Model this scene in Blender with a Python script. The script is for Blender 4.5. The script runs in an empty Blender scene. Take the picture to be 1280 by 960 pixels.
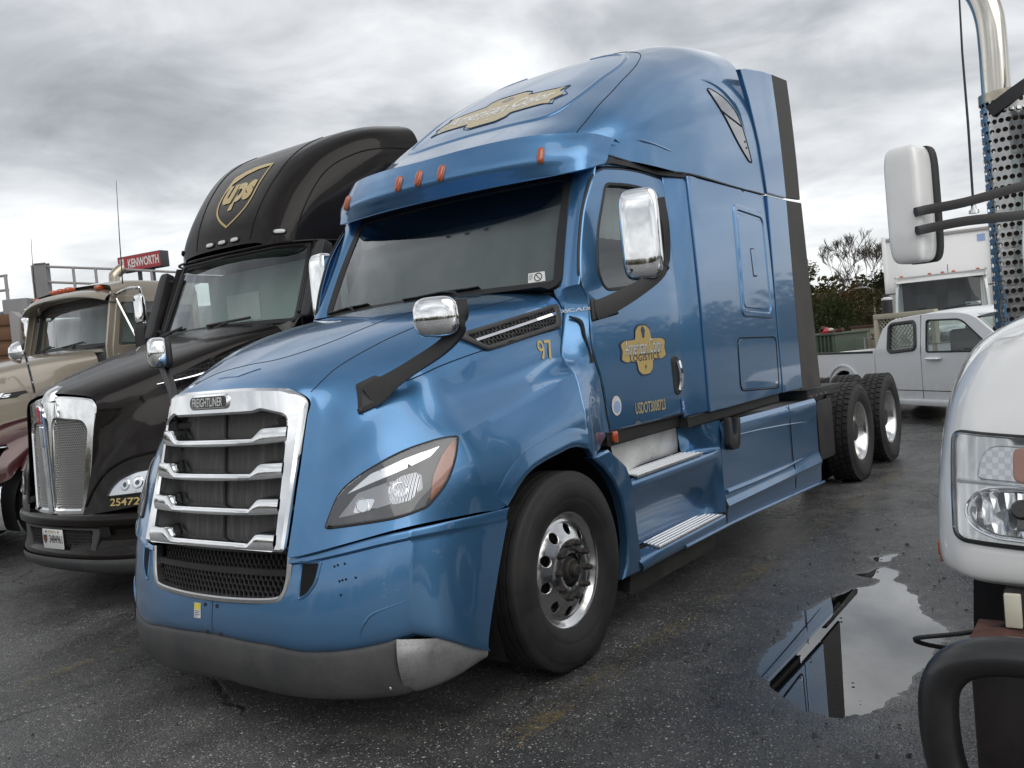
import bpy, bmesh, math, random
import numpy as np
from mathutils import Vector, Matrix
from mathutils.bvhtree import BVHTree
from mathutils.geometry import delaunay_2d_cdt

random.seed(7)
scene = bpy.context.scene
COL = scene.collection
R = math.radians

# ---------------------------------------------------------------- camera
cam_d = bpy.data.cameras.new('camera'); cam = bpy.data.objects.new('camera', cam_d); COL.objects.link(cam)
scene.camera = cam
cam_d.sensor_width = 36.0; cam_d.lens = 36.0*1110.0/1280.0
cam_d.clip_start = 0.05; cam_d.clip_end = 3000
def _cam():
    yaw, pitch, roll = R(-144.280), R(-2.053), R(-5.336)
    f = Vector((math.cos(pitch)*math.cos(yaw), math.cos(pitch)*math.sin(yaw), math.sin(pitch)))
    rt = f.cross(Vector((0, 0, 1))).normalized(); u = rt.cross(f)
    c, s = math.cos(roll), math.sin(roll)
    r2 = rt*c+u*s; u2 = u*c-rt*s
    m = Matrix((r2, u2, -f)).transposed().to_4x4(); m.translation = (3.8297, 3.6684, 1.6567)
    cam.matrix_world = m
_cam()

# ---------------------------------------------------------------- sky, sun, exposure
SUN_AZ, SUN_EL = R(68), R(44)          # azimuth measured from +x towards +y
wd = bpy.data.worlds.new('World'); scene.world = wd; wd.use_nodes = True
def build_world():
    nt = wd.node_tree; N = nt.nodes; L = nt.links; N.clear()
    def n(t, **k):
        o = N.new(t)
        for a, b in k.items(): setattr(o, a, b)
        return o
    def m(op, a, b=None, c=None, clamp=False):
        o = n('ShaderNodeMath', operation=op, use_clamp=clamp)
        for i, v in enumerate((a, b, c)):
            if v is None: continue
            if isinstance(v, (int, float)): o.inputs[i].default_value = v
            else: L.new(v, o.inputs[i])
        return o.outputs[0]
    out = n('ShaderNodeOutputWorld'); bg = n('ShaderNodeBackground'); L.new(bg.outputs[0], out.inputs[0])
    sky = n('ShaderNodeTexSky', sky_type='NISHITA', sun_disc=False, sun_elevation=SUN_EL, sun_rotation=R(90)-SUN_AZ)
    sky.air_density = 1.0; sky.dust_density = 2.0
    tc = n('ShaderNodeTexCoord'); sp = n('ShaderNodeSeparateXYZ'); L.new(tc.outputs['Generated'], sp.inputs[0])
    zz = m('MAXIMUM', sp.outputs[2], 0.0); den = m('ADD', zz, 0.16)
    cb = n('ShaderNodeCombineXYZ'); L.new(m('DIVIDE', sp.outputs[0], den), cb.inputs[0]); L.new(m('DIVIDE', sp.outputs[1], den), cb.inputs[1])
    def noise(scale, detail, rough, dist, off):
        mp = n('ShaderNodeMapping'); mp.inputs['Location'].default_value = off; L.new(cb.outputs[0], mp.inputs[0])
        t = n('ShaderNodeTexNoise'); t.inputs['Scale'].default_value = scale; t.inputs['Detail'].default_value = detail
        t.inputs['Roughness'].default_value = rough; t.inputs['Distortion'].default_value = dist
        L.new(mp.outputs[0], t.inputs[0]); return t.outputs['Fac']
    big = noise(0.62, 5, 0.52, 0.35, (1.7, 2.3, 0.0)); fine = noise(2.1, 8, 0.55, 0.5, (4.2, 0.4, 3.0))
    v = m('ADD', m('MULTIPLY', big, 0.66), m('MULTIPLY', fine, 0.34))
    rp = n('ShaderNodeValToRGB'); L.new(v, rp.inputs[0]); e = rp.color_ramp.elements
    e[0].position = 0.36; e[0].color = (0.20, 0.21, 0.222, 1)
    e[1].position = 0.63; e[1].color = (0.88, 0.88, 0.875, 1)
    a = e.new(0.45); a.color = (0.36, 0.372, 0.388, 1)
    a = e.new(0.54); a.color = (0.58, 0.59, 0.598, 1)
    # cloud sheet thins towards the horizon
    hz = n('ShaderNodeMapRange'); hz.inputs[1].default_value = 0.0; hz.inputs[2].default_value = 0.28; hz.inputs[3].default_value = 1.0; hz.inputs[4].default_value = 0.0
    L.new(sp.outputs[2], hz.inputs[0])
    mh = n('ShaderNodeMixRGB'); mh.inputs[2].default_value = (0.62, 0.632, 0.642, 1); L.new(m('MULTIPLY', hz.outputs[0], 0.6), mh.inputs[0]); L.new(rp.outputs[0], mh.inputs[1])
    sk = n('ShaderNodeMixRGB', blend_type='MULTIPLY'); sk.inputs[0].default_value = 1; sk.inputs[2].default_value = (0.10, 0.10, 0.10, 1); L.new(sky.outputs[0], sk.inputs[1])
    mx = n('ShaderNodeMixRGB'); mx.inputs[0].default_value = 0.93; L.new(sk.outputs[0], mx.inputs[1]); L.new(mh.outputs[0], mx.inputs[2])
    L.new(mx.outputs[0], bg.inputs[0]); bg.inputs[1].default_value = 1.0
build_world()
sun_d = bpy.data.lights.new('sun', 'SUN'); sun = bpy.data.objects.new('sun', sun_d); COL.objects.link(sun)
sun_d.energy = 0.8; sun_d.angle = R(62); sun_d.color = (1.0, 0.965, 0.91)
sun.rotation_euler = Vector((math.cos(SUN_EL)*math.cos(SUN_AZ), math.cos(SUN_EL)*math.sin(SUN_AZ), math.sin(SUN_EL))).to_track_quat('Z', 'Y').to_euler()
scene.view_settings.view_transform = 'Standard'; scene.view_settings.look = 'None'
scene.view_settings.exposure = 0.66; scene.view_settings.gamma = 1.0; scene.view_settings.use_curve_mapping = False

# ---------------------------------------------------------------- helpers
def root(name, label, cat, loc=(0, 0, 0), rz=0.0, group=None):
    o = bpy.data.objects.new(name, None); COL.objects.link(o); o.empty_display_size = 0.2
    o.location = loc; o.rotation_euler = (0, 0, rz); o['label'] = label; o['category'] = cat
    if group: o['group'] = group
    return o

def obj(name, vf, mat, parent=None, smooth=True, ang=35, label=None, kind=None, cat=None, group=None):
    v, f = vf[0], vf[1]
    me = bpy.data.meshes.new(name); me.from_pydata([tuple(map(float, p)) for p in v], [], [tuple(map(int, q)) for q in f])
    me.update()
    ms = mat if isinstance(mat, (list, tuple)) else [mat]
    for m in ms: me.materials.append(M[m] if isinstance(m, str) else m)
    if len(vf) > 2: me.polygons.foreach_set('material_index', list(map(int, vf[2])))
    if smooth:
        me.polygons.foreach_set('use_smooth', [True]*len(me.polygons))
        if ang < 180: me.set_sharp_from_angle(angle=R(ang))
    o = bpy.data.objects.new(name, me); COL.objects.link(o)
    if parent is not None: o.parent = parent
    if label: o['label'] = label
    if kind: o['kind'] = kind
    if cat: o['category'] = cat
    if group: o['group'] = group
    return o

def join(*vfs):
    V, F = [], []
    for v, f in vfs:
        o = len(V); V += [tuple(p) for p in v]; F += [tuple(i+o for i in q) for q in f]
    return V, F
def mir(vf): return [(p[0], -p[1], p[2]) for p in vf[0]], [tuple(reversed(q)) for q in vf[1]]
def sym(vf): return join(vf, mir(vf))
def move(vf, d): return [(p[0]+d[0], p[1]+d[1], p[2]+d[2]) for p in vf[0]], vf[1]
def xf(vf, m): return [tuple(m @ Vector(p)) for p in vf[0]], vf[1]

def crom(P, n, crease=(), closed=False):
    P = np.asarray(P, float); k = len(P); out = []
    segs = k if closed else k-1
    def tang(i, side):
        if closed: return (P[(i+1) % k]-P[i-1])/2
        if i == 0: return P[1]-P[0]
        if i == k-1: return P[-1]-P[-2]
        if i in crease: return P[i+1]-P[i] if side > 0 else P[i]-P[i-1]
        return (P[i+1]-P[i-1])/2
    for i in range(segs):
        a, b = P[i], P[(i+1) % k]; ta, tb = tang(i, 1), tang((i+1) % k, -1)
        for s in range(n):
            t = s/n; t2, t3 = t*t, t*t*t
            out.append(a*(2*t3-3*t2+1)+ta*(t3-2*t2+t)+b*(-2*t3+3*t2)+tb*(t3-t2))
    if not closed: out.append(P[-1])
    return np.array(out)

def grid_faces(a, b, wrap_u=False, wrap_v=False):
    F = []
    for i in range(a if wrap_u else a-1):
        for j in range(b if wrap_v else b-1):
            F.append((i*b+j, ((i+1) % a)*b+j, ((i+1) % a)*b+(j+1) % b, i*b+(j+1) % b))
    return F
def patch(P, nu=6, nv=6, cu=(), cv=()):
    P = np.asarray(P, float)
    A = crom(P, nu, cu)
    B = np.swapaxes(crom(np.swapaxes(A, 0, 1), nv, cv), 0, 1)
    a, b = B.shape[:2]
    return [tuple(p) for p in B.reshape(-1, 3)], grid_faces(a, b)

def lathe(prof, n=32, axis='y', c=(0, 0, 0), a0=0, a1=360):
    """profile [(axial, radius)]"""
    full = abs(a1-a0) >= 360; m = n if full else n+1; V = []
    for i in range(m):
        t = R(a0+(a1-a0)*i/n); cs, sn = math.cos(t), math.sin(t)
        for h, r in prof:
            p = {'y': (r*cs, h, r*sn), 'x': (h, r*cs, r*sn), 'z': (r*cs, r*sn, h)}[axis]
            V.append((p[0]+c[0], p[1]+c[1], p[2]+c[2]))
    return V, grid_faces(m, len(prof), wrap_u=full)

def box(x0, x1, y0, y1, z0, z1, bev=0.0, seg=2):
    bm = bmesh.new(); bmesh.ops.create_cube(bm, size=1)
    for v in bm.verts: v.co = Vector(((x0+x1)/2+v.co.x*(x1-x0), (y0+y1)/2+v.co.y*(y1-y0), (z0+z1)/2+v.co.z*(z1-z0)))
    if bev: bmesh.ops.bevel(bm, geom=bm.edges[:], offset=bev, segments=seg, affect='EDGES', profile=0.5)
    return bm_out(bm)
def bm_out(bm):
    bm.verts.index_update(); r = ([tuple(v.co) for v in bm.verts], [tuple(v.index for v in f.verts) for f in bm.faces]); bm.free(); return r
def prism(poly, d0, d1, axis='y', bev=0.0, seg=2):
    """polygon in the plane across axis: y->(x,z)  x->(y,z)  z->(x,y)"""
    bm = bmesh.new()
    def P(a, b, d): return {'y': (a, d, b), 'x': (d, a, b), 'z': (a, b, d)}[axis]
    lo = [bm.verts.new(P(a, b, d0)) for a, b in poly]; hi = [bm.verts.new(P(a, b, d1)) for a, b in poly]
    bm.faces.new(lo); bm.faces.new(hi); k = len(poly)
    for i in range(k): bm.faces.new((lo[i], lo[(i+1) % k], hi[(i+1) % k], hi[i]))
    bmesh.ops.recalc_face_normals(bm, faces=bm.faces)
    if bev: bmesh.ops.bevel(bm, geom=bm.edges[:], offset=bev, segments=seg, affect='EDGES', profile=0.5)
    return bm_out(bm)

def frames(path, closed=False):
    path = [Vector(p) for p in path]; k = len(path); T = []
    for i in range(k):
        a = path[i-1] if (i > 0 or closed) else path[i]; b = path[(i+1) % k] if (i < k-1 or closed) else path[i]
        T.append((b-a).normalized())
    up = Vector((0, 0, 1)) if abs(T[0].z) < 0.9 else Vector((1, 0, 0))
    n = (up-T[0]*up.dot(T[0])).normalized(); out = []
    for i in range(k):
        n = (n-T[i]*n.dot(T[i])).normalized(); out.append((path[i], T[i], n, T[i].cross(n)))
    return out
def tube(path, r, n=10, smooth=0, caps=True, closed=False):
    if smooth: path = [Vector(p) for p in crom([tuple(p) for p in path], smooth, closed=closed)]
    fr = frames(path, closed); V, F = [], []
    rs = r if isinstance(r, (list, tuple)) else [r]
    for i, (p, t, a, b) in enumerate(fr):
        q = i/(len(fr)-1)*(len(rs)-1) if len(rs) > 1 else 0; k = min(int(q), len(rs)-1); rr = rs[k] if k+1 >= len(rs) else rs[k]+(rs[k+1]-rs[k])*(q-k)
        for j in range(n):
            c, s = math.cos(2*math.pi*j/n), math.sin(2*math.pi*j/n); V.append(tuple(p+a*(c*rr)+b*(s*rr)))
    F = grid_faces(len(fr), n, wrap_u=closed, wrap_v=True)
    if caps and not closed: F += [tuple(range(n)), tuple(reversed(range((len(fr)-1)*n, len(fr)*n)))]
    return V, F
def sweep(path, prof, up=None, closed=False, caps=True, scale=None):
    """profile [(side, up)] swept along path; 'up' fixes the second axis"""
    path = [Vector(p) for p in path]; V = []; k = len(path)
    for i in range(k):
        a = path[i-1] if (i > 0 or closed) else path[i]; b = path[(i+1) % k] if (i < k-1 or closed) else path[i]
        t = (b-a).normalized(); u = Vector(up) if up is not None else Vector((0, 0, 1))
        u = (u-t*u.dot(t)).normalized(); s = t.cross(u); sc = scale[i] if scale else (1, 1)
        for x, y in prof: V.append(tuple(path[i]+s*x*sc[0]+u*y*sc[1]))
    n = len(prof); F = grid_faces(k, n, wrap_u=closed, wrap_v=True)
    if caps and not closed: F += [tuple(range(n)), tuple(reversed(range((k-1)*n, k*n)))]
    return V, F
def rect_prof(w, h): return [(-w/2, -h/2), (w/2, -h/2), (w/2, h/2), (-w/2, h/2)]

def rnd(poly, r, n=5):
    """round the corners of a polygon; r a number or one per corner"""
    out = []; k = len(poly)
    for i in range(k):
        p = Vector(poly[i]); a = Vector(poly[i-1])-p; b = Vector(poly[(i+1) % k])-p
        rr = r[i] if isinstance(r, (list, tuple)) else r
        d = min(rr, a.length*0.48, b.length*0.48)
        if d < 1e-5: out.append(tuple(p)); continue
        p0 = p+a.normalized()*d; p1 = p+b.normalized()*d
        for s in range(n+1):
            t = s/n; out.append(tuple(p0*(1-t)**2+p*2*t*(1-t)+p1*t*t))
    return out
def dense(poly, step):
    out = []; k = len(poly)
    for i in range(k):
        a, b = Vector(poly[i]), Vector(poly[(i+1) % k]); n = max(1, int((b-a).length/step+0.5))
        for s in range(n): out.append(tuple(a+(b-a)*(s/n)))
    return out
def area(p): return 0.5*sum(p[i-1][0]*p[i][1]-p[i][0]*p[i-1][1] for i in range(len(p)))
def inset(p, d):
    sg = 1 if area(p) > 0 else -1; out = []; k = len(p)
    for i in range(k):
        a, b, c = Vector(p[i-1]), Vector(p[i]), Vector(p[(i+1) % k])
        e1 = (b-a).normalized() if (b-a).length > 1e-9 else Vector((1, 0)); e2 = (c-b).normalized() if (c-b).length > 1e-9 else e1
        n1, n2 = Vector((-e1.y, e1.x)), Vector((-e2.y, e2.x)); n = n1+n2
        n = n/max(n.length_squared/2, 0.5)
        out.append(tuple(b+n*(d*sg)))
    return out
def inside(p, poly):
    x, y = p; c = False; j = len(poly)-1
    for i in range(len(poly)):
        (xi, yi), (xj, yj) = poly[i], poly[j]
        if (yi > y) != (yj > y) and x < (xj-xi)*(y-yi)/(yj-yi)+xi: c = not c
        j = i
    return c
def fill(outline, holes=(), step=0.08):
    """triangulate an outline with interior points: verts2d, tris"""
    V, E = [], []
    for lp in [outline]+list(holes):
        o = len(V); V += [Vector(p) for p in lp]; k = len(lp); E += [(o+i, o+(i+1) % k) for i in range(k)]
    if step:
        xs = [p[0] for p in outline]; ys = [p[1] for p in outline]
        nx, ny = int((max(xs)-min(xs))/step)+1, int((max(ys)-min(ys))/step)+1
        for i in range(nx):
            for j in range(ny):
                q = (min(xs)+(i+0.5+0.25*(j % 2))*step, min(ys)+(j+0.5)*step)
                if inside(q, outline) and not any(inside(q, h) for h in holes): V.append(Vector(q))
    v2, _, f2, *_ = delaunay_2d_cdt(V, E, [], 0, 1e-6)
    F = []
    for f in f2:
        c = sum((v2[i] for i in f), Vector((0, 0)))/len(f)
        if inside(c, outline) and not any(inside(c, h) for h in holes): F.append(tuple(f))
    return [tuple(p) for p in v2], F
def panel(outline, f, holes=(), step=0.08, off=0.0, skirt=0.02, bev=0.004, hskirt=None):
    """sheet over surface f(a,b)->(point, normal) with bevelled edge turned in by skirt"""
    V, F = [], []
    def at(p, d):
        loc, n = f(p[0], p[1]); return tuple(Vector(loc)+Vector(n)*d)
    ol = dense(outline, step); hs = [dense(h, step) for h in holes]
    il = inset(ol, bev) if bev else ol; ih = [inset(h, -bev) for h in hs] if bev else hs
    v2, tf = fill(il, ih, step)
    V += [at(p, off) for p in v2]; F += tf
    for lp, inn, sk in [(ol, il, skirt)]+[(h, q, hskirt if hskirt is not None else skirt) for h, q in zip(hs, ih)]:
        k = len(lp); o = len(V)
        V += [at(p, off) for p in inn]; V += [at(p, off-bev*0.8) for p in lp]; V += [at(p, off-bev*0.8-sk) for p in lp]
        for i in range(k):
            j = (i+1) % k
            if bev: F.append((o+i, o+j, o+k+j, o+k+i))
            if sk: F.append((o+k+i, o+k+j, o+2*k+j, o+2*k+i))
    return V, F

def bvh(o):
    me = o.data; return BVHTree.FromPolygons([v.co.copy() for v in me.vertices], [tuple(p.vertices) for p in me.polygons])
def bvh_vf(vf): return BVHTree.FromPolygons([Vector(p) for p in vf[0]], vf[1])
def caster(tree, org, ud, vd, d, face=None):
    """f(a,b): point on tree hit from org+a*ud+b*vd going along d"""
    org, ud, vd, d = Vector(org), Vector(ud), Vector(vd), Vector(d).normalized()
    def f(a, b):
        o = org+ud*a+vd*b; h = tree.ray_cast(o, d)
        if h[0] is None:
            h = tree.find_nearest(o+d*1.0)
        n = h[1]
        if n.dot(d) > 0: n = -n
        return h[0], n
    return f
def plane_f(org, ud, vd, n):
    org, ud, vd, n = Vector(org), Vector(ud), Vector(vd), Vector(n)
    return lambda a, b: (org+ud*a+vd*b, n)
def text2d(body, width=None, height=None, shear=0.0, bold=0.0, spacing=1.0, center=True, ystretch=None):
    cu = bpy.data.curves.new('t', 'FONT'); cu.body = body; cu.size = 1; cu.shear = shear; cu.offset = bold; cu.space_character = spacing; cu.resolution_u = 4
    o = bpy.data.objects.new('t', cu); COL.objects.link(o)
    dg = bpy.context.evaluated_depsgraph_get(); me = o.evaluated_get(dg).to_mesh()
    v = [(p.co.x, p.co.y) for p in me.vertices]; f = [tuple(p.vertices) for p in me.polygons]
    o.evaluated_get(dg).to_mesh_clear(); bpy.data.objects.remove(o); bpy.data.curves.remove(cu)
    if not v: return [], []
    x0, x1 = min(p[0] for p in v), max(p[0] for p in v); y0, y1 = min(p[1] for p in v), max(p[1] for p in v)
    sx = (width/(x1-x0)) if width else height/(y1-y0); sy = (height/(y1-y0)) if height else sx
    cx, cy = ((x0+x1)/2, (y0+y1)/2) if center else (x0, y0)
    return [((p[0]-cx)*sx, (p[1]-cy)*sy) for p in v], f
def flat(vf2, f, off=0.003, at=(0, 0), rot=0.0):
    c, s = math.cos(rot), math.sin(rot); V = []
    for a, b in vf2[0]:
        loc, n = f(at[0]+a*c-b*s, at[1]+a*s+b*c); V.append(tuple(Vector(loc)+Vector(n)*off))
    return V, vf2[1]
def ellipse(a, b, n=32, c=(0, 0)): return [(c[0]+a*math.cos(2*math.pi*i/n), c[1]+b*math.sin(2*math.pi*i/n)) for i in range(n)]
def sm(a, b, t):
    t = min(1, max(0, (t-a)/(b-a))); return t*t*(3-2*t)
def lerp(a, b, t): return a+(b-a)*t
def pl(tab, x):
    """piecewise-linear table lookup"""
    if x <= tab[0][0]: return tab[0][1]
    for (a, u), (b, v) in zip(tab, tab[1:]):
        if x <= b: return u+(v-u)*(x-a)/(b-a)
    return tab[-1][1]

# ---------------------------------------------------------------- materials
M = {}
class NT:
    def __init__(s, name):
        m = bpy.data.materials.new(name); m.use_nodes = True; s.m = m; s.t = m.node_tree; s.N = s.t.nodes; s.N.clear()
        s.out = s.N.new('ShaderNodeOutputMaterial'); M[name] = m
    def n(s, t, ins=None, **k):
        o = s.N.new(t)
        for a, b in k.items(): setattr(o, a, b)
        for a, b in (ins or {}).items(): s.set(o.inputs[a], b)
        return o
    def set(s, inp, v):
        if hasattr(v, 'is_linked') or isinstance(v, bpy.types.NodeSocket): s.t.links.new(v, inp)
        elif isinstance(v, (tuple, list)) and len(v) == 3 and len(inp.default_value) == 4: inp.default_value = (*v, 1)
        else: inp.default_value = v
    def math(s, op, a, b=0.0, clamp=False): return s.n('ShaderNodeMath', {0: a, 1: b}, operation=op, use_clamp=clamp).outputs[0]
    def noise(s, scale, detail=4, rough=0.55, vec=None, dist=0.0):
        if vec is None: vec = s.obj()
        return s.n('ShaderNodeTexNoise', {'Vector': vec, 'Scale': scale, 'Detail': detail, 'Roughness': rough, 'Distortion': dist}).outputs['Fac']
    def obj(s):
        if not hasattr(s, '_o'): s._o = s.n('ShaderNodeTexCoord').outputs['Object']
        return s._o
    def ramp(s, fac, *st):
        r = s.n('ShaderNodeValToRGB', {0: fac}); e = r.color_ramp.elements
        while len(e) < len(st): e.new(0.5)
        for q, (p, c) in zip(e, st):
            q.position = p; q.color = (c, c, c, 1) if isinstance(c, (int, float)) else (*c, 1)
        return r.outputs[0]
    def mix(s, f, a, b, mode='MIX'): return s.n('ShaderNodeMixRGB', {0: f, 1: a, 2: b}, blend_type=mode).outputs[0]
    def rng(s, f, a, b, c, d): return s.n('ShaderNodeMapRange', {0: f, 1: a, 2: b, 3: c, 4: d}).outputs[0]
    def bump(s, h, st=0.3, d=0.01): return s.n('ShaderNodeBump', {'Height': h, 'Strength': st, 'Distance': d}).outputs[0]
    def pbsdf(s, **k):
        b = s.n('ShaderNodeBsdfPrincipled')
        for a, v in k.items(): s.set(b.inputs[a.replace('_', ' ')], v)
        return b.outputs[0]
    def done(s, sh): s.t.links.new(sh, s.out.inputs[0]); return s.m

def mat(name, col, rough=0.5, metal=0.0, coat=0.0, dirt=0.0, dcol=(0.16, 0.14, 0.12), dscale=3.0, bump=0.0, bscale=60.0, spec=0.5, emit=None, var=0.06):
    t = NT(name); nz = t.noise(dscale, 6, 0.62); nf = t.noise(dscale*14, 3, 0.6)
    c = t.mix(1.0, (*col, 1), t.ramp(nz, (0.3, 1-var*2), (0.7, 1.0)), 'MULTIPLY')
    if dirt:
        f = t.math('MULTIPLY', t.ramp(t.math('ADD', t.math('MULTIPLY', nz, 0.75), t.math('MULTIPLY', nf, 0.25)), (0.42, 0), (0.72, 1)), dirt); c = t.mix(f, c, dcol)
        rg = t.math('ADD', rough, t.math('MULTIPLY', f, 0.4), True)
    else: rg = t.math('ADD', t.math('MULTIPLY', nz, rough*0.3), rough*0.85, True)
    k = dict(Base_Color=c, Roughness=rg, Metallic=metal, Coat_Weight=coat, Coat_Roughness=0.04, Specular_IOR_Level=spec)
    if bump: k['Normal'] = t.bump(t.noise(bscale, 5, 0.6), bump, 0.004)
    if emit: k['Emission_Color'] = emit[0]; k['Emission_Strength'] = emit[1]
    return t.done(t.pbsdf(**k))

def paint(name, col, metal=0.35, rough=0.36, dirt=0.12, drops=0.0, flake=0.06, coatr=0.03, dcol=(0.20, 0.19, 0.18), coat=1.0, spec=0.5, low_k=0.30):
    t = NT(name); nz = t.noise(1.7, 6, 0.6); fl = t.n('ShaderNodeTexVoronoi', {'Vector': t.obj(), 'Scale': 900.0}).outputs['Color']
    c = t.mix(flake, (*col, 1), fl, 'OVERLAY')
    st = t.n('ShaderNodeMapping', {'Vector': t.obj(), 'Scale': (5.0, 5.0, 0.6)}).outputs[0]
    d = t.math('MULTIPLY', t.ramp(t.math('ADD', t.math('MULTIPLY', nz, 0.6), t.math('MULTIPLY', t.noise(3.0, 6, 0.65, st), 0.4)), (0.42, 0), (0.75, 1)), dirt)
    # road film thickens low on the body
    z = t.n('ShaderNodeSeparateXYZ', {0: t.n('ShaderNodeNewGeometry').outputs['Position']}).outputs[2]
    low = t.rng(z, 0.25, 1.0, low_k, 0.0)
    d = t.math('ADD', d, t.math('MULTIPLY', low, t.ramp(t.noise(6, 6, 0.7), (0.35, 0.2), (0.7, 1))), True)
    c = t.mix(d, c, (*dcol, 1))
    k = dict(Base_Color=c, Roughness=t.math('ADD', rough, t.math('MULTIPLY', d, 0.3), True), Metallic=metal, Specular_IOR_Level=spec, Coat_Weight=t.math('MULTIPLY', t.math('SUBTRACT', 1.0, t.math('MULTIPLY', d, 0.8), True), coat), Coat_Roughness=t.math('ADD', coatr, t.math('MULTIPLY', d, 0.5), True), Coat_IOR=1.55)
    wob = t.noise(1.3, 2, 0.5)
    h = t.math('MULTIPLY', wob, 0.5)
    nb = t.bump(h, 0.06, 0.02)
    if drops:
        vo = t.n('ShaderNodeTexVoronoi', {'Vector': t.obj(), 'Scale': 42.0, 'Randomness': 1.0})
        msk = t.math('GREATER_THAN', t.noise(9, 3, 0.6), 0.56)
        hh = t.math('MULTIPLY', t.rng(vo.outputs['Distance'], 0.0, 0.20, 1.0, 0.0), msk)
        nb = t.n('ShaderNodeBump', {'Height': hh, 'Strength': drops, 'Distance': 0.004, 'Normal': nb}).outputs[0]
        k['Coat_Normal'] = nb
    else: k['Coat_Normal'] = nb
    return t.done(t.pbsdf(**k))

def glass(name, tint=(0.75, 0.82, 0.80), k=1.0, ior=1.5, rough=0.0, base=0.0):
    t = NT(name); bf = t.n('ShaderNodeNewGeometry').outputs['Backfacing']; fr = t.n('ShaderNodeFresnel', {'IOR': t.rng(bf, 0.0, 1.0, ior, 1/ior)}).outputs[0]
    fac = t.math('ADD', t.math('MULTIPLY', fr, k), base, True)
    tr = t.n('ShaderNodeBsdfTransparent', {0: (*tint, 1)}).outputs[0]; gl = t.n('ShaderNodeBsdfGlossy', {'Color': (0.95, 0.97, 1.0, 1), 'Roughness': rough}).outputs[0]
    return t.done(t.n('ShaderNodeMixShader', {0: fac, 1: tr, 2: gl}).outputs[0])

paint('blue_paint', (0.074, 0.222, 0.435), metal=0.78, rough=0.30, drops=0.5, dirt=0.07, low_k=0.22)
paint('black_paint', (0.009, 0.0065, 0.0055), metal=0.0, rough=0.3, dirt=0.03, dcol=(0.05, 0.045, 0.04), coat=0.32, spec=0.08, low_k=0.08)
paint('beige_paint', (0.29, 0.255, 0.20), metal=0.2, rough=0.35, dirt=0.2)
paint('maroon_paint', (0.060, 0.009, 0.012), metal=0.2, rough=0.3, dirt=0.1)
paint('white_paint', (0.86, 0.86, 0.85), metal=0.0, rough=0.35, dirt=0.05, flake=0.0)
paint('silver_white', (0.82, 0.83, 0.85), metal=0.1, rough=0.35, dirt=0.06, flake=0.0)
mat('chrome', (0.90, 0.91, 0.92), 0.07, 1.0, dirt=0.25, dcol=(0.55, 0.54, 0.53), dscale=9, var=0.02)
mat('clean_chrome', (0.88, 0.89, 0.90), 0.03, 1.0, dirt=0.04, dcol=(0.4, 0.4, 0.4), dscale=8, var=0.02)
mat('polished_alloy', (0.80, 0.80, 0.80), 0.16, 1.0, dirt=0.35, dcol=(0.34, 0.32, 0.30), dscale=12)
mat('brushed_metal', (0.62, 0.62, 0.62), 0.28, 1.0, dirt=0.5, dcol=(0.30, 0.28, 0.26), dscale=6)
mat('black_plastic', (0.022, 0.022, 0.024), 0.5, bump=0.12, bscale=220, dirt=0.25, dcol=(0.09, 0.085, 0.08))
mat('grey_plastic', (0.055, 0.056, 0.058), 0.55, bump=0.15, bscale=180, dirt=0.5, dcol=(0.13, 0.125, 0.12))
mat('trim_grey', (0.40, 0.40, 0.41), 0.38, metal=0.6, dirt=0.9, dcol=(0.09, 0.088, 0.085), dscale=7, bump=0.3, bscale=30)
mat('rubber_flap', (0.04, 0.039, 0.037), 0.6, bump=0.2, bscale=90, dirt=0.6, dcol=(0.12, 0.112, 0.10))
mat('tyre_rubber', (0.016, 0.016, 0.017), 0.62, bump=0.25, bscale=150, dirt=0.55, dcol=(0.055, 0.05, 0.045), dscale=5)
mat('chassis_black', (0.014, 0.014, 0.015), 0.6, dirt=0.5, dcol=(0.06, 0.055, 0.05))
mat('hub_iron', (0.045, 0.043, 0.042), 0.55, metal=0.5, dirt=0.5, dcol=(0.10, 0.08, 0.06), dscale=20)
mat('seal_black', (0.012, 0.012, 0.013), 0.45, dirt=0.2, dcol=(0.05, 0.05, 0.05))
mat('gap_dark', (0.004, 0.004, 0.005), 0.9)
mat('interior_dark', (0.025, 0.026, 0.028), 0.8)
mat('interior_grey', (0.16, 0.165, 0.16), 0.85, dirt=0.3, dcol=(0.08, 0.08, 0.08), dscale=2)
mat('curtain', (0.34, 0.365, 0.365), 0.9, var=0.10, dscale=2.5)
mat('curtain_dark', (0.145, 0.16, 0.16), 0.9, var=0.10, dscale=2.5)
mat('interior_pale', (0.58, 0.64, 0.61), 0.85, var=0.10, dscale=2)
mat('amber', (0.50, 0.085, 0.02), 0.12, coat=0.8, spec=0.6)
mat('amber_dull', (0.36, 0.11, 0.045), 0.15, coat=0.8)
mat('gold_decal', (0.60, 0.44, 0.15), 0.4, coat=0.3)
mat('sand_decal', (0.50, 0.42, 0.24), 0.45, coat=0.3)
mat('decal_white', (0.78, 0.78, 0.76), 0.4)
mat('decal_black', (0.02, 0.02, 0.02), 0.4)
mat('decal_blue', (0.05, 0.16, 0.5), 0.4)
mat('decal_pale_blue', (0.35, 0.48, 0.75), 0.4)
mat('decal_yellow', (0.75, 0.65, 0.08), 0.5)
mat('decal_navy', (0.03, 0.06, 0.13), 0.4)
mat('badge_dark', (0.03, 0.03, 0.035), 0.3)
mat('lamp_back', (0.30, 0.30, 0.31), 0.3, metal=0.7)
mat('lamp_dark', (0.07, 0.07, 0.072), 0.3, metal=0.5)
mat('sign_red', (0.42, 0.03, 0.04), 0.4)
mat('sleeper_window', (0.20, 0.215, 0.235), 0.10, metal=0.6, coat=1.0)
glass('cab_glass', (0.80, 0.86, 0.84), 1.8)
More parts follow.
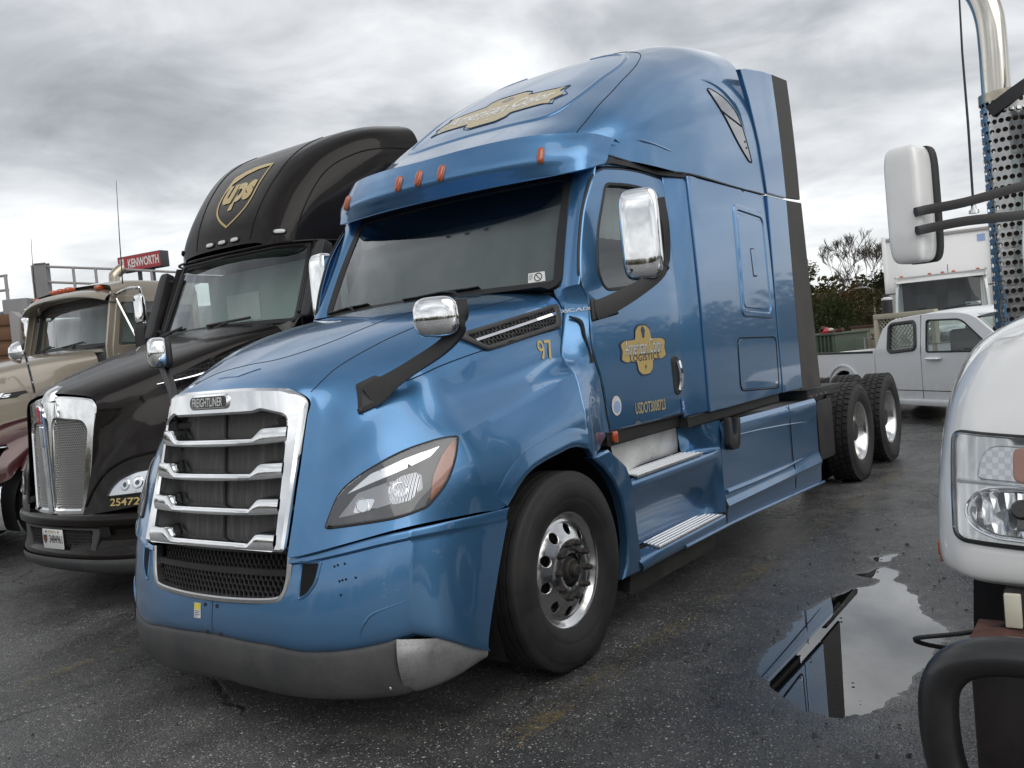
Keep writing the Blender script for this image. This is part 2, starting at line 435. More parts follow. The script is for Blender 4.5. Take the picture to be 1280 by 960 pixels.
glass('tint_glass', (0.74, 0.80, 0.78), 1.8)
glass('lens', (0.95, 0.96, 0.97), 1.6)
glass('dark_tint', (0.05, 0.055, 0.06), 0.8)
def special_mats():
    t = NT('radiator_mesh'); w = t.n('ShaderNodeTexWave', {'Vector': t.obj(), 'Scale': 120.0}, bands_direction='Y').outputs['Fac']; w2 = t.n('ShaderNodeTexWave', {'Vector': t.obj(), 'Scale': 90.0}, bands_direction='Z').outputs['Fac']
    k = t.math('MULTIPLY', w, w2); st = t.n('ShaderNodeMapping', {'Vector': t.obj(), 'Scale': (1.0, 14.0, 1.2)}).outputs[0]
    c = t.mix(k, (0.035, 0.035, 0.033, 1), (0.19, 0.187, 0.178, 1)); c = t.mix(t.ramp(t.noise(3, 5, 0.65, st), (0.5, 0), (0.75, 0.45)), c, (0.26, 0.255, 0.24, 1))
    t.done(t.pbsdf(Base_Color=c, Roughness=0.7, Normal=t.bump(k, 0.5, 0.004)))
    t = NT('vent_mesh'); v = t.n('ShaderNodeTexVoronoi', {'Vector': t.n('ShaderNodeMapping', {'Vector': t.obj(), 'Scale': (1, 0, 1)}).outputs[0], 'Scale': 26.0, 'Randomness': 0.25}, feature='DISTANCE_TO_EDGE').outputs['Distance']
    c = t.ramp(v, (0.06, (0.035, 0.035, 0.037)), (0.10, (0.003, 0.003, 0.003)))
    t.done(t.pbsdf(Base_Color=c, Roughness=0.5, Normal=t.bump(t.ramp(v, (0.06, 1.0), (0.12, 0.0)), 0.8, 0.006)))
    t = NT('lamp_bright'); t.done(t.pbsdf(Base_Color=(0.75, 0.76, 0.78), Metallic=1.0, Roughness=0.22))
    t = NT('lamp_ribbed'); w = t.n('ShaderNodeTexWave', {'Vector': t.obj(), 'Scale': 34.0, 'Distortion': 0.4}, bands_direction='Y').outputs['Fac']
    t.done(t.pbsdf(Base_Color=(0.85, 0.86, 0.88), Metallic=1.0, Roughness=0.12, Normal=t.bump(w, 0.8, 0.006)))
    t = NT('step_alloy'); nz = t.noise(5, 6, 0.65); st = t.n('ShaderNodeMapping', {'Vector': t.obj(), 'Scale': (2.0, 30.0, 30.0)}).outputs[0]
    c = t.mix(t.ramp(nz, (0.45, 0), (0.72, 0.6)), (0.86, 0.86, 0.85, 1), (0.50, 0.48, 0.46, 1))
    t.done(t.pbsdf(Base_Color=c, Metallic=0.55, Roughness=t.ramp(t.noise(4, 4, 0.6, st), (0.3, 0.26), (0.7, 0.42))))
    # wet asphalt
    t = NT('asphalt'); P = t.obj()
    z = t.n('ShaderNodeSeparateXYZ', {0: P}).outputs[2]
    damp = t.rng(z, 0.0005, -0.0075, 0.0, 1.0)
    wet = t.ramp(t.noise(0.55, 6, 0.62, dist=0.4), (0.40, 0.0), (0.56, 1.0))
    cr = t.n('ShaderNodeTexVoronoi', {'Vector': P, 'Scale': 88.0}); cr2 = t.n('ShaderNodeTexVoronoi', {'Vector': P, 'Scale': 210.0})
    rr = t.n('ShaderNodeSeparateColor', {0: cr.outputs['Color']})
    ag = t.math('GREATER_THAN', t.math('ADD', rr.outputs[0], t.math('MULTIPLY', t.math('SUBTRACT', t.noise(2.0, 4, 0.6), 0.5), 0.25)), 0.71)
    ag = t.math('MULTIPLY', ag, t.rng(cr.outputs['Distance'], 0.22, 0.42, 1.0, 0.0))
    c = t.mix(t.ramp(t.noise(1.1, 9, 0.72), (0.3, 0.0), (0.7, 1.0)), (0.040, 0.040, 0.041, 1), (0.165, 0.163, 0.160, 1))
    c = t.mix(0.6, c, t.n('ShaderNodeSeparateColor', {0: cr2.outputs['Color']}).outputs[1], 'OVERLAY')
    agc = t.mix(rr.outputs[1], (0.20, 0.19, 0.17, 1), (0.80, 0.78, 0.74, 1))
    c = t.mix(t.math('MULTIPLY', ag, 0.95), c, agc)
    cr3 = t.n('ShaderNodeTexVoronoi', {'Vector': P, 'Scale': 46.0}); r3 = t.n('ShaderNodeSeparateColor', {0: cr3.outputs['Color']})
    ag3 = t.math('MULTIPLY', t.math('GREATER_THAN', r3.outputs[0], 0.90), t.rng(cr3.outputs['Distance'], 0.20, 0.34, 1.0, 0.0))
    c = t.mix(ag3, c, t.mix(r3.outputs[1], (0.25, 0.24, 0.22, 1), (0.85, 0.84, 0.80, 1)))
    # oil stains, tar patches and hairline cracks
    oil = t.ramp(t.noise(0.8, 5, 0.6, t.n('ShaderNodeMapping', {'Vector': P, 'Location': (3.1, 7.7, 0.0), 'Scale': (0.6, 1.3, 1.0)}).outputs[0]), (0.58, 0.0), (0.68, 0.55))
    c = t.mix(oil, c, (0.014, 0.014, 0.015, 1))
    wp = t.n('ShaderNodeMixRGB', {0: 0.16, 1: P, 2: t.n('ShaderNodeTexNoise', {'Vector': P, 'Scale': 3.0, 'Detail': 5.0}).outputs['Color']}).outputs[0]
    ck = t.n('ShaderNodeTexVoronoi', {'Vector': wp, 'Scale': 0.62}, feature='DISTANCE_TO_EDGE').outputs['Distance']
    crk = t.math('MULTIPLY', t.ramp(ck, (0.002, 1.0), (0.007, 0.0)), t.ramp(t.noise(0.7, 3, 0.5), (0.50, 0.0), (0.58, 1.0)))
    c = t.mix(t.math('MULTIPLY', crk, 0.85), c, (0.008, 0.008, 0.008, 1))
    c = t.mix(t.math('MULTIPLY', wet, 0.40), c, (0.012, 0.012, 0.013, 1))
    c = t.mix(t.math('MULTIPLY', damp, 0.75), c, (0.014, 0.014, 0.014, 1))
    h = t.math('ADD', t.math('MULTIPLY', t.rng(cr.outputs['Distance'], 0.0, 0.6, 1.0, 0.0), 0.7), t.math('MULTIPLY', t.rng(cr2.outputs['Distance'], 0.0, 0.6, 1.0, 0.0), 0.4))
    h = t.math('SUBTRACT', h, t.math('MULTIPLY', crk, 2.0))
    rg = t.math('SUBTRACT', t.rng(t.noise(8, 4, 0.6), 0.3, 0.7, 0.46, 0.66), t.math('MULTIPLY', wet, 0.34), True)
    rg = t.math('MULTIPLY', rg, t.rng(damp, 0.0, 1.0, 1.0, 0.25))
    bs = t.math('MULTIPLY', t.rng(damp, 0.0, 1.0, 0.9, 0.12), t.rng(wet, 0.0, 1.0, 1.0, 0.6))
    t.done(t.pbsdf(Base_Color=c, Roughness=rg, Specular_IOR_Level=0.5, Normal=t.n('ShaderNodeBump', {'Height': h, 'Strength': bs, 'Distance': 0.006}).outputs[0]))
    t = NT('puddle_water'); fr = t.n('ShaderNodeFresnel', {'IOR': 1.333}).outputs[0]
    gl = t.n('ShaderNodeBsdfGlossy', {'Color': (1, 1, 1, 1), 'Roughness': 0.005}).outputs[0]; tr = t.n('ShaderNodeBsdfTransparent', {0: (0.55, 0.54, 0.52, 1)}).outputs[0]
    t.done(t.n('ShaderNodeMixShader', {0: t.math('ADD', t.math('MULTIPLY', fr, 2.1), 0.02, True), 1: tr, 2: gl}).outputs[0])
    t = NT('worn_yellow'); P = t.obj()
    m = t.ramp(t.math('ADD', t.math('MULTIPLY', t.noise(24, 6, 0.7), 0.6), t.math('MULTIPLY', t.noise(2.2, 3, 0.6), 0.4)), (0.50, 0.0), (0.66, 0.62))
    b = t.pbsdf(Base_Color=(0.27, 0.205, 0.075), Roughness=0.65, Normal=t.bump(t.noise(90, 4, 0.6), 0.8, 0.006))
    t.done(t.n('ShaderNodeMixShader', {0: m, 1: t.n('ShaderNodeBsdfTransparent').outputs[0], 2: b}).outputs[0])
special_mats()

# ================================================================ ground: one wet asphalt sheet with a shallow hollow that holds the puddle
PUD = [(-.419,2.052),(-.789,2.012),(-1.151,2.007),(-1.45,2.02),(-1.782,2.135),(-1.949,2.262),(-1.687,2.41),(-1.336,2.565),(-1.088,2.67),(-.609,2.704),(-.278,2.667),(-.053,2.585),(.072,2.501),(.042,2.356),(-.137,2.188)]
def poly_dist(x, y, poly):
    d = 1e9
    for i in range(len(poly)):
        ax, ay = poly[i-1]; bx, by = poly[i]; vx, vy = bx-ax, by-ay; t = max(0, min(1, ((x-ax)*vx+(y-ay)*vy)/(vx*vx+vy*vy))); d = min(d, math.hypot(x-ax-vx*t, y-ay-vy*t))
    return -d if inside((x, y), poly) else d
def build_ground():
    from mathutils import noise as mn
    xs = [-600, -150, -60, -25, -12, -8]+list(np.arange(-6.0, 3.3, .03))+[5, 9, 20, 60, 200, 600]
    ys = [-600, -200, -60, -25, -12, -6, -3, -1, .4]+list(np.arange(1.2, 3.5, .03))+[4.2, 6, 10, 25, 80, 600]
    V = []
    P2 = [(-2.578,2.016),(-2.732,2.168),(-2.501,2.165),(-2.43,2.062)]; P3 = [(-2.1, 2.05), (-2.35, 2.14), (-2.3, 2.26), (-2.0, 2.25)]
    for x in xs:
        for y in ys:
            z = 0.0
            if -6 <= x <= 3.3 and 1.2 <= y <= 3.5:
                n1 = mn.noise(Vector((x*2.3, y*2.3, .3))); n2 = mn.noise(Vector((x*9, y*9, 1.7))); n3 = mn.noise(Vector((x*26, y*26, 4.1)))
                z = .0022*n2+.0018*n3
                if -4.2 < x < 1.2 and 1.2 < y < 3.5:
                    d = poly_dist(x, y, PUD)+.05*n1+.02*n2; z -= .016*(1-sm(-.10, .10, d))+.0045*(1-sm(.02, .50, d))
                    d2 = min(poly_dist(x, y, P2), poly_dist(x, y, P3))+.03*n2; z -= .010*(1-sm(-.06, .06, d2))
            V.append((x, y, z))
    obj('ground', (V, grid_faces(len(xs), len(ys))), 'asphalt', None, ang=180, kind='structure')
    w = [(-3.0, 1.85), (.35, 1.85), (.35, 2.95), (-3.0, 2.95)]
    obj('puddle', ([(a, b, -.0070) for a, b in w], [(0, 1, 2, 3)]), 'puddle_water', None, smooth=False, kind='structure')
    # worn bay lines
    def line(x0, x1, y0, y1, w=.10):
        n = 40; vs = []
        for i in range(n+1):
            t = i/n; x = lerp(x0, x1, t); y = lerp(y0, y1, t)
            vs += [(x, y-w/2, .0065), (x, y+w/2, .0065)]
        obj('bay_line', (vs, [(2*i, 2*i+2, 2*i+3, 2*i+1) for i in range(n)]), 'worn_yellow', None, smooth=False, kind='structure')
    line(.95, -6.5, 1.375, 1.44, .13); line(1.5, -7.5, -1.72, -1.70)
    # loose grit and small stones
    V, F = [], []; rg = random.Random(5)
    for i in range(1500):
        if i < 900: x, y = rg.uniform(-3, 3.0), rg.uniform(1.3, 3.6)
        elif i < 1250: x, y = rg.uniform(1.4, 3.0), rg.uniform(-1.2, 3.3)
        else: x, y = rg.uniform(-12, -2), rg.uniform(1.3, 4.5)
        if poly_dist(x, y, PUD) < .02 and rg.random() < .9: continue
        r = rg.choice((.003, .003, .004, .004, .006, .009, .012)) if i < 1480 else .02
        o = len(V)
        for a, b, c in ((1, 0, 0), (-1, 0, 0), (0, 1, 0), (0, -1, 0), (0, 0, .8), (0, 0, -.3)):
            V.append((x+a*r*rg.uniform(.6, 1.3), y+b*r*rg.uniform(.6, 1.3), r*.25+c*r*rg.uniform(.5, 1.0)))
        F += [tuple(o+q for q in f) for f in ((0, 2, 4), (2, 1, 4), (1, 3, 4), (3, 0, 4), (2, 0, 5), (1, 2, 5), (3, 1, 5), (0, 3, 5))]
    g = obj('grit', (V, F), 'grit_stone', None, smooth=False, kind='stuff'); g['label'] = 'loose grit and small stones lying on the wet asphalt'
mat('grit_stone', (0.085, 0.08, 0.075), .7, var=.4, dscale=30)
build_ground()

# ================================================================ wheels (shared by every vehicle)
def tyre_prof(w, ro, ri, grooves=4, gd=0.014, lip=0.0):
    """cross-section (axial, radius) centred on 0, outside towards +"""
    h = w/2; P = [(-h*0.72, ri), (-h*0.96, ri+(ro-ri)*0.25), (-h*1.03, ri+(ro-ri)*0.5), (-h*0.98, ri+(ro-ri)*0.78), (-h*0.90, ro-0.022), (-h*0.84, ro-0.006)]
    tw = h*0.80; n = grooves+1; seg = 2*tw/n
    for i in range(n):
        a = -tw+i*seg; g = 0.006
        P += [(a+(g if i else 0), ro), (a+seg-(g if i < n-1 else 0), ro)]
        if i < n-1: P += [(a+seg-g*0.6, ro-gd), (a+seg+g*0.6, ro-gd)]
    P += [(h*0.84, ro-0.006), (h*0.90, ro-0.022), (h*0.965, ro-0.05), (h*0.985, ro-0.053), (h*0.985, ro-0.060), (h*1.0, ri+(ro-ri)*0.70), (h*1.03, ri+(ro-ri)*0.5), (h*1.0, ri+(ro-ri)*0.36), (h*0.985, ri+(ro-ri)*0.34), (h*0.985, ri+(ro-ri)*0.315), (h*0.96, ri+(ro-ri)*0.25), (h*0.80, ri+0.012), (h*0.72, ri)]
    return P
def squash(vf, r, flat=0.014, bulge=0.012):
    """flatten the tyre where it stands on the ground (centre at height r)"""
    V = []
    for x, y, z in vf[0]:
        lo = -r+flat
        if z < lo: z = lo+(z-lo)*0.02
        k = max(0, 1-abs(z-lo)/0.12) if z < 0 else 0
        V.append((x, y+(bulge*k if y > 0 else -bulge*k), z))
    return V, vf[1]
def lug_tread(w, ro, n=46):
    V, F = [], []
    def blk(a0, a1, y0, y1, h=0.013, sk=0.0):
        o = len(V)
        for r in (ro-0.004, ro+h):
            q = 0.0 if r < ro else 0.004
            for a, y in ((a0, y0), (a1, y0+0), (a1, y1), (a0, y1)):
                aa = a+sk*(y-y0); V.append((r*math.cos(aa), y+(q if y == y0 else -q), r*math.sin(aa)))
        F.extend([(o+4, o+5, o+6, o+7)]+[(o+i, o+(i+1) % 4, o+4+(i+1) % 4, o+4+i) for i in range(4)])
    s = 2*math.pi/n; t = w*0.41
    for i in range(n):
        a = i*s
        blk(a+0.10*s, a+0.86*s, -t, -t*0.55, sk=0.25); blk(a+0.10*s, a+0.86*s, t*0.55, t, sk=-0.25)
        blk(a+0.45*s, a+1.3*s, -t*0.48, -t*0.03, sk=0.4); blk(a-0.05*s, a+0.8*s, t*0.03, t*0.48, sk=-0.4)
    return V, F
def hexnut(c, r, h, axis='y', n=6, taper=0.75):
    pr = [(0, r*1.35), (0.006, r*1.35), (0.006, r), (h*0.75, r), (h, r*taper), (h, 0.001)]
    return lathe(pr, n, axis, c)
def steer_wheel(name, parent, loc, side=1, detail=True, mats=('tyre_rubber', 'polished_alloy'), ro=0.512, rot=0.0):
    """loc: centre of the rim flange plane; outside towards +y*side"""
    def put(vf): return [(p[0], p[1]*side, p[2]) for p in vf[0]], [tuple(reversed(q)) if side < 0 else q for q in vf[1]]
    drum = lathe([(-0.28, 0.05), (-0.28, 0.21), (-0.06, 0.21), (-0.06, 0.10), (-0.06, 0.001)], 28)
    w = obj(name, put(drum), 'hub_iron', parent); w.location = loc
    ty = move(lathe(tyre_prof(0.275, ro, 0.298), 72), (0, -0.095, 0))
    obj('tyre', put(squash(ty, loc[2])), mats[0], w, ang=50)
    rim = lathe([(-0.20, 0.27), (-0.19, 0.305), (-0.185, 0.29), (-0.05, 0.255), (-0.03, 0.268), (-0.008, 0.292), (0.0, 0.307), (0.005, 0.306), (0.006, 0.298), (-0.004, 0.286), (-0.022, 0.272), (-0.03, 0.262), (-0.024, 0.248)], 64)
    rm = obj('rim', put(rim), mats[1], w, ang=50)
    def fy(a, b):
        r = math.hypot(a, b); y = pl([(0.06, 0.018), (0.085, 0.018), (0.09, 0.026), (0.165, 0.026), (0.178, 0.016), (0.235, -0.012), (0.252, -0.026)], r)
        return (a, y, b), (0, 1, 0)
    holes = [ellipse(0.0285, 0.0285, 18, (0.212*math.cos(rot+2*math.pi*(k+.5)/10), 0.212*math.sin(rot+2*math.pi*(k+.5)/10))) for k in range(10)] if detail else []
    disc = panel(ellipse(0.25, 0.25, 64), fy, holes+[ellipse(0.086, 0.086, 40)], 0.022, 0, 0.012, 0.002)
    obj('wheel_disc', put(disc), mats[1], w, ang=40)
    if detail:
        for k in range(10):
            a = rot+2*math.pi*k/10; c = (0.1425*math.cos(a), 0.026, 0.1425*math.sin(a)); obj('lug_nut', put(hexnut(c, 0.0145, 0.034)), 'hub_iron', w, ang=30)
    hub = lathe([(-0.02, 0.072), (0.008, 0.072), (0.010, 0.064), (0.030, 0.060), (0.036, 0.052), (0.036, 0.036), (0.058, 0.034), (0.064, 0.026), (0.064, 0.001)], 32)
    obj('hub', put(hub), 'hub_iron', w, ang=30)
    return w
def drive_wheel(name, parent, loc, side=1, ro=0.512, dual=True):
    def put(vf): return [(p[0], p[1]*side, p[2]) for p in vf[0]], [tuple(reversed(q)) if side < 0 else q for q in vf[1]]
    w = obj(name, put(lathe([(-0.62, 0.05), (-0.62, 0.20), (-0.19, 0.20), (-0.19, 0.001)], 24)), 'hub_iron', parent); w.location = loc
    for off in ((-0.105, -0.455) if dual else (-0.105,)):
        ty = join(lathe(tyre_prof(0.272, ro-0.012, 0.298, grooves=0), 64), lug_tread(0.29, ro-0.012))
        obj('tyre', put(squash(move(ty, (0, off, 0)), loc[2])), 'tyre_rubber', w, ang=40)
    rim = lathe([(-0.21, 0.30), (-0.20, 0.27), (-0.05, 0.262), (-0.018, 0.288), (0.0, 0.307), (0.005, 0.306), (0.005, 0.299), (-0.012, 0.284), (-0.045, 0.258), (-0.12, 0.252), (-0.15, 0.238), (-0.165, 0.20), (-0.165, 0.112), (-0.16, 0.11)], 56)
    obj('rim', put(rim), 'polished_alloy', w, ang=50)
    for k in range(10):
        a = 2*math.pi*k/10; obj('lug_nut', put(hexnut((0.1425*math.cos(a), -0.165, 0.1425*math.sin(a)), 0.0165, 0.045)), 'hub_iron', w, ang=30)
    obj('hub', put(lathe([(-0.17, 0.112), (-0.05, 0.10), (-0.04, 0.085), (-0.04, 0.001)], 28)), 'hub_iron', w, ang=30)
    return w

# ================================================================ blue highway tractor (x forward, y its left, z up; front axle over the origin)
T = root('semi_truck', 'big metallic blue tractor with a tall sleeper and chrome barred grille', 'truck')
def half(P): return np.concatenate([(np.asarray(P, float)*[1, -1, 1])[:, :0:-1], np.asarray(P, float)], axis=1)

# ---- hood with fenders: rows run from the grille edge back to the cowl, columns from the centre line down to the lower edge
HR = [
 [(1.155,0,1.605),(1.135,.27,1.602),(1.105,.45,1.580),(1.066,.535,1.525),(1.092,.537,1.45),(1.125,.538,1.35),(1.160,.539,1.24),(1.198,.54,1.13),(1.236,.54,1.01),(1.270,.54,.91),(1.292,.54,.845)],
 [(1.118,0,1.640),(1.098,.27,1.634),(1.070,.44,1.612),(1.040,.545,1.553),(1.055,.590,1.46),(1.083,.612,1.36),(1.115,.628,1.25),(1.152,.642,1.14),(1.190,.655,1.02),(1.228,.664,.93),(1.252,.670,.868)],
 [(1.03,0,1.690),(1.015,.27,1.682),(.998,.435,1.652),(.985,.545,1.600),(.985,.630,1.525),(1.002,.690,1.44),(1.026,.735,1.345),(1.062,.775,1.235),(1.10,.80,1.115),(1.145,.812,.99),(1.175,.820,.902)],
 [(.90,0,1.748),(.89,.27,1.738),(.88,.45,1.712),(.875,.57,1.672),(.872,.67,1.615),(.878,.750,1.545),(.89,.812,1.46),(.915,.890,1.345),(.945,.955,1.215),(.985,.990,1.07),(1.01,1.01,.942)],
 [(.72,0,1.818),(.715,.28,1.808),(.705,.49,1.784),(.70,.625,1.748),(.69,.738,1.697),(.69,.818,1.638),(.69,.884,1.562),(.685,.975,1.418),(.72,1.086,1.293),(.715,1.128,1.12),(.70,1.142,.944)],
 [(.56,0,1.872),(.555,.29,1.862),(.55,.52,1.838),(.545,.665,1.802),(.54,.775,1.748),(.535,.848,1.687),(.53,.908,1.610),(.53,.972,1.458),(.545,1.100,1.334),(.525,1.170,1.15),(.520,1.190,.944)],
 [(.36,0,1.925),(.36,.3,1.915),(.355,.55,1.890),(.35,.71,1.856),(.34,.818,1.802),(.335,.882,1.735),(.33,.937,1.652),(.34,.985,1.492),(.345,1.105,1.372),(.33,1.185,1.22),(.330,1.206,1.078)],
 [(.05,0,1.982),(.05,.3,1.973),(.05,.58,1.948),(.05,.765,1.912),(.04,.878,1.858),(.04,.935,1.785),(.04,.968,1.697),(.05,1.004,1.548),(.03,1.115,1.440),(.03,1.190,1.28),(.03,1.210,1.132)],
 [(-.20,0,2.015),(-.20,.3,2.008),(-.205,.6,1.985),(-.21,.80,1.952),(-.22,.908,1.905),(-.225,.960,1.825),(-.215,.987,1.730),(-.18,1.018,1.590),(-.15,1.125,1.482),(-.12,1.193,1.30),(-.10,1.210,1.139)],
 [(-.375,0,2.032),(-.38,.3,2.026),(-.40,.6,2.008),(-.425,.82,1.985),(-.445,.930,1.948),(-.462,.975,1.868),(-.405,1.002,1.757),(-.325,1.030,1.608),(-.285,1.132,1.510),(-.245,1.194,1.30),(-.222,1.207,1.112)],
]
hood_vf = patch(half(HR), 7, 7, cv=(2, 4, 16, 18))
hood = obj('hood', hood_vf, 'blue_paint', T, ang=24)
HB = bvh_vf(hood_vf)
side_cast = caster(HB, (0, 2, 0), (1, 0, 0), (0, 0, 1), (0, -1, 0))
diag_cast = caster(HB, Vector((1, 1, 0)).normalized()*3, Vector((-1, 1, 0)).normalized(), (0, 0, 1), (-1, -1, 0))   # a runs outwards along the corner, b = height
# arch lip and hood seams
def hood_pts(col, r0, r1, n=6): return [tuple(p) for p in crom([HR[i][col] for i in range(r0, r1+1)], n)]
for s in (1, -1):
    lip = [(p[0], (p[1]-0.004)*s, p[2]) for p in hood_pts(10, 5, 9)]
    obj('arch_lip', tube(lip, 0.009, 8), 'blue_paint', T)
    fl = []
    for p in hood_pts(10, 5, 9):
        d = Vector((p[0], 0, p[2]-.5)).normalized(); rowp = []
        ta_ = min(1, max(0, (p[2]-.94)/.10)); ta_ = ta_*ta_*(3-2*ta_)
        for w_, oy in ((.105, -.004), (.085, .002*ta_), (.05, .006*ta_), (.015, .008*ta_), (.0, .004), (-.002, -.01)):
            q = (p[0]+d.x*w_, p[2]+d.z*w_); yy = side_cast(*q)[0][1] if w_ > .02 else p[1]; rowp.append((q[0], (min(yy, 1.215)+oy)*s, q[1]))
        fl.append(rowp)
    obj('arch_flare', patch(fl, 2, 3), 'blue_paint', T, ang=40)
# crease lines pressed in the bonnet
def hood_line(pts, name='panel_seam', r=0.0025, mt='gap_dark', f=side_cast, off=0.0006):
    P = crom([(a, b, 0) for a, b in pts], 6); L = [f(p[0], p[1])[0] for p in P]
    obj(name, tube(L, r, 6), mt, T)
top_cast = caster(HB, (0, 0, 4), (1, 0, 0), (0, 1, 0), (0, 0, -1))
for s in (1, -1):
    P = crom([(1.05, .53*s, 0), (.93, .55*s, 0), (.7, .62*s, 0), (.4, .70*s, 0), (.1, .775*s, 0), (-.38, .84*s, 0)], 8)
    obj('panel_seam', tube([top_cast(p[0], p[1])[0] for p in P], 0.0022, 6), 'gap_dark', T)
P = crom([(1.09, -.30, 0), (1.02, -.18, 0), (.98, 0, 0), (.92, .2, 0), (.74, .36, 0), (.5, .44, 0), (.1, .52, 0), (-.36, .58, 0)], 8)
obj('panel_seam', tube([top_cast(p[0], p[1])[0] for p in P], 0.002, 6), 'gap_dark', T)
hood_line([(.74, 1.568), (.52, 1.628), (.174, 1.69), (-.388, 1.762)], r=0.003)
# pressed notch on the nose
nf = top_cast
obj('hood_notch', panel([(1.085, -.10), (1.085, .055), (1.02, .16), (1.0, .02), (1.0, -.03)], nf, (), 0.03, 0.0035, 0.0, 0.003), 'blue_paint', T, ang=20)

# ---- chrome grille
def gx(y, z):
    xc = 1.292-.142*(z-.88); xe = 1.288-.335*(z-.88); return xc+(xe-xc)*min(1.2, abs(y)/.53)**3
gf = lambda dx: (lambda a, b: ((gx(a, b)+dx, a, b), (1, 0, 0)))
outer = rnd([(-.532, .872), (.532, .872), (.530, 1.535), (.45, 1.588), (.25, 1.606), (-.25, 1.606), (-.45, 1.588), (-.530, 1.535)], [.02, .02, .05, .06, .1, .1, .06, .05])
inner = rnd([(-.470, .885), (.470, .885), (.462, 1.462), (.335, 1.498), (.30, 1.487), (-.30, 1.487), (-.335, 1.498), (-.462, 1.462)], [.01, .01, .03, .03, .03, .03, .03, .03])
obj('grille_surround', panel(outer, gf(0.022), [inner], 0.05, 0, 0.05, 0.012, hskirt=0.09), 'chrome', T, ang=40)
scr = obj('radiator_screen', panel(rnd([(-.50, .87), (.50, .87), (.49, 1.55), (-.49, 1.55)], .01), gf(-0.085), (), 0.06, 0, 0, 0), 'radiator_mesh', T)
obj('centre_post', sweep([(gx(0, z)-.075, 0.0, z) for z in np.linspace(.88, 1.5, 12)], rect_prof(0.012, 0.012), up=(1, 0, 0)), 'chassis_black', T)
for s in (1, -1):
    obj('grille_cheek', patch([[(gx(.5, z)-dx, yy*s, z) for z in np.linspace(.86, 1.5, 6)] for dx, yy in ((-.01, .472), (.03, .462), (.085, .435))], 3, 3), 'grey_plastic', T)
def slat(zc):
    V, F = [], []; ys = np.linspace(-.478, .478, 61)
    for y in ys:
        k = sm(.285, .365, abs(y)); x = gx(y, zc)
        lo = zc-.026+.010*(abs(y)/.478)**2; hi = zc+.010+k*.046
        pr = [(x-.075, lo+.004), (x+.012, lo-.002), (x+.024, lo+.004), (x+.027, lerp(lo, hi, .45)), (x+.020-k*.004, hi-.004), (x+.012-k*.004, hi), (x-.075, hi+.006*k)]
        V += [(a, y, b) for a, b in pr]
    F = grid_faces(len(ys), 7, wrap_v=True)
    return V, F
for zc in (1.362, 1.203, 1.046, .892): obj('grille_bar', slat(zc), 'chrome', T, ang=40)
# badge
bf = gf(0.0225)
st = rnd([(-.15, 1.517), (.15, 1.517), (.15, 1.588), (-.15, 1.588)], .035, 6)
bd = obj('badge', panel(st, bf, (), 0.03, 0.012, 0.012, 0.008), 'chrome', T)
obj('badge_face', panel(inset(st, 0.009), bf, (), 0.03, 0.0135, 0, 0.001), 'badge_dark', bd)
obj('badge_letters', flat(text2d('FREIGHTLINER', width=.236, height=.042, bold=.012), bf, 0.0165, (0, 1.5525)), 'decal_white', bd)

# ---- bumper
BP = [(1.340, 0), (1.336, .22), (1.322, .42), (1.290, .60), (1.232, .78), (1.150, .93), (1.062, 1.035), (.90, 1.115), (.72, 1.165), (.54, 1.192)]
def bump_x(z, k):            # lean of the face with height
    return -.16*(z-.55)
def bcol(i, z, out=0.0):
    x, y = BP[i]; q = 1-i/9*0.55
    rear = 0.0
    if i >= 7: rear = (0.92-z)*0.36*(i-6)/3
    return (x+bump_x(z, i)*q+out+rear, y, z)
top = [.845, .845, .845, .862, .895, .925, .94, .944, .942, .938]; bot = [.455, .447, .440, .424, .432, .452, .474, .43, .37, .325]
rows = []
for i in range(10):
    t, b = top[i]-.007, bot[i]; ln = []
    for j, (fz, o) in enumerate([(1, -.012), (.985, -.002), (.93, .004), (.90, -.012), (.72, -.002), (.5, .004), (.25, .006), (.06, -.002), (0, -.03)]):
        ln.append(bcol(i, b+(t-b)*fz, o))
    rows.append(ln)
# side wings (y>0.53) and the lower middle apron
wing = patch(rows, 16, 6, cu=(6,), cv=(2, 3))
wing = (wing[0], [q for q in wing[1] if not (lambda c: c[1] < .526 and c[2] > pl([(0, .634), (.43, .645), (.485, .668), (.512, .735), (.522, .83)], c[1]))(sum((Vector(wing[0][i]) for i in q), Vector())/4)])
bumper = obj('bumper', join(wing, mir(wing)), 'blue_paint', T, ang=40)
BB = bvh_vf(sym(wing))
bfront = caster(BB, (3, 0, 0), (0, 1, 0), (0, 0, 1), (-1, 0, 0))
bdiag = caster(BB, Vector((1, 1, 0)).normalized()*3, Vector((-1, 1, 0)).normalized(), (0, 0, 1), (-1, -1, 0))
mirf = lambda f: (lambda a, b: (lambda q: (Vector((q[0][0], -q[0][1], q[0][2])), Vector((q[1][0], -q[1][1], q[1][2]))))(f(a, b)))
for s in (1, -1):
    f = bfront if s > 0 else mirf(bfront)
    obj('air_slot', panel(rnd([(.588, .812), (.668, .815), (.655, .735), (.615, .685), (.585, .672)], [.008, .008, .03, .02, .008]), f, (), 0.03, 0.0015, 0, 0), 'gap_dark', T)
    lp = rnd([(.580, .822), (.680, .825), (.664, .73), (.617, .675), (.578, .660)], [.01, .01, .03, .02, .01]); L = [Vector(f(*p)[0]) for p in dense(lp, .02)]
    obj('slot_lip', tube(L, .0055, 6, closed=True), 'blue_paint', T)
    # pressed swoosh line
    g = bdiag if s > 0 else mirf(bdiag)
    P = crom([(-.25, .50, 0), (-.22, .56, 0), (-.17, .60, 0), (-.02, .64, 0)], 6)
    obj('bumper_crease', tube([g(p[0], p[1])[0] for p in P], [.001, .007, .006, .001], 8), 'blue_paint', T)
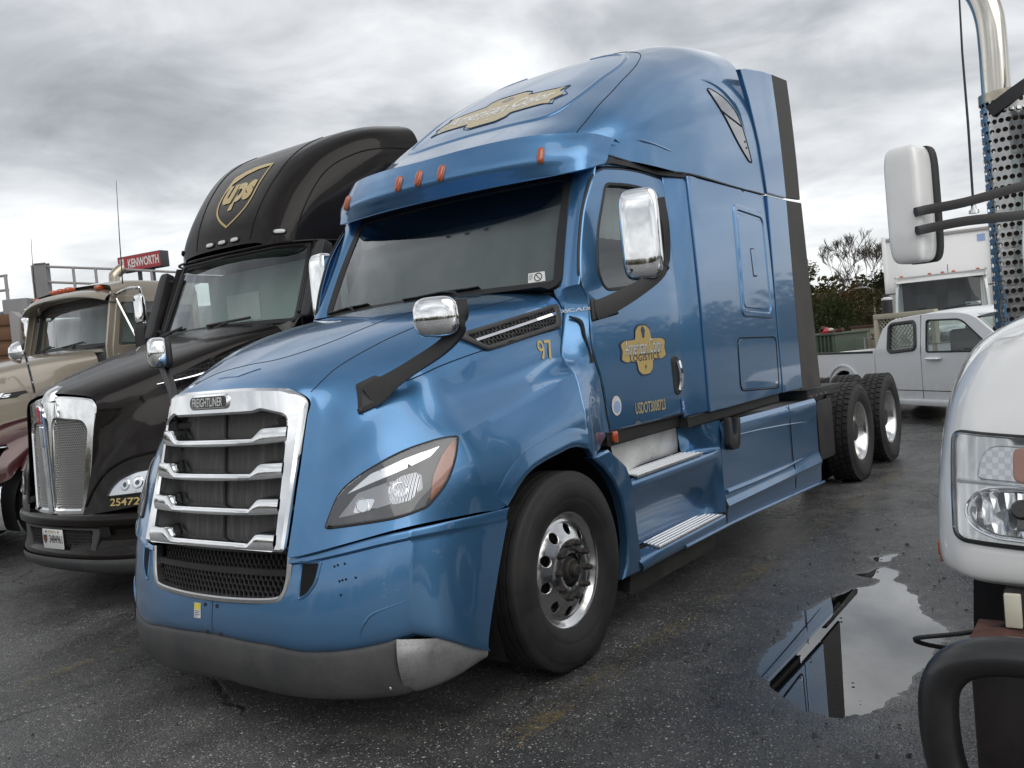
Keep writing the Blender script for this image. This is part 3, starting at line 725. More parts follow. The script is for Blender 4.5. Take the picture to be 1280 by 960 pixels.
# lower mesh grille and its chrome U frame
lf = lambda dx: (lambda a, b: ((1.338-.16*(b-.55)-.18*a*a+dx, a, b), (1, 0, 0)))
U = [(-.52, .838), (-.512, .74), (-.485, .672), (-.43, .648), (-.22, .638), (0, .636), (.22, .638), (.43, .648), (.485, .672), (.512, .74), (.52, .838)]
Up = crom([(a, b, 0) for a, b in U], 5)
obj('grille_frame', sweep([lf(.012)(p[0], p[1])[0] for p in Up], [(-.0145, -.03), (.0145, -.03), (.0145, .006), (.008, .012), (-.008, .012), (-.0145, .006)], up=(1, 0, 0)), 'brushed_metal', T)
def hexmesh(x0, x1, z0, z1, s, w, f, keep=None):
    V, F = [], []; dx = s*math.sqrt(3); dz = 1.5*s; j = 0; z = z0
    while z <= z1:
        x = x0+(dx/2 if j % 2 else 0)
        while x <= x1:
            if keep is None or keep(x, z):
                o = len(V)
                for rr, d in ((s*1.0, -w*.6), (s-w*.5, 0.0), (s-w, -w*.6), (s-w, -.012)):
                    for k in range(6):
                        a = R(60*k+30); q = f(x+rr*math.cos(a), z+rr*math.sin(a))[0]; V.append((q[0]+d, q[1], q[2]))
                for k in range(6):
                    n = (k+1) % 6; F += [(o+r6+k, o+r6+n, o+r6+6+n, o+r6+6+k) for r6 in (0, 6, 12)]
            x += dx
        z += dz; j += 1
    return V, F
obj('lower_mesh', join(hexmesh(-.47, .49, .775, .858, .0175, .0035, lf(-.03)), hexmesh(-.47, .49, .66, .745, .0175, .0035, lf(-.015), lambda x, z: z > .655+max(0, abs(x)-.40)*.3)), 'black_plastic', T, smooth=False)
obj('mesh_divider', sweep([lf(-.02)(a, .762)[0] for a in np.linspace(-.5, .5, 12)], rect_prof(.03, .018), up=(1, 0, 0)), 'black_plastic', T)
obj('mesh_backing', panel([(-.52, .60), (.52, .60), (.52, .875), (-.52, .875)], lf(-.10), (), .1, 0, 0, 0), 'gap_dark', T)
obj('lower_lip', sweep([lf(-.028)(a, .868)[0] for a in np.linspace(-.53, .53, 12)], rect_prof(.05, .012), up=(1, 0, 0)), 'black_plastic', T)
# stickers and plugs on the apron
sticker = obj('bumper_sticker', panel([(-.115, .532), (-.062, .532), (-.062, .602), (-.115, .602)], bfront, (), .04, .002, 0, 0), 'decal_white', T)
obj('sticker_band', panel([(-.113, .572), (-.064, .572), (-.064, .600), (-.113, .600)], bfront, (), .04, .0032, 0, 0), 'decal_yellow', sticker)
[obj('sticker_line', panel([(-.109, z_), (-.109+w_, z_), (-.109+w_, z_+.004), (-.109, z_+.004)], bfront, (), .02, .0032, 0, 0), 'lamp_back', sticker) for z_, w_ in ((.562, .040), (.554, .034), (.546, .040), (.538, .022))]
for (a, b) in ((-.03, .60), (.06, .60), (-.02, .475), (.08, .475)): obj('bumper_plug', lathe([(0, .009), (.004, .009), (.006, .004), (.006, .0005)], 10, 'x', bfront(a, b)[0]), 'black_plastic', T)
obj('plate_seam', tube([bfront(.025, z)[0] for z in np.linspace(.47, .62, 8)], .0018, 6), 'gap_dark', T)
for (a, b) in ((.745, .80), (.76, .805), (.79, .81), (.80, .745), (.785, .742), (.772, .738), (.84, .75), (.78, .68)):
    q, n = bfront(a, b); obj('plug_hole', xf(lathe([(0, .0055), (.0012, .0055), (.0012, .0003)], 8, 'z'), Matrix.Translation(q) @ Vector(n).to_track_quat('Z', 'Y').to_matrix().to_4x4()), 'gap_dark', T)
# dark lower valance and alloy corner shields
vr = []
for i in range(0, 7):
    x, y = BP[i]; b = bot[i]; k = i/6
    zb = [.225, .212, .200, .196, .200, .205, .21][i]
    vr.append([(x+bump_x(b, i)*(1-i/9*.55)-.02, y, b+.012), (x+.014, y*1.0, b-.01), (x+.020-.01*k, y, lerp(b, zb, .45)), (x-.02-.02*k, y, zb+.02), (x-.07-.03*k, y-.01, zb)])
vr[6] = [(p[0]+.03, p[1]-.05, p[2]) for p in vr[6]]
obj('valance', patch(half(np.swapaxes(np.asarray(vr), 0, 1)), 4, 5), 'grey_plastic', T, ang=40)
for s in (1, -1):
    c0 = [(1.118, .985, .476), (1.135, .995, .40), (1.115, .985, .31), (1.055, .95, .215), (1.0, .91, .205)]
    c1 = [(1.045, 1.052, .462), (1.055, 1.062, .40), (1.045, 1.055, .31), (1.0, 1.02, .225), (.96, .97, .21)]
    c2 = [(.90, 1.122, .425), (.905, 1.130, .38), (.90, 1.125, .32), (.885, 1.10, .25), (.86, 1.05, .235)]
    c3 = [(.745, 1.172, .338), (.745, 1.180, .325), (.745, 1.176, .305), (.74, 1.155, .29), (.72, 1.10, .28)]
    obj('corner_shield', patch([[(p[0], p[1]*s, p[2]) for p in c] for c in (c0, c1, c2, c3)], 5, 4), 'trim_grey', T, ang=40)
q = Vector((1.150, .955, .27)); obj('valance_screw', lathe([(0, .008), (.003, .008), (.005, .004), (.005, .0004)], 10, 'x', q), 'clean_chrome', T)

# ---- headlamps
for s in (1, -1):
    base = diag_cast
    f = base if s > 0 else mirf(base)
    # outline in (a = (y-x)/sqrt2, height)
    rt = math.sqrt(.5)
    pts3 = [(1.201,.70,.962),(1.114,.72,1.113),(1.036,.78,1.179),(.912,.92,1.264),(.78,1.05,1.297),(.712,1.10,1.297),(.73,1.09,1.21),(.785,1.07,1.10),(.88,1.02,1.01),(.984,.95,.985)]
    o2 = [((p[1]-p[0])*rt, p[2]) for p in pts3]
    OL = rnd(o2, [.02, .08, .08, .1, .1, .012, .06, .06, .03, .1], 5)
    hl = obj('headlamp', panel(OL, f, (), .03, .004, .004, .004), 'lamp_dark', T)
    obj('lamp_bezel', tube([Vector(f(*p)[0])+Vector(f(*p)[1])*.003 for p in dense(OL, .025)], .0045, 6, closed=True), 'seal_black', hl)
    def sub(name, poly, mt, off, r=.01, bev=.001):
        return obj(name, panel(rnd(poly, r), f, (), .02, off, 0, bev), mt, hl)
    def mp(t): return [((p[1]-p[0])*rt, p[2]) for p in t]
    I = inset(OL, .010)
    # bright upper reflector, beam chamber and amber turn strip, all under one clear lens
    x0 = o2[0][0]; x5 = o2[5][0]
    def uv(u, v):       # u 0..1 across, v 0..1 between lower and upper outline
        a = lerp(x0, x5, u); up = pl(sorted([o2[0], o2[1], o2[2], o2[3], o2[4], o2[5]]), a); lo = pl([o2[0], o2[9], o2[8], o2[7], o2[6], o2[5]], a); return (a, lerp(lo, up, v))
    sub('reflector_chamber', [uv(.10, .30), uv(.30, .22), uv(.55, .25), uv(.70, .30), uv(.70, .55), uv(.45, .62), uv(.25, .66)], 'lamp_back', .0055)
    sub('lamp_strip', [uv(.17, .78), uv(.35, .72), uv(.60, .70), uv(.78, .74), uv(.86, .86), uv(.60, .86), uv(.35, .90)], 'lamp_bright', .0058)
    sub('beam_reflector', [uv(.47, .22), uv(.62, .20), uv(.69, .40), uv(.68, .60), uv(.55, .62), uv(.46, .50)], 'lamp_ribbed', .0075, .02)
    sub('beam_reflector', [uv(.20, .26), uv(.33, .22), uv(.37, .42), uv(.25, .52)], 'lamp_bright', .0068, .02)
    sub('turn_signal', [uv(.735, .06), uv(.83, .06), uv(.93, .10), uv(.975, .60), uv(.955, .88), uv(.86, .66), uv(.78, .40)], 'amber_dull', .0085, .015)
    c1, c2 = uv(.54, .42), uv(.275, .36)
    for c, rr in ((c1, .03), (c2, .028)):
        L = [Vector(f(*p)[0])+Vector(f(*p)[1])*.009 for p in ellipse(rr, rr, 16, c)]
        obj('beam_ring', tube(L, .0022, 5, closed=True), 'clean_chrome', hl)
    obj('lens', panel(inset(OL, .004), f, (), .025, .012, .008, .005), 'lens', hl)
# ---- hood side vents (on a smooth sheet fitted just proud of the hood side)
def vent_surface():
    A, B_ = [], []
    for a in np.linspace(-.42, .36, 16):
        for b in np.linspace(1.66, 1.92, 12):
            if inside((a, b), [(.385, 1.763), (-.440, 1.905), (-.405, 1.772), (.232, 1.672)]):
                A.append((1, a, b, a*a, a*b, b*b)); B_.append(side_cast(a, b)[0][1])
    A = np.array(A); k, *_ = np.linalg.lstsq(A, np.array(B_), rcond=None); res = float(np.max(np.array(B_)-A @ k))
    return k, res
VK, VRES = vent_surface()
def vent_f(s):
    def f(a, b):
        y = float(np.dot(VK, (1, a, b, a*a, a*b, b*b))); gx_ = VK[1]+2*VK[3]*a+VK[4]*b; gz_ = VK[2]+VK[4]*a+2*VK[5]*b; n = Vector((-gx_, 1, -gz_)).normalized()
        return Vector((a, (y+VRES*.9)*s, b)), Vector((n.x, n.y*s, n.z))
    return f
for s in (1, -1):
    f = vent_f(s)
    o = rnd([(.385, 1.763), (-.440, 1.905), (-.405, 1.772), (.232, 1.672)], [.015, .03, .03, .03])
    i = rnd([(.310, 1.756), (-.385, 1.876), (-.362, 1.792), (.226, 1.697)], .015)
    v = obj('hood_vent', panel(o, f, [i], .05, .018, .04, .008, hskirt=.014), 'grey_plastic', T, ang=40)
    obj('vent_backing', panel(i, f, (), .06, .003, 0, 0), 'gap_dark', v)
    obj('vent_mesh', hexmesh(-.38, .31, 1.69, 1.885, .0155, .0035, lambda a, b: (f(a, b)[0]+f(a, b)[1]*.010, None), lambda a, b: inside((a, b), inset(i, .004))), 'black_plastic', v, smooth=False)
    L = [f(a, pl([(-.37, 1.846), (.29, 1.722)], a))[0]+f(a, 1.78)[1]*.014 for a in np.linspace(.280, -.368, 14)]
    obj('vent_blade', sweep(L, [(-.0095, -.004), (.0095, -.004), (.007, .007), (-.007, .007)], up=f(0, 1.78)[1]), 'clean_chrome', v)
obj('unit_number', flat(text2d('97', height=.108, width=.122, bold=.006), lambda a, b: side_cast(-.215-a, 1.652+b), .003), 'gold_decal', T)

# ---- hood mirrors
def rbox(c, sx, sy, sz, p=3.2, n=14):
    """rounded superellipsoid block"""
    V = []; e = 2/p
    def pw(v): return math.copysign(abs(v)**e, v)
    for i in range(n+1):
        ph = -math.pi/2+math.pi*i/n
        for j in range(2*n):
            th = 2*math.pi*j/(2*n); V.append((c[0]+sx*pw(math.cos(ph))*pw(math.cos(th)), c[1]+sy*pw(math.cos(ph))*pw(math.sin(th)), c[2]+sz*pw(math.sin(ph))))
    return V, grid_faces(n+1, 2*n, wrap_v=True)
def rotz(vf, a, c): return xf(vf, Matrix.Translation(c) @ Matrix.Rotation(a, 4, 'Z') @ Matrix.Translation(-Vector(c)))
for s in (1, -1):
    k = (lambda vf: vf) if s > 0 else mir
    path = [(.915,.765,1.512), (.865,.83,1.560), (.80,.93,1.625), (.735,1.06,1.700), (.700,1.14,1.770), (.690,1.165,1.835), (.690,1.165,1.915)]
    pp = crom(path, 5)
    n = len(pp); sc = [(1, lerp(1.25, .75, sm(0, .35, i/(n-1)))*lerp(1, .9, i/(n-1))) for i in range(n)]
    mr = obj('hood_mirror', k(sweep(pp, [(-.018, -.042), (.014, -.046), (.018, 0), (.014, .046), (-.018, .042), (-.022, 0)], up=(-.25, .15, 1), scale=sc)), 'black_plastic', T, ang=50)
    basef = side_cast
    bo = rnd([(.912, 1.568), (.970, 1.438), (.872, 1.480), (.825, 1.512), (.800, 1.56), (.832, 1.602)], [.01, .01, .03, .03, .03, .01])
    obj('mirror_foot', k(panel(bo, basef, (), .03, .022, .024, .012)), 'black_plastic', mr, ang=40)
    hd = rbox((.765, 1.085, 1.845), .060, .105, .092, 3.4)
    obj('mirror_shell', k(rotz(hd, R(28), (.765, 1.085, 1.845))), 'clean_chrome', mr, ang=180)
    bk = rbox((.712, 1.080, 1.842), .022, .100, .090, 3.6)
    obj('mirror_back', k(rotz(bk, R(28), (.765, 1.085, 1.845))), 'black_plastic', mr, ang=180)

# ---- cab side surface
def ysurf(x, z):
    b = 1.10+.07*min(1, max(0, (-x-.3)/1.2)); s = sm(1.58, 1.9, -x)
    b = b*(1-s)+1.215*s; t = .075*(1-s)+.02*s
    return b-t*max(0, (z-1.7)/1.0)**1.5
def side_f(sd=1, off=0.0): return lambda a, b: ((a, (ysurf(a, b)+off)*sd, b), (0, sd, 0))
def cowl_f(sd=1):
    def f(a, b):
        yh = pl([(1.05, 1.207), (1.3, 1.193), (1.5, 1.135), (1.608, 1.032), (1.76, 1.004), (1.87, .977), (2.0, .945)], b)
        xh = pl([(1.05, -.22), (1.3, -.245), (1.51, -.285), (1.608, -.325), (1.757, -.405), (1.87, -.462), (2.0, -.45)], b)
        yd = ysurf(-.56, b); xd = pl([(1.1, -.62), (1.46, -.58), (1.6, -.53), (1.9, -.53), (2.03, -.48)], b)
        t = sm(0, 1, (xh-a)/max(.04, xh-xd)); return (a, (yh+(yd-yh)*t)*sd, b), (0, sd, 0)
    return f
door_o = [(-.855,2.700),(-.645,2.443),(-.540,2.202),(-.495,2.024),(-.552,1.896),(-.532,1.733),(-.540,1.592),(-.600,1.459),(-.648,1.146),(-1.554,1.153),(-1.580,1.569),(-1.640,2.411),(-1.660,2.708),(-1.282,2.735)]
door_o = rnd(door_o, [.12, .1, .1, .06, .05, .08, .08, .08, .01, .03, .1, .05, .05, .3])
win_o = rnd([(-.93,2.612),(-.742,2.304),(-.684,2.075),(-.735,1.965),(-1.335,1.995),(-1.47,2.085),(-1.565,2.605),(-1.25,2.632)], [.05, .1, .08, .06, .1, .08, .06, .2])
for s in (1, -1):
    cowl = [(-.462,1.985),(-.476,1.87),(-.418,1.757),(-.338,1.610),(-.298,1.51),(-.258,1.30),(-.235,1.112),(-.30,1.05),(-.458,1.07),(-.640,1.14),(-.588,1.459),(-.528,1.592),(-.520,1.733),(-.541,1.896),(-.483,2.024)]
    obj('cowl_panel', panel(cowl, cowl_f(s), (), .06, 0, .03, .005), 'blue_paint', T, ang=50)
    d = obj('door', panel(door_o, side_f(s), [win_o], .07, .002, .03, .007, hskirt=.03), 'blue_paint', T, ang=40)
    obj('window_seal', tube([(p[0], (ysurf(*p)-.004)*s, p[1]) for p in dense(win_o, .05)], .013, 6, closed=True), 'seal_black', d)
    obj('door_seal', tube([(p[0], (ysurf(*p)-.012)*s, p[1]) for p in dense(door_o, .06)], .010, 6, closed=True), 'seal_black', d)
    obj('side_window', panel(win_o, side_f(s, -.02), (), .1, 0, 0, 0), 'tint_glass', d)
    hb = rnd([(-1.420,1.535),(-1.512,1.535),(-1.522,1.282),(-1.432,1.278)], .04)
    h = obj('door_handle', panel(hb, side_f(s), (), .04, .010, .012, .008), 'black_plastic', d)
    obj('handle_grip', sweep([(-1.485, (ysurf(-1.48, 1.5)+.022)*s, 1.50), (-1.492, (ysurf(-1.48, 1.4)+.034)*s, 1.42), (-1.490, (ysurf(-1.48, 1.35)+.030)*s, 1.36), (-1.485, (ysurf(-1.48, 1.3)+.018)*s, 1.31)], [(-.014, -.008), (.014, -.008), (.012, .006), (-.012, .006)], up=(0, s, 0)), 'clean_chrome', d)
    cs = [(-.88,2.765),(-.895,2.722),(-1.282,2.75),(-1.672,2.722),(-1.653,2.411),(-1.593,1.569),(-1.566,1.12),(-1.862,1.13),(-1.862,2.745),(-1.05,2.80)]
    obj('cab_rear_post', panel(cs, side_f(s, -.012), (), .06, 0, .02, .004), 'blue_paint', T, ang=40)
    ss = rnd([(-1.866,1.120),(-3.345,1.120),(-3.352,2.735),(-1.866,2.742)], .012)
    sl = obj('sleeper_side', panel(ss, side_f(s), (), .09, .001, .03, .006), 'blue_paint', T, ang=40)
    bo = rnd([(-2.585,1.755),(-3.285,1.720),(-3.300,2.590),(-2.625,2.622)], .07)
    b2 = rnd([(-2.645,1.815),(-3.215,1.785),(-3.230,2.530),(-2.685,2.560)], .05)
    bg = obj('luggage_door', panel(bo, side_f(s), [b2], .08, .010, .010, .016, hskirt=.012), 'blue_paint', sl, ang=25)
    obj('door_inset', panel(inset(b2, .004), side_f(s), (), .08, .007, .008, .016), 'blue_paint', bg, ang=25)
    obj('latch_recess', panel(rnd([(-2.885,2.285),(-2.975,2.290),(-2.985,2.065),(-2.895,2.060)], .02), side_f(s), (), .04, .0095, .003, .003), 'seal_black', bg)
    obj('latch', panel(rnd([(-2.893,2.275),(-2.967,2.280),(-2.977,2.075),(-2.903,2.070)], .018), side_f(s), (), .04, .0115, .003, .003), 'blue_paint', bg)
    lo = rnd([(-2.470,1.605),(-3.290,1.580),(-3.275,1.165),(-2.445,1.215)], .06)
    obj('hatch_seam', tube([(p[0], (ysurf(*p)+.002)*s, p[1]) for p in dense(lo, .06)], .005, 6, closed=True), 'gap_dark', sl)
    obj('hatch', panel(inset(lo, .006), side_f(s), (), .08, .004, .004, .008), 'blue_paint', sl)
    obj('hatch_lock', lathe([(0, .018), (.006, .018), (.008, .010), (.008, .0005)], 14, 'y', (-3.225, ysurf(-3.2, 1.2)*s+(.003 if s > 0 else -.011), 1.205)), 'clean_chrome', sl)
    obj('sill_strip', box(-1.56, -3.33, (1.10)*s, (1.185)*s, 1.055, 1.118, .008), 'chassis_black', T)
    obj('sill_strip', box(-.60, -1.58, (1.02)*s, (1.120)*s, 1.07, 1.140, .008), 'chassis_black', T)
    obj('marker_lamp', rbox((-.665, 1.132*s, 1.112), .022, .016, .034, 4, 8), 'amber', T)
# ---- roof
RX = [-.60, -.75, -.90, -1.07, -1.25, -1.45, -1.7, -2.1, -2.5, -2.9, -3.35]
ZC = [2.905, 2.985, 3.06, 3.15, 3.275, 3.405, 3.565, 3.775, 3.920, 4.035, 4.10]
YS = [.34, .72, .88, 1.00, 1.08, 1.13, 1.16, 1.195, 1.205, 1.205, 1.203]
ZS = [2.84, 2.83, 2.81, 2.793, 2.785, 2.772, 2.760, 2.748, 2.746, 2.744, 2.742]
NE = [2.4, 2.6, 2.9, 3.1, 3.2, 3.2, 3.2, 3.2, 3.3, 3.5, 3.7]
def roof_pt(i, t):
    e = 2/NE[i]; c, s_ = max(0, math.cos(t)), max(0, math.sin(t)); return (RX[i], YS[i]*c**e, ZS[i]+(ZC[i]-ZS[i])*s_**e)
tt = [R(a) for a in (0, 10, 20, 30, 38, 45, 52, 60, 69, 79, 90)]
Pr = [[roof_pt(i, t) for t in reversed(tt)] for i in range(len(RX))]
# turned-in lower edge
roof_vf = patch(half(Pr), 5, 4)
roof = obj('roof_fairing', roof_vf, 'blue_paint', T, ang=180)
RB = bvh_vf(roof_vf)
roof_side = caster(RB, (0, 3, 0), (1, 0, 0), (0, 0, 1), (0, -1, 0))
rdir = Vector((-.72, 0, -.69))
roof_front = caster(RB, (0, 0, 0), (0, 1, 0), (1, 0, 0), (0, 0, -1))
def roof_top(a, b):       # a = y, b = x, seen from above
    h = RB.ray_cast(Vector((b, a, 6)), Vector((0, 0, -1))); n = h[1] if h[1].z > 0 else -h[1]; return h[0], n
for s in (1, -1):
    obj('roof_edge', tube([(x, (ysurf(x, z)+.004)*s, z) for x, z in ((-1.02, 2.795), (-1.3, 2.78), (-1.6, 2.762), (-1.9, 2.75), (-2.6, 2.744), (-3.35, 2.741))], .008, 6, smooth=4), 'seal_black', T)
    obj('drip_rail', sweep([(x, (ysurf(x, z)-.002)*s, z) for x, z in ((-.90, 2.742), (-1.05, 2.765), (-1.3, 2.763), (-1.6, 2.748), (-1.85, 2.735))], rect_prof(.03, .022), up=(0, s, 0)), 'seal_black', T)
    eye = crom([(-2.50,3.448,0),(-2.63,3.448,0),(-2.80,3.395,0),(-2.95,3.280,0),(-3.10,3.00,0),(-3.085,2.975,0),(-3.03,2.985,0),(-2.82,3.115,0),(-2.63,3.285,0)], 4, closed=True)
    ey = [(p[0], p[1]) for p in eye]; f = roof_side if s > 0 else mirf(roof_side)
    w = obj('roof_window', panel(ey, f, (), .06, .004, 0, .002), 'sleeper_window', roof)
    L = [Vector(f(*p)[0])+Vector(f(*p)[1])*.004 for p in ey]; obj('window_trim', tube(L, .0045, 5, closed=True), 'seal_black', w)
    L = [Vector(f(a, b)[0])+Vector(f(a, b)[1])*.005 for a, b in ((-2.61, 3.30), (-2.75, 3.27), (-2.965, 3.235))]; obj('window_bar', tube(L, .006, 5), 'seal_black', w)
    for a, b in ((-3.0, 3.12), (-3.02, 3.075)): obj('window_stud', tube([Vector(f(a, b)[0])+Vector(f(a, b)[1])*.004, Vector(f(a, b)[0])+Vector(f(a, b)[1])*.009], .008, 8), 'seal_black', w)
    # brow over the window, side shoulder line
    L = [Vector(f(a, b)[0])-Vector(f(a, b)[1])*.012 for a, b in ((-2.35, 3.52), (-2.6, 3.53), (-2.80, 3.47), (-2.97, 3.34), (-3.13, 3.02))]
    obj('window_brow', tube(L, [.004, .022, .026, .024, .006], 8, smooth=5), 'blue_paint', roof)
    L = [Vector(f(a, b)[0])-Vector(f(a, b)[1])*.010 for a, b in ((-1.20, 2.925), (-1.4, 2.925), (-1.65, 2.90), (-1.85, 2.87))]
    obj('roof_crease', tube(L, [.002, .016, .014, .004], 8, smooth=5), 'blue_paint', roof)
    # raised border of the front sign panel and roof seam
    P = crom([(.0, -1.09, 0), (.28*s, -1.085, 0), (.50*s, -1.09, 0), (.63*s, -1.15, 0), (.69*s, -1.32, 0), (.73*s, -1.65, 0), (.73*s, -1.95, 0), (.62*s, -2.2, 0), (.3*s, -2.3, 0)], 8)
    obj('sign_border', tube([Vector(roof_top(p[0], p[1])[0])-Vector(roof_top(p[0], p[1])[1])*.020 for p in P], .030, 12), 'blue_paint', roof)
    P = crom([(.88*s, -.97, 0), (.89*s, -1.2, 0), (.88*s, -1.6, 0), (.83*s, -2.0, 0), (.70*s, -2.3, 0), (.4*s, -2.45, 0)], 8)
    obj('roof_seam', tube([roof_top(p[0], p[1])[0] for p in P], .0035, 6), 'gap_dark', roof)
# sign on the roof: an ornate plaque with two lines of lettering
def plaque(w, h):
    q = [(0, .50), (.10, .50), (.16, .42), (.17, .30), (.40, .26), (.46, .30), (.44, .16), (.50, 0)]
    q += [(a, -b) for a, b in reversed(q[:-1])]; q += [(-a, b) for a, b in reversed(q[1:-1])]
    return [(a*w, b*h) for a, b in rnd(q, .02, 3)]
rs = lambda a, b: roof_top(a, -1.415-b*.66)
sg = obj('roof_sign', panel(plaque(1.10, .62), rs, (), .05, .004, 0, 0), 'sand_decal', roof)
obj('sign_lettering', flat(text2d('American Color', width=.94, height=.20, shear=.15, bold=.025), rs, .0055, (0, .03)), 'decal_white', sg)
obj('sign_lettering', flat(text2d('LOGISTICS', width=.62, height=.075, spacing=1.2, bold=.02), rs, .0055, (0, -.105)), 'decal_white', sg)
obj('sign_emblem', flat(fill(ellipse(.05, .05, 16), (), 0), rs, .0055, (0, .215)), 'lamp_back', sg)
obj('sign_emblem', flat(fill(ellipse(.012, .014, 8), (), 0), rs, .0055, (0, -.225)), 'decal_white', sg)
ol = plaque(1.17, .68); obj('sign_outline', tube([Vector(rs(*p)[0])+Vector(rs(*p)[1])*.002 for p in dense(ol, .04)], .003, 5, closed=True), 'decal_navy', sg)
# ---- sun visor with marker lights
VY = [0, .35, .68, .90, 1.02, 1.085]
vis = []
for y, tx, tz, fx, fz, lx, lz, ux in zip(VY, (-.52, -.555, -.65, -.79, -.93, -1.08), (2.912, 2.925, 2.935, 2.932, 2.925, 2.90), (-.470, -.502, -.585, -.69, -.79, -.98), (2.76, 2.765, 2.775, 2.785, 2.80, 2.80), (-.530, -.555, -.625, -.695, -.755, -.93), (2.662, 2.665, 2.672, 2.678, 2.688, 2.735), (-.80, -.82, -.85, -.88, -.90, -1.0)):
    vis.append([(tx-.10, y*.985, tz-.012), (tx, y, tz), (lerp(tx, fx, .55), y, lerp(tz, fz, .45)), (fx, y*1.003, fz), (lerp(fx, lx, .55), y*1.004, lerp(fz, lz, .6)), (lx, y*1.0, lz), (lx-.02, y*.99, lz-.004), (ux, y*.95, 2.70)])
vis_vf = patch(half(np.swapaxes(np.asarray(vis), 0, 1)), 5, 6, cu=(1, 5))
visor = obj('sun_visor', vis_vf, 'blue_paint', T, ang=45)
VB = bvh_vf(vis_vf); vf_ = caster(VB, (2, 0, 0), (0, 1, 0), (0, 0, 1), (-1, 0, 0))
for y in (0, .178, -.178, .813, -.813):
    q, n = vf_(y, 2.798); fr = Matrix.Translation(Vector(q)+Vector(n)*.004) @ Vector(n).to_track_quat('X', 'Z').to_matrix().to_4x4() @ Matrix.Rotation(R(-8 if y > .5 else -10), 4, 'X')
    ml = obj('marker_light', xf(rbox((0, 0, 0), .020, .021, .052, 2.6, 10), fr), 'amber', visor, ang=180)
    obj('lamp_base', xf(rbox((-.006, 0, 0), .014, .024, .056, 3, 8), fr), 'amber_dull', ml, ang=180)
# ---- windscreen
def ws(u, v):   # u -1..1 across, v 0 bottom..1 top
    yb, yt = .955, .875; y = lerp(yb, yt, v)*u
    x = lerp(-.405, -.765, v)-.085*abs(u)**2.2-.02*math.sin(math.pi*v)*-1; z = lerp(2.022, 2.690, v)-.012*abs(u)**2*(1-v)
    return (x, y, z)
obj('windscreen', ([ws(u, v) for v in np.linspace(-.02, 1.02, 10) for u in np.linspace(-1, 1, 25)], grid_faces(10, 25)), 'cab_glass', T, ang=180)
sunband = crom([(-.93, .955, 0), (-.90, .74, 0), (-.80, .665, 0), (-.4, .68, 0), (0, .69, 0), (.4, .70, 0), (.75, .715, 0), (.86, .76, 0), (.94, .90, 0), (.94, .975, 0), (.5, .985, 0), (0, .985, 0), (-.5, .98, 0)], 4, closed=True)
wf = lambda a, b: (ws(a, b), (.87, 0, .47))
obj('shade_band', flat(fill([(p[0], p[1]) for p in sunband], (), .08), wf, -.006), 'dark_tint', T, ang=180)
rim_uv = rnd([(-1, 0), (1, 0), (1, 1), (-1, 1)], .09, 6)
obj('windscreen_seal', sweep([ws(*p) for p in dense(rim_uv, .08)], [(-.030, -.004), (.030, -.004), (.026, .010), (-.026, .010)], up=(.87, 0, .47), closed=True), 'seal_black', T, ang=50)
wst = obj('windscreen_sticker', flat(fill([(.80, .045), (.915, .05), (.905, .135), (.795, .13)], (), .05), wf, .004), 'decal_white', T)
L = [Vector(ws(*p))+Vector((.87, 0, .47))*.005 for p in ellipse(.024, .034, 20, (.865, .090))]; obj('sticker_ring', tube(L, .0028, 5, closed=True), 'decal_black', wst)
obj('sticker_bar', tube([Vector(ws(.850, .112))+Vector((.87, 0, .47))*.005, Vector(ws(.880, .068))+Vector((.87, 0, .47))*.005], .0025, 5), 'decal_black', wst)
[obj('sticker_line', flat(fill([(.803, v_), (.803+w_, v_), (.803+w_, v_+.006), (.803, v_+.006)], (), 0), wf, .0048), 'lamp_back', wst) for v_, w_ in ((.112, .028), (.098, .022), (.084, .026), (.070, .018))]
for s in (1, -1):
    # pillar between windscreen and door
    rowsP = []
    for v in (-.03, .25, .5, .75, 1.03):
        a = Vector(ws(1.0, v)); x = lerp(-.492, -.862, v); z = lerp(2.022, 2.712, v); b = Vector((x, ysurf(x, z), z)); m_ = a.lerp(b, .5)+Vector((.02, .012, .0))
        rowsP.append([(p[0], p[1]*s, p[2]) for p in (a, a.lerp(m_, .55), m_, m_.lerp(b, .6)+Vector((.004, .004, 0)), b, b+Vector((-.03, -.03, 0)))])
    obj('windscreen_pillar', patch(rowsP, 4, 4), 'blue_paint', T, ang=60)
# wipers
for (u0, u1, ub) in ((-.99, -.52, -.60), (-.17, .46, .36)):
    A = Vector(ws(u0, .030))+Vector((.87, 0, .47))*.014; B = Vector(ws(u1, .050))+Vector((.87, 0, .47))*.014; C_ = A.lerp(B, .55)+Vector((.87, 0, .47))*.02; pv = Vector(ws(ub, -.03))+Vector((.04, 0, .0))
    w = obj('wiper', sweep([A, A.lerp(B, .5), B], rect_prof(.006, .03), up=(.87, 0, .47)), 'seal_black', T)
    obj('wiper_arm', tube([pv, pv.lerp(C_, .3)+Vector((.02, 0, .03)), C_], [.012, .009, .006], 6), 'seal_black', w)
    obj('wiper_bridge', tube([A.lerp(B, .15)+Vector((.008, 0, .004)), C_, A.lerp(B, .88)+Vector((.008, 0, .004))], .005, 5), 'seal_black', w)
obj('cowl_grille', patch([[(x, y, z-.01*(abs(y)**2)) for y in np.linspace(-.94, .94, 9)] for x, z in ((-.33, 2.012), (-.43, 1.995), (-.52, 1.99))], 3, 3), 'black_plastic', T)
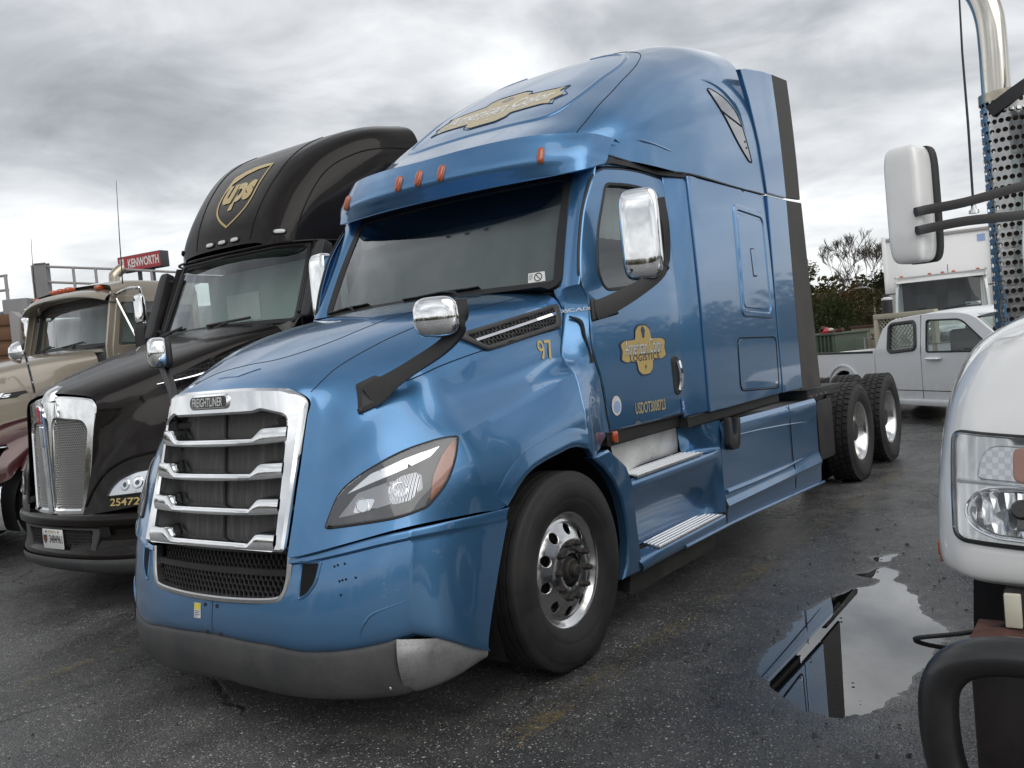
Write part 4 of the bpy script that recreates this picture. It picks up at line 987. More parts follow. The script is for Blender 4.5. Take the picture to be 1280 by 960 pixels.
# ---- interior
obj('dashboard', prism([(-.52, 1.5), (-.55, 2.02), (-.75, 2.03), (-1.0, 1.90), (-1.05, 1.5)], -.96, .96, 'y', .02), 'interior_dark', T)
obj('windscreen_curtain', ([tuple(Vector(ws(u, v))+Vector((-.10-.0015*math.sin(u*40), 0, -.01))) for v in np.linspace(.06, .99, 5) for u in np.linspace(-.965, .90, 120)], grid_faces(5, 120)), 'curtain_dark', T, ang=180)
obj('window_curtain', ([(x, .985+.008*math.sin(x*55), z) for z in (2.30, 2.5, 2.72) for x in np.linspace(-.86, -1.60, 50)], grid_faces(3, 50)), 'curtain', T, ang=180)
obj('cab_floor', box(-.5, -1.9, -1.0, 1.0, 1.13, 1.17), 'interior_dark', T)
obj('headliner', box(-.95, -3.2, -1.03, 1.03, 2.70, 2.73), 'interior_grey', T)
obj('sleeper_bulkhead', box(-1.95, -2.0, -1.12, 1.12, 1.15, 2.72), 'interior_dark', T)
for s in (1, -1):
    st = obj('seat', join(box(-1.18, -1.62, .42*s, .90*s, 1.62, 1.76, .04)), 'interior_dark', T)
    obj('seat_back', join(box(-1.52, -1.66, .43*s, .89*s, 1.74, 2.36, .05), box(-1.53, -1.64, .54*s, .78*s, 2.38, 2.58, .04)), 'interior_dark', st)
obj('steering_wheel', xf(join(tube([(.22*math.cos(a), .22*math.sin(a), 0) for a in np.linspace(0, 2*math.pi, 28, endpoint=False)], .014, 6, closed=True), tube([(-.2, 0, -.02), (0, 0, -.05), (.2, 0, -.02)], .02, 6), tube([(0, 0, -.05), (0, 0, -.4)], .03, 8)), Matrix.Translation((-1.06, .62, 2.0)) @ Matrix.Rotation(R(35), 4, 'Y')), 'interior_dark', T)
# ---- door lettering
ds = lambda a, b: ((-1.090-a, ysurf(-1.09-a, 1.595+b)+.002, 1.595+b), (0, 1, 0))
pq = [(0, .50), (.09, .49), (.16, .40), (.18, .22), (.42, .21), (.50, .15), (.47, 0)]
pq += [(a, -b) for a, b in reversed(pq[:-1])]; pq += [(-a, b) for a, b in reversed(pq[1:-1])]
pq = [(a*.53, b*.30) for a, b in rnd(pq, .03, 3)]
lg = obj('door_emblem', panel([(a*1.06, b*1.08) for a, b in pq], ds, (), .06, .003, 0, 0), 'decal_navy', T)
obj('emblem_field', panel(pq, ds, (), .06, .0045, 0, 0), 'gold_decal', lg)
obj('emblem_text', flat(text2d('American Color', width=.45, height=.095, bold=.02), ds, .0062, (0, .02)), 'decal_navy', lg)
obj('emblem_text', flat(text2d('American Color', width=.446, height=.090, bold=.0), ds, .0066, (-.002, .022)), 'decal_white', lg)
obj('emblem_text', flat(text2d('LOGISTICS', width=.35, height=.042, spacing=1.15, bold=.012), ds, .0062, (0, -.045)), 'decal_navy', lg)
obj('emblem_figure', flat(fill([(-.012, -.03), (.012, -.03), (.018, 0), (.026, .01), (.016, .03), (0, .042), (-.018, .03), (-.024, .012), (-.014, 0)], (), 0), ds, .0062, (0, .105)), 'decal_navy', lg)
obj('emblem_figure', flat(join(fill([(-.012, -.003), (.012, -.003), (.012, .003), (-.012, .003)], (), 0), fill([(-.003, -.016), (.003, -.016), (.003, .016), (-.003, .016)], (), 0)), ds, .0062, (0, -.105)), 'decal_navy', lg)
dd = lambda cx, cz: (lambda a, b: ((cx-a, ysurf(cx-a, cz+b)+.002, cz+b), (0, 1, 0)))
obj('registration_number', flat(text2d('USDOT3008723', width=.365, height=.070, bold=.018), dd(-1.11, 1.243), .004, rot=R(-1.5)), 'sand_decal', T)
rb = obj('round_sticker', panel(ellipse(.052, .058, 28), dd(-.722, 1.288), (), .05, .004, 0, 0), 'decal_white', T)
obj('sticker_centre', panel(ellipse(.036, .036, 20, (.004, -.008)), dd(-.722, 1.288), (), .05, .0052, 0, 0), 'decal_pale_blue', rb)
hs = obj('height_sticker', panel([(-.024, -.045), (.024, -.045), (.024, .045), (-.024, .045)], dd(-1.528, 1.205), (), .05, .004, 0, 0), 'decal_blue', T)
obj('sticker_mark', flat(text2d('S', height=.05, width=.028), dd(-1.528, 1.205), .0055), 'decal_white', hs)
obj('model_name', flat(text2d('CASCADIA', width=.105, height=.020, shear=.3, bold=.01), lambda a, b: (lambda q: ((q[0][0], q[0][1]+.002, q[0][2]), q[1]))(cowl_f(1)(-.490-a, 1.862+b)), .004, rot=R(2)), 'decal_white', T)
# bonnet strap
obj('hood_strap', tube([(-.447, 1.03, 1.826), (-.478, 1.085, 1.79), (-.484, 1.10, 1.70), (-.505, 1.11, 1.62), (-.515, 1.112, 1.555)], [.006, .012, .009, .006, .016], 6, smooth=4), 'seal_black', T)
# ---- door mirrors
for s in (1, -1):
    k = (lambda vf: vf) if s > 0 else mir
    ft = rnd([(-.553,1.915),(-.545,1.785),(-.84,1.822),(-.760,1.90)], [.015, .015, .03, .08])
    mr = obj('door_mirror', k(panel(ft, side_f(1), (), .05, .022, .024, .012)), 'black_plastic', T, ang=40)
    ap = crom([(-.585,1.115,1.846), (-.66,1.185,1.875), (-.77,1.30,1.945), (-.88,1.405,2.035), (-.905,1.435,2.13), (-.905,1.445,2.30), (-.895,1.435,2.46)], 5)
    n = len(ap); sc = [(lerp(1, .7, sm(.5, .7, i/(n-1))), lerp(1.1, .5, sm(.1, .7, i/(n-1)))) for i in range(n)]
    obj('mirror_arm', k(sweep(ap, [(-.022, -.048), (.020, -.050), (.026, 0), (.020, .050), (-.022, .048), (-.028, 0)], up=(-.3, .2, 1), scale=sc)), 'black_plastic', mr, ang=50)
    c = (-.825, 1.335, 2.262)
    obj('mirror_shell', k(rotz(rbox(c, .060, .118, .262, 5.0, 16), R(14), c)), 'clean_chrome', mr, ang=180)
    cb = (-.878, 1.328, 2.262)
    obj('mirror_glass', k(rotz(rbox(cb, .030, .112, .256, 5.5, 14), R(14), c)), 'black_plastic', mr, ang=180)

# ---- steps and side skirts (left side detailed, right side kept the same)
def step_side(s):
    k = (lambda vf: vf) if s > 0 else mir
    # arch panel between wheel well and steps
    ap = [(-.285,1.048),(-.40,.975),(-.495,.885),(-.560,.775),(-.592,.66),(-.600,.52),(-.565,.40),(-.50,.322),(-.74,.315),(-.72,.60),(-.705,.85),(-.655,.945),(-.47,1.065)]
    fa = lambda a, b: ((a, 1.200-.03*sm(.75, 1.08, b)*0, b), (0, 1, 0))
    st = obj('step_fairing', k(panel(ap, fa, (), .06, 0, .05, .012)), 'blue_paint', T, ang=40)
    # riser between the two treads (leans out towards the bottom), lower nose
    P = [[(x, lerp(y, 1.197, k_), z) for x, k_ in ((-.705, 0), (-.95, 0), (-1.3, 0), (-1.7, .06), (-1.90, .25), (-1.97, .7), (-2.033, 1))] for y, z in ((1.165, .852), (1.190, .838), (1.196, .80), (1.180, .765), (1.155, .70), (1.11, .60), (1.065, .50), (1.04, .40))]
    obj('step_riser', k(patch(P, 4, 3)), 'blue_paint', st, ang=45)
    P = [[(x, y, z) for x in (-.72, -1.0, -1.5, -1.98)] for y, z in ((1.10, .392), (1.195, .392), (1.212, .382), (1.215, .34), (1.205, .315), (1.12, .305))]
    P[1][0] = (-.72, 1.16, .392); P[2][0] = (-.70, 1.20, .38)
    obj('step_nose', k(patch(P, 3, 3, cu=(1, 4))), 'blue_paint', st, ang=45)
    obj('kick_plate', k(patch([[(-.655, 1.10, 1.085), (-1.1, 1.085, 1.075), (-1.60, 1.075, 1.06)], [(-.72, 1.085, .96), (-1.1, 1.05, .955), (-1.66, 1.05, .95)], [(-.80, 1.07, .872), (-1.2, 1.02, .872), (-1.715, 1.02, .872)]], 4, 4)), 'step_alloy', st, ang=180)
    obj('step_end', k(patch([[(-1.60, 1.075, 1.055), (-1.75, 1.15, 1.050), (-2.05, 1.20, 1.045)], [(-1.66, 1.06, .95), (-1.78, 1.14, .95), (-2.05, 1.198, .95)], [(-1.71, 1.05, .872), (-1.80, 1.13, .866), (-2.05, 1.196, .858)], [(-1.71, 1.15, .856), (-1.80, 1.19, .852), (-2.05, 1.20, .845)]], 4, 4)), 'blue_paint', st, ang=50)
    for z, x0, x1, y0, y1, sk in ((.862, -.775, -1.725, 1.035, 1.192, .10), (.398, -.95, -1.93, 1.045, 1.205, .10)):
        tr = obj('step_tread', k(prism(rnd([(x0, y1), (x1, y1), (x1-.02, y0), (x0-.10, y0)], .01, 2), z-.006, z+.006, 'z', .002, 1)), 'step_alloy', st, smooth=False)
        V, F = [], []
        for i in range(44):
            for j in range(5):
                x = x0-.03-(x0-x1-.06)*i/43-.10*(1-(j+.5)/5)*.6*(1-i/43); y = lerp(y0+.015, y1-.014, j/4)
                v, f = lathe([(0, .0085), (.005, .006), (.005, .0035), (.001, .0028)], 8, 'z', (x, y, z+.006)); o = len(V); V += v; F += [tuple(q+o for q in ff) for ff in f]
        obj('tread_grip', k((V, F)), 'clean_chrome', tr)
        V, F = [], []
        for i in range(40):
            x = x0-.01-(x0-x1-.02)*i/39; v, f = box(x-.008, x+.008, y1-.004, y1+.005, z-.012, z+.0075, .0015, 1); o = len(V); V += v; F += [tuple(q+o for q in ff) for ff in f]
        obj('tread_teeth', k((V, F)), 'clean_chrome', tr)
    obj('step_back', k(box(-.72, -2.0, .90, 1.04, .40, .86, .01)), 'blue_paint', st)
    obj('rubber_skirt', k(prism([(-.60, .312), (-2.02, .312), (-2.06, .30), (-2.0, .15), (-.75, .155), (-.66, .20)], 1.085, 1.11, 'y', .006)), 'rubber_flap', st)
    # tank skirt behind the steps
    TS = [1.025, .985, .925, .86, .60, .50, .44, .40, .31]
    TY = [1.190, 1.206, 1.208, 1.200, 1.196, 1.200, 1.222, 1.208, 1.200]
    rr = []
    for x in (-2.035, -2.5, -3.0, -3.5, -3.9, -4.205):
        d = (-x-2.035)/2.17; rr.append([(x, y+.012*d, lerp(z, [.990, .955, .89, .80, .56, .50, .42, .37, .235][i], d)) for i, (z, y) in enumerate(zip(TS, TY))])
    sk = obj('tank_skirt', k(patch(rr, 4, 4, cv=(6,))), 'blue_paint', T, ang=30)
    obj('skirt_seam', k(tube([(-3.48, 1.214, 1.0), (-3.49, 1.212, .8), (-3.50, 1.208, .56), (-3.50, 1.222, .42), (-3.50, 1.21, .30)], .0035, 6)), 'gap_dark', sk)
    obj('skirt_lip', k(tube([(-1.30, 1.214, .322), (-2.03, 1.214, .312), (-2.5, 1.216, .298), (-3.5, 1.226, .262), (-4.21, 1.232, .236)], .012, 8)), 'blue_paint', sk)
    for zz in ((.905, .818),): obj('skirt_crease', k(tube([(-2.25, 1.204, .908), (-2.8, 1.206, .885), (-3.4, 1.209, .850), (-3.9, 1.213, .815)], [.007, .008, .007, .001], 8)), 'blue_paint', sk)
    obj('skirt_crease', k(tube([(-2.06, 1.203, .535), (-2.6, 1.212, .523), (-3.2, 1.216, .515), (-3.76, 1.214, .520)], [.018, .018, .014, .001], 8)), 'blue_paint', sk)
    hk = obj('skirt_hook', k(prism(rnd([(-2.10, 1.05), (-2.15, 1.06), (-2.17, .92), (-2.24, .92), (-2.27, 1.035), (-2.33, 1.035), (-2.29, .84), (-2.25, .815), (-2.14, .82), (-2.09, .86)], .02, 3), 1.20, 1.245, 'y', .008)), 'black_plastic', T)
    obj('skirt_top', k(box(-2.05, -4.19, .95, 1.19, .955, .985, .01)), 'chassis_black', T)
    obj('tank', k(lathe([(-2.2, .001), (-2.2, .28), (-3.9, .28), (-3.9, .001)], 24, 'x', (0, .86, .68))), 'brushed_metal', T)
step_side(1); step_side(-1)
# ---- rear side extenders
for s in (1, -1):
    k = (lambda vf: vf) if s > 0 else mir
    up_ = [(-3.06,3.70),(-3.20,3.735),(-3.56,3.790),(-3.82,3.812),(-3.845,2.752),(-3.372,2.752),(-3.298,3.133),(-3.18,3.479),(-3.08,3.69)]
    lo_ = [(-3.375,2.735),(-3.842,2.735),(-3.862,1.112),(-3.368,1.118)]
    fe = lambda a, b: ((a, 1.214-.06*max(0, (b-2.75))**2*.6*(1 if a > -3.6 else .8), b), (0, 1, 0))
    e1 = obj('side_extender', k(panel(up_, fe, (), .09, .004, .03, .006)), 'blue_paint', T, ang=40)
    e2 = obj('side_extender', k(panel(lo_, fe, (), .09, .004, .03, .006)), 'blue_paint', T, ang=40)
    obj('rubber_flap', k(panel([(-3.826,3.812),(-4.235,3.838),(-4.232,2.772),(-3.851,2.756)], fe, (), .12, .002, .02, .004)), 'rubber_flap', e1, ang=40)
    obj('rubber_flap', k(panel([(-3.848,2.735),(-4.262,2.745),(-4.40,1.085),(-3.868,1.10)], fe, (), .12, .002, .02, .004)), 'rubber_flap', e2, ang=40)
obj('sleeper_back', box(-3.30, -3.34, -1.15, 1.15, 1.1, 3.0, .01), 'blue_paint', T)
obj('roof_back', (np.array([[-3.35, y, z] for y, z in [(p[1], p[2]) for p in Pr[-1]]]+[[-3.35, -p[1], p[2]] for p in reversed(Pr[-1][1:])]).tolist(), [tuple(range(2*len(tt)-1))]), 'blue_paint', T, smooth=False)
# ---- chassis
for s in (1, -1):
    obj('frame_rail', box(1.0, -7.3, .38*s, .46*s, .72, .98, .01), 'chassis_black', T)
    k = (lambda vf: vf) if s > 0 else mir
    P = lathe([(.70, .66), (1.175, .66)], 24, 'y', (0, 0, .50), -25, 205)
    obj('wheel_well', k(P), 'gap_dark', T)
    obj('well_wall', k(box(-.68, .72, .66, .70, .30, 1.16)), 'gap_dark', T)
    # quarter fender and flap ahead of the drive wheels
    q = obj('quarter_fender', k(prism([(-4.12, 1.075), (-5.20, 1.055), (-5.22, 1.01), (-4.62, .985), (-4.56, .95), (-4.12, .95)], .78, 1.175, 'y', .008)), 'chassis_black', T)
    obj('fender_rib', k(sweep([(-4.15, 1.16, 1.012), (-4.62, 1.165, 1.003), (-5.15, 1.16, .985)], rect_prof(.03, .03))), 'black_plastic', q)
    obj('mud_flap', k(prism(rnd([(-4.50, .94), (-4.98, .93), (-4.96, .37), (-4.50, .38)], .03), 1.12, 1.135, 'y', .004)), 'black_plastic', q)
    for i in range(4): obj('rivet', k(lathe([(1.18, .008), (1.184, .007), (1.186, .001)], 8, 'y', (-4.2-.15*i, 0, 1.005))), 'brushed_metal', q)
obj('engine_block', box(.9, -.5, -.36, .36, .55, 1.35, .03), 'chassis_black', T)
obj('radiator_core', box(1.02, 1.10, -.46, .46, .62, 1.45, .01), 'chassis_black', T)
obj('front_axle', box(-.06, .06, -.9, .9, .36, .48, .02), 'chassis_black', T)
obj('deck_plate', box(-3.5, -4.6, -.45, .45, .98, 1.0, .005), 'chassis_black', T)
fw = obj('fifth_wheel', prism(rnd([(-5.6, -.42), (-5.6, .42), (-6.2, .46), (-6.75, .30), (-6.75, .12), (-6.3, .06), (-6.3, -.06), (-6.75, -.12), (-6.75, -.30), (-6.2, -.46)], .05), 1.10, 1.15, 'z', .008), 'chassis_black', T)
for x in (-5.70, -7.02): obj('rear_axle', tube([(x, -.95, .51), (x, 0, .51), (x, .95, .51)], [.08, .16, .08], 12), 'chassis_black', T)
steer_wheel('front_wheel', T, (0, 1.160, .505), 1, rot=R(7)); steer_wheel('front_wheel', T, (0, -1.160, .505), -1)
for x in (-5.703, -7.023):
    for s in (1, -1): drive_wheel('drive_wheel', T, (x, 1.190*s, .505), s)

# ================================================================ black tractor parked beside it
def build_black():
    K = root('semi_truck', 'black tractor with gold shield on its roof fairing and chrome mesh grille', 'truck', (0, -3.30, 0))
    H = [
     [(.300,0,1.665),(.285,.25,1.650),(.232,.518,1.585),(.262,.500,1.36),(.292,.475,1.10),(.318,.450,.95),(.342,.425,.82),(.362,.405,.735)],
     [(.21,0,1.715),(.19,.30,1.700),(.130,.585,1.625),(.150,.600,1.39),(.190,.605,1.17),(.235,.620,1.02),(.275,.622,.88),(.30,.625,.755)],
     [(-.10,0,1.830),(-.10,.35,1.815),(-.12,.70,1.735),(-.10,.755,1.52),(-.03,.800,1.36),(.085,.860,1.18),(.13,.90,.99),(.16,.91,.790)],
     [(-.50,0,1.960),(-.50,.40,1.945),(-.50,.80,1.865),(-.50,.845,1.67),(-.45,.900,1.50),(-.28,1.06,1.30),(-.17,1.12,1.06),(-.10,1.13,.81)],
     [(-.90,0,2.065),(-.90,.45,2.050),(-.90,.865,1.985),(-.90,.905,1.80),(-.90,.955,1.60),(-.85,1.13,1.40),(-.80,1.18,1.27),(-.75,1.20,1.12)],
     [(-1.20,0,2.135),(-1.20,.45,2.125),(-1.25,.90,2.060),(-1.27,.945,1.85),(-1.27,1.00,1.62),(-1.30,1.15,1.42),(-1.30,1.18,1.20),(-1.30,1.18,1.05)]]
    hv = patch(half(H), 5, 5); hood = obj('hood', hv, 'black_paint', K, ang=180)
    hb = bvh_vf(hv); hs = caster(hb, (0, 2, 0), (1, 0, 0), (0, 0, 1), (0, -1, 0)); hf = caster(hb, (3, 0, 0), (0, 1, 0), (0, 0, 1), (-1, 0, 0)); ht = caster(hb, (0, 0, 4), (1, 0, 0), (0, 1, 0), (0, 0, -1))
    def g(y, z): return .345-.070*(z-.75)-.36*y*y
    gfn = lambda dx: (lambda a, b: ((g(a, b)+dx, a, b), (1, 0, 0)))
    out = rnd([(-.405, .715), (.405, .715), (.515, 1.52), (.47, 1.605), (.16, 1.640), (-.16, 1.640), (-.47, 1.605), (-.515, 1.52)], [.03, .03, .12, .08, .1, .1, .08, .12])
    il = rnd([(.035, .775), (.335, .775), (.415, 1.38), (.375, 1.435), (.07, 1.470), (.035, 1.44)], [.02, .02, .05, .04, .04, .03]); ir = [(-a, b) for a, b in il]
    obj('grille_surround', panel(out, gfn(.03), [il, ir], .05, 0, .06, .014, hskirt=.06), 'chrome', K, ang=40)
    obj('grille_bar', prism(rnd([(-.034, .745), (.034, .745), (.042, 1.50), (.0, 1.60), (-.042, 1.50)], .01), .365, .395, 'x', .008), 'chrome', K, ang=40)
    obj('grille_mesh', join(*[hexmesh(*( (.04, .43) if s > 0 else (-.43, -.04)), .785, 1.47, .0125, .0050, gfn(.002), lambda x, z: inside((abs(x), z), il)) for s in (1, -1)]), 'grille_wire', K, smooth=False)
    obj('mesh_backing', panel([(-.40, .74), (.40, .74), (.46, 1.5), (-.46, 1.5)], gfn(-.05), (), .1, 0, 0, 0), 'gap_dark', K)
    e = obj('emblem', prism(rnd([(-.030, 1.43), (.030, 1.43), (.036, 1.56), (0, 1.60), (-.036, 1.56)], .03), .372, .408, 'x', .006), 'chrome', K)
    obj('emblem_field', prism(rnd([(-.022, 1.44), (.022, 1.44), (.027, 1.55), (0, 1.585), (-.027, 1.55)], .025), .406, .411, 'x', .001), 'sign_red', e)
    obj('emblem_letters', flat(text2d('K\nW', width=.028, height=.085, bold=.02), plane_f((.4115, 0, 1.505), (0, 1, 0), (0, 0, 1), (1, 0, 0)), .0005), 'clean_chrome', e)
    obj('emblem_spine', prism(rnd([(-.022, 1.26), (.022, 1.26), (.026, 1.42), (-.026, 1.42)], .012), .385, .405, 'x', .005), 'chrome', e)
    # nose ornament on the chrome header
    obj('nose_wing', patch([[(.37, 0, 1.60), (.35, .05, 1.605), (.29, .09, 1.62)], [(.33, 0, 1.68), (.31, .05, 1.675), (.26, .08, 1.665)], [(.24, 0, 1.725), (.23, .05, 1.715), (.2, .08, 1.69)]], 4, 4), 'chrome', K); obj('nose_wing', mir(patch([[(.37, 0, 1.60), (.35, .05, 1.605), (.29, .09, 1.62)], [(.33, 0, 1.68), (.31, .05, 1.675), (.26, .08, 1.665)], [(.24, 0, 1.725), (.23, .05, 1.715), (.2, .08, 1.69)]], 4, 4)), 'chrome', K)
    # bumper
    bp = [(.395, 0), (.385, .25), (.350, .50), (.27, .75), (.14, .95), (-.05, 1.10), (-.30, 1.17)]
    rows = [[(x+o, y, z) for z, o in ((.745, -.06), (.735, -.01), (.70, .012), (.655, .008), (.62, -.03), (.56, -.035), (.48, -.02), (.43, .0), (.38, -.01), (.34, -.06))] for x, y in bp]
    bo = obj('bumper', patch(half(np.swapaxes(np.asarray(rows), 0, 1)), 3, 5, cu=(3, 4, 7)), ['black_paint'], K, ang=35)
    bf2 = lambda dx: (lambda a, b: ((pl([(0, .395), (.25, .385), (.50, .350), (.75, .27), (.95, .14), (1.1, -.05)], abs(a))+dx, a, b), (1, 0, 0)))
    obj('lower_mesh', hexmesh(-.40, .45, .45, .60, .016, .004, bf2(-.018), lambda x, z: abs(x) < .42+(z-.45)*.3), 'black_plastic', K, smooth=False)
    obj('bumper_insert', panel(rnd([(-.62, .40), (.46, .40), (.56, .63), (-.62, .63)], .02), bf2(-.012), [rnd([(-.42, .435), (.42, .435), (.48, .615), (-.48, .615)], .02)], .06, 0, .02, .004), 'grey_plastic', K)
    obj('tow_recess', panel(rnd([(.57, .57), (.66, .57), (.65, .645), (.56, .645)], .01), bf2(.004), (), .05, 0, 0, .002), 'gap_dark', K)
    obj('valance', patch(half(np.swapaxes(np.asarray([[(x+o, y, z) for z, o in ((.40, .008), (.36, .012), (.30, -.03), (.27, -.10))] for x, y in bp[:6]]), 0, 1)), 3, 5), 'grey_plastic', K, ang=40)
    pf = plane_f((.403, 0, .545), (0, 1, 0), (0, 0, 1), (1, 0, 0))
    lp = obj('licence_plate', prism(rnd([(-.1525, .469), (.1525, .469), (.1525, .621), (-.1525, .621)], .012), .398, .4025, 'x', .001), 'decal_white', K)
    obj('plate_number', flat(text2d('3484961', width=.195, height=.062, bold=.012), pf, .001, (.045, .0)), 'decal_black', lp)
    obj('plate_state', flat(text2d('INDIANA', width=.11, height=.018), pf, .001, (.0, .057)), 'gold_decal', lp)
    obj('plate_shield', flat(fill(rnd([(-.028, .03), (.028, .03), (.028, -.01), (0, -.042), (-.028, -.01)], .006), (), 0), pf, .001, (-.112, 0)), 'shield_brown', lp)
    for a in (-.09, .09): obj('plate_bolt', lathe([(0, .007), (.004, .006), (.004, .001)], 8, 'x', (.4025, a, .602)), 'seal_black', lp)
    # headlamps
    for s in (1, -1):
        f = hf if s > 0 else mirf(hf)
        O = rnd([(.625, .862), (.66, .93), (.72, .985), (.84, 1.035), (.95, 1.045), (.95, .88)], [.01, .03, .05, .05, .03, .03])
        hl = obj('headlamp', panel(O, f, (), .03, .004, .004, .004), 'lamp_bright', K)
        obj('lamp_bezel', tube([Vector(f(*p)[0])+Vector(f(*p)[1])*.004 for p in dense(O, .03)], .008, 6, closed=True), 'seal_black', hl)
        for c in ((.77, .945), (.86, .955)):
            obj('beam_reflector', panel(ellipse(.036, .045, 18, c), f, (), .02, .010, .006, .006), 'clean_chrome', hl)
            obj('beam_bulb', panel(ellipse(.014, .018, 12, c), f, (), .02, .013, 0, .002), 'lamp_dark', hl)
        obj('lens', panel(inset(O, .003), f, (), .03, .016, .010, .004), 'lens', hl)
        obj('brow_line', tube([Vector(f(*p)[0]) for p in crom([(.43, .80, 0), (.50, .93, 0), (.60, 1.06, 0), (.75, 1.13, 0), (.95, 1.17, 0)], 5)[:, :2]], .012, 6), 'black_paint', K)
    obj('unit_number', flat(text2d('254725', width=.27, height=.055, bold=.015), hf, .004, (.79, .822)), 'gold_decal', K)
    # hood vent and its strip
    for s in (1, -1):
        f = hs if s > 0 else mirf(hs)
        v = obj('hood_vent', panel(rnd([(-.18, 1.70), (-.55, 1.80), (-1.0, 1.96), (-.98, 1.86), (-.55, 1.70), (-.22, 1.645)], .02), f, (), .05, .004, .004, .003), 'vent_mesh', K)
        obj('vent_strip', tube([Vector(f(a, b)[0])+Vector(f(a, b)[1])*.008 for a, b in ((-.14, 1.662), (-.5, 1.715), (-.9, 1.84), (-1.05, 1.90))], [.006, .015, .015, .008], 8, smooth=5), 'clean_chrome', v)
    # windscreen and cab
    def w2(u, v):
        y = lerp(1.00, .955, v)*u; return (lerp(-1.20, -1.50, v)-.17*abs(u)**2.2, y, lerp(2.125, 2.785, v)-.02*u*u*(1-v))
    obj('windscreen', ([w2(u, v) for v in np.linspace(0, 1, 8) for u in np.linspace(-1, 1, 21)], grid_faces(8, 21)), 'ups_glass', K, ang=180)
    obj('windscreen_seal', sweep([w2(*p) for p in dense(rnd([(-1, 0), (1, 0), (1, 1), (-1, 1)], .06), .1)], [(-.02, -.004), (.02, -.004), (.02, .010), (-.02, .010)], up=(.9, 0, .42), closed=True), 'seal_black', K)
    for u0, u1 in ((-.95, -.45), (.0, .55)):
        A = Vector(w2(u0, .03))+Vector((.02, 0, .01)); B = Vector(w2(u1, .07))+Vector((.02, 0, .01)); wp = obj('wiper', tube([A, A.lerp(B, .5), B], .012, 6), 'seal_black', K); obj('wiper_arm', tube([A.lerp(B, .5), A.lerp(B, .3)+Vector((.07, 0, -.05))], .010, 6), 'seal_black', wp)
    def ys(x, z): return lerp(1.09, 1.20, sm(2.0, 2.7, -x))-.05*max(0, z-1.9)**1.3
    sf = lambda s, o=0: (lambda a, b: ((a, (ys(a, b)+o)*s, b), (0, s, 0)))
    dw = rnd([(-1.72, 2.68), (-1.52, 2.20), (-1.56, 2.06), (-2.15, 2.06), (-2.22, 2.15), (-2.25, 2.68)], .06)
    for s in (1, -1):
        d = obj('door', panel(rnd([(-1.62, 2.76), (-1.36, 2.14), (-1.40, 1.2), (-2.30, 1.2), (-2.34, 2.76)], .06), sf(s), [dw], .12, .002, .02, .006), 'black_paint', K)
        obj('side_window', panel(dw, sf(s, -.015), (), .2, 0, 0, 0), 'cab_glass', d)
        obj('windscreen_pillar', patch([[tuple(Vector(w2(s, v))), tuple(Vector(w2(s, v)).lerp(Vector((lerp(-1.38, -1.64, v), ys(-1.5, 2.4)*s, lerp(2.12, 2.80, v))), .5)+Vector((.015, .012*s, 0))), (lerp(-1.385, -1.645, v), ys(-1.5, lerp(2.12, 2.8, v))*s, lerp(2.12, 2.80, v))] for v in (-.03, .3, .7, 1.03)], 4, 4), 'black_paint', K)
        obj('sleeper_side', panel(rnd([(-2.35, 1.15), (-4.9, 1.15), (-4.9, 2.80), (-2.35, 2.80)], .02), sf(s), (), .2, 0, .02, .006), 'black_paint', K)
        obj('cowl_panel', panel([(-1.27, 1.06), (-1.28, 2.05), (-1.355, 2.13), (-1.395, 1.2), (-1.39, 1.06)], lambda a, b: ((a, lerp(1.16, ys(-1.4, b), sm(1.3, 1.7, b))*s*.985, b), (0, s, 0)), (), .1, 0, .02, .004), 'black_paint', K)
        obj('side_skirt', box(-1.9, -4.9, 1.1*s, 1.19*s, .30, 1.13, .02), 'black_paint', K)
        # mirrors on tall black housings
        c = (-1.50, 1.17*s, 2.44)
        m = obj('door_mirror', xf(rbox((0, 0, 0), .06, .060, .36, 8), Matrix.Translation(c) @ Matrix.Rotation(R(-22), 4, 'Y')), 'black_plastic', K, ang=180)
        [obj('mirror_arm', tube(q_, .018, 8), 'black_plastic', m) for q_ in ([(-1.62, 1.02*s, 2.68), (-1.60, 1.16*s, 2.70)], [(-1.38, 1.02*s, 2.18), (-1.42, 1.16*s, 2.2)])]
        obj('frame_rail', box(.1, -7.6, .38*s, .46*s, .70, .95, .01), 'chassis_black', K)
    # roof fairing
    X = [-1.44, -1.50, -1.60, -1.75, -1.97, -2.25, -2.60, -3.05]; Z = [2.87, 3.08, 3.28, 3.49, 3.71, 3.88, 4.00, 4.06]; Y = [.58, .70, .78, .84, .91, 1.01, 1.12, 1.17]; E_ = [2.6, 2.8, 3.2, 3.8, 4.8, 6.0, 7.5, 8.5]
    ta = [R(a) for a in (0, 12, 24, 34, 42, 48, 56, 66, 78, 90)]
    P = [[(x, y*max(0, math.cos(t))**(2/e), 2.815+(z-2.815)*max(0, math.sin(t))**(2/e)) for t in reversed(ta)] for x, z, y, e in zip(X, Z, Y, E_)]
    rv = patch(half(P), 4, 4); rf = obj('roof_fairing', rv, 'black_paint', K, ang=180); rb = bvh_vf(rv)
    obj('fairing_back', ([tuple(p) for p in half([P[-1]])[0]], [tuple(range(2*len(ta)-1))]), 'black_paint', K, smooth=False)
    obj('roof_cap', box(-2.4, -4.9, -1.12, 1.12, 2.72, 2.83, .02), 'black_paint', K)
    fr = caster(rb, (2, 0, 0), (0, 1, 0), (0, 0, 1), (-1, 0, 0))
    sh = [(-.235, .34), (-.12, .395), (.02, .425), (.15, .43), (.29, .405), (.29, -.02), (.25, -.14), (.15, -.25), (.03, -.34), (-.10, -.25), (-.20, -.14), (-.24, -.02)]
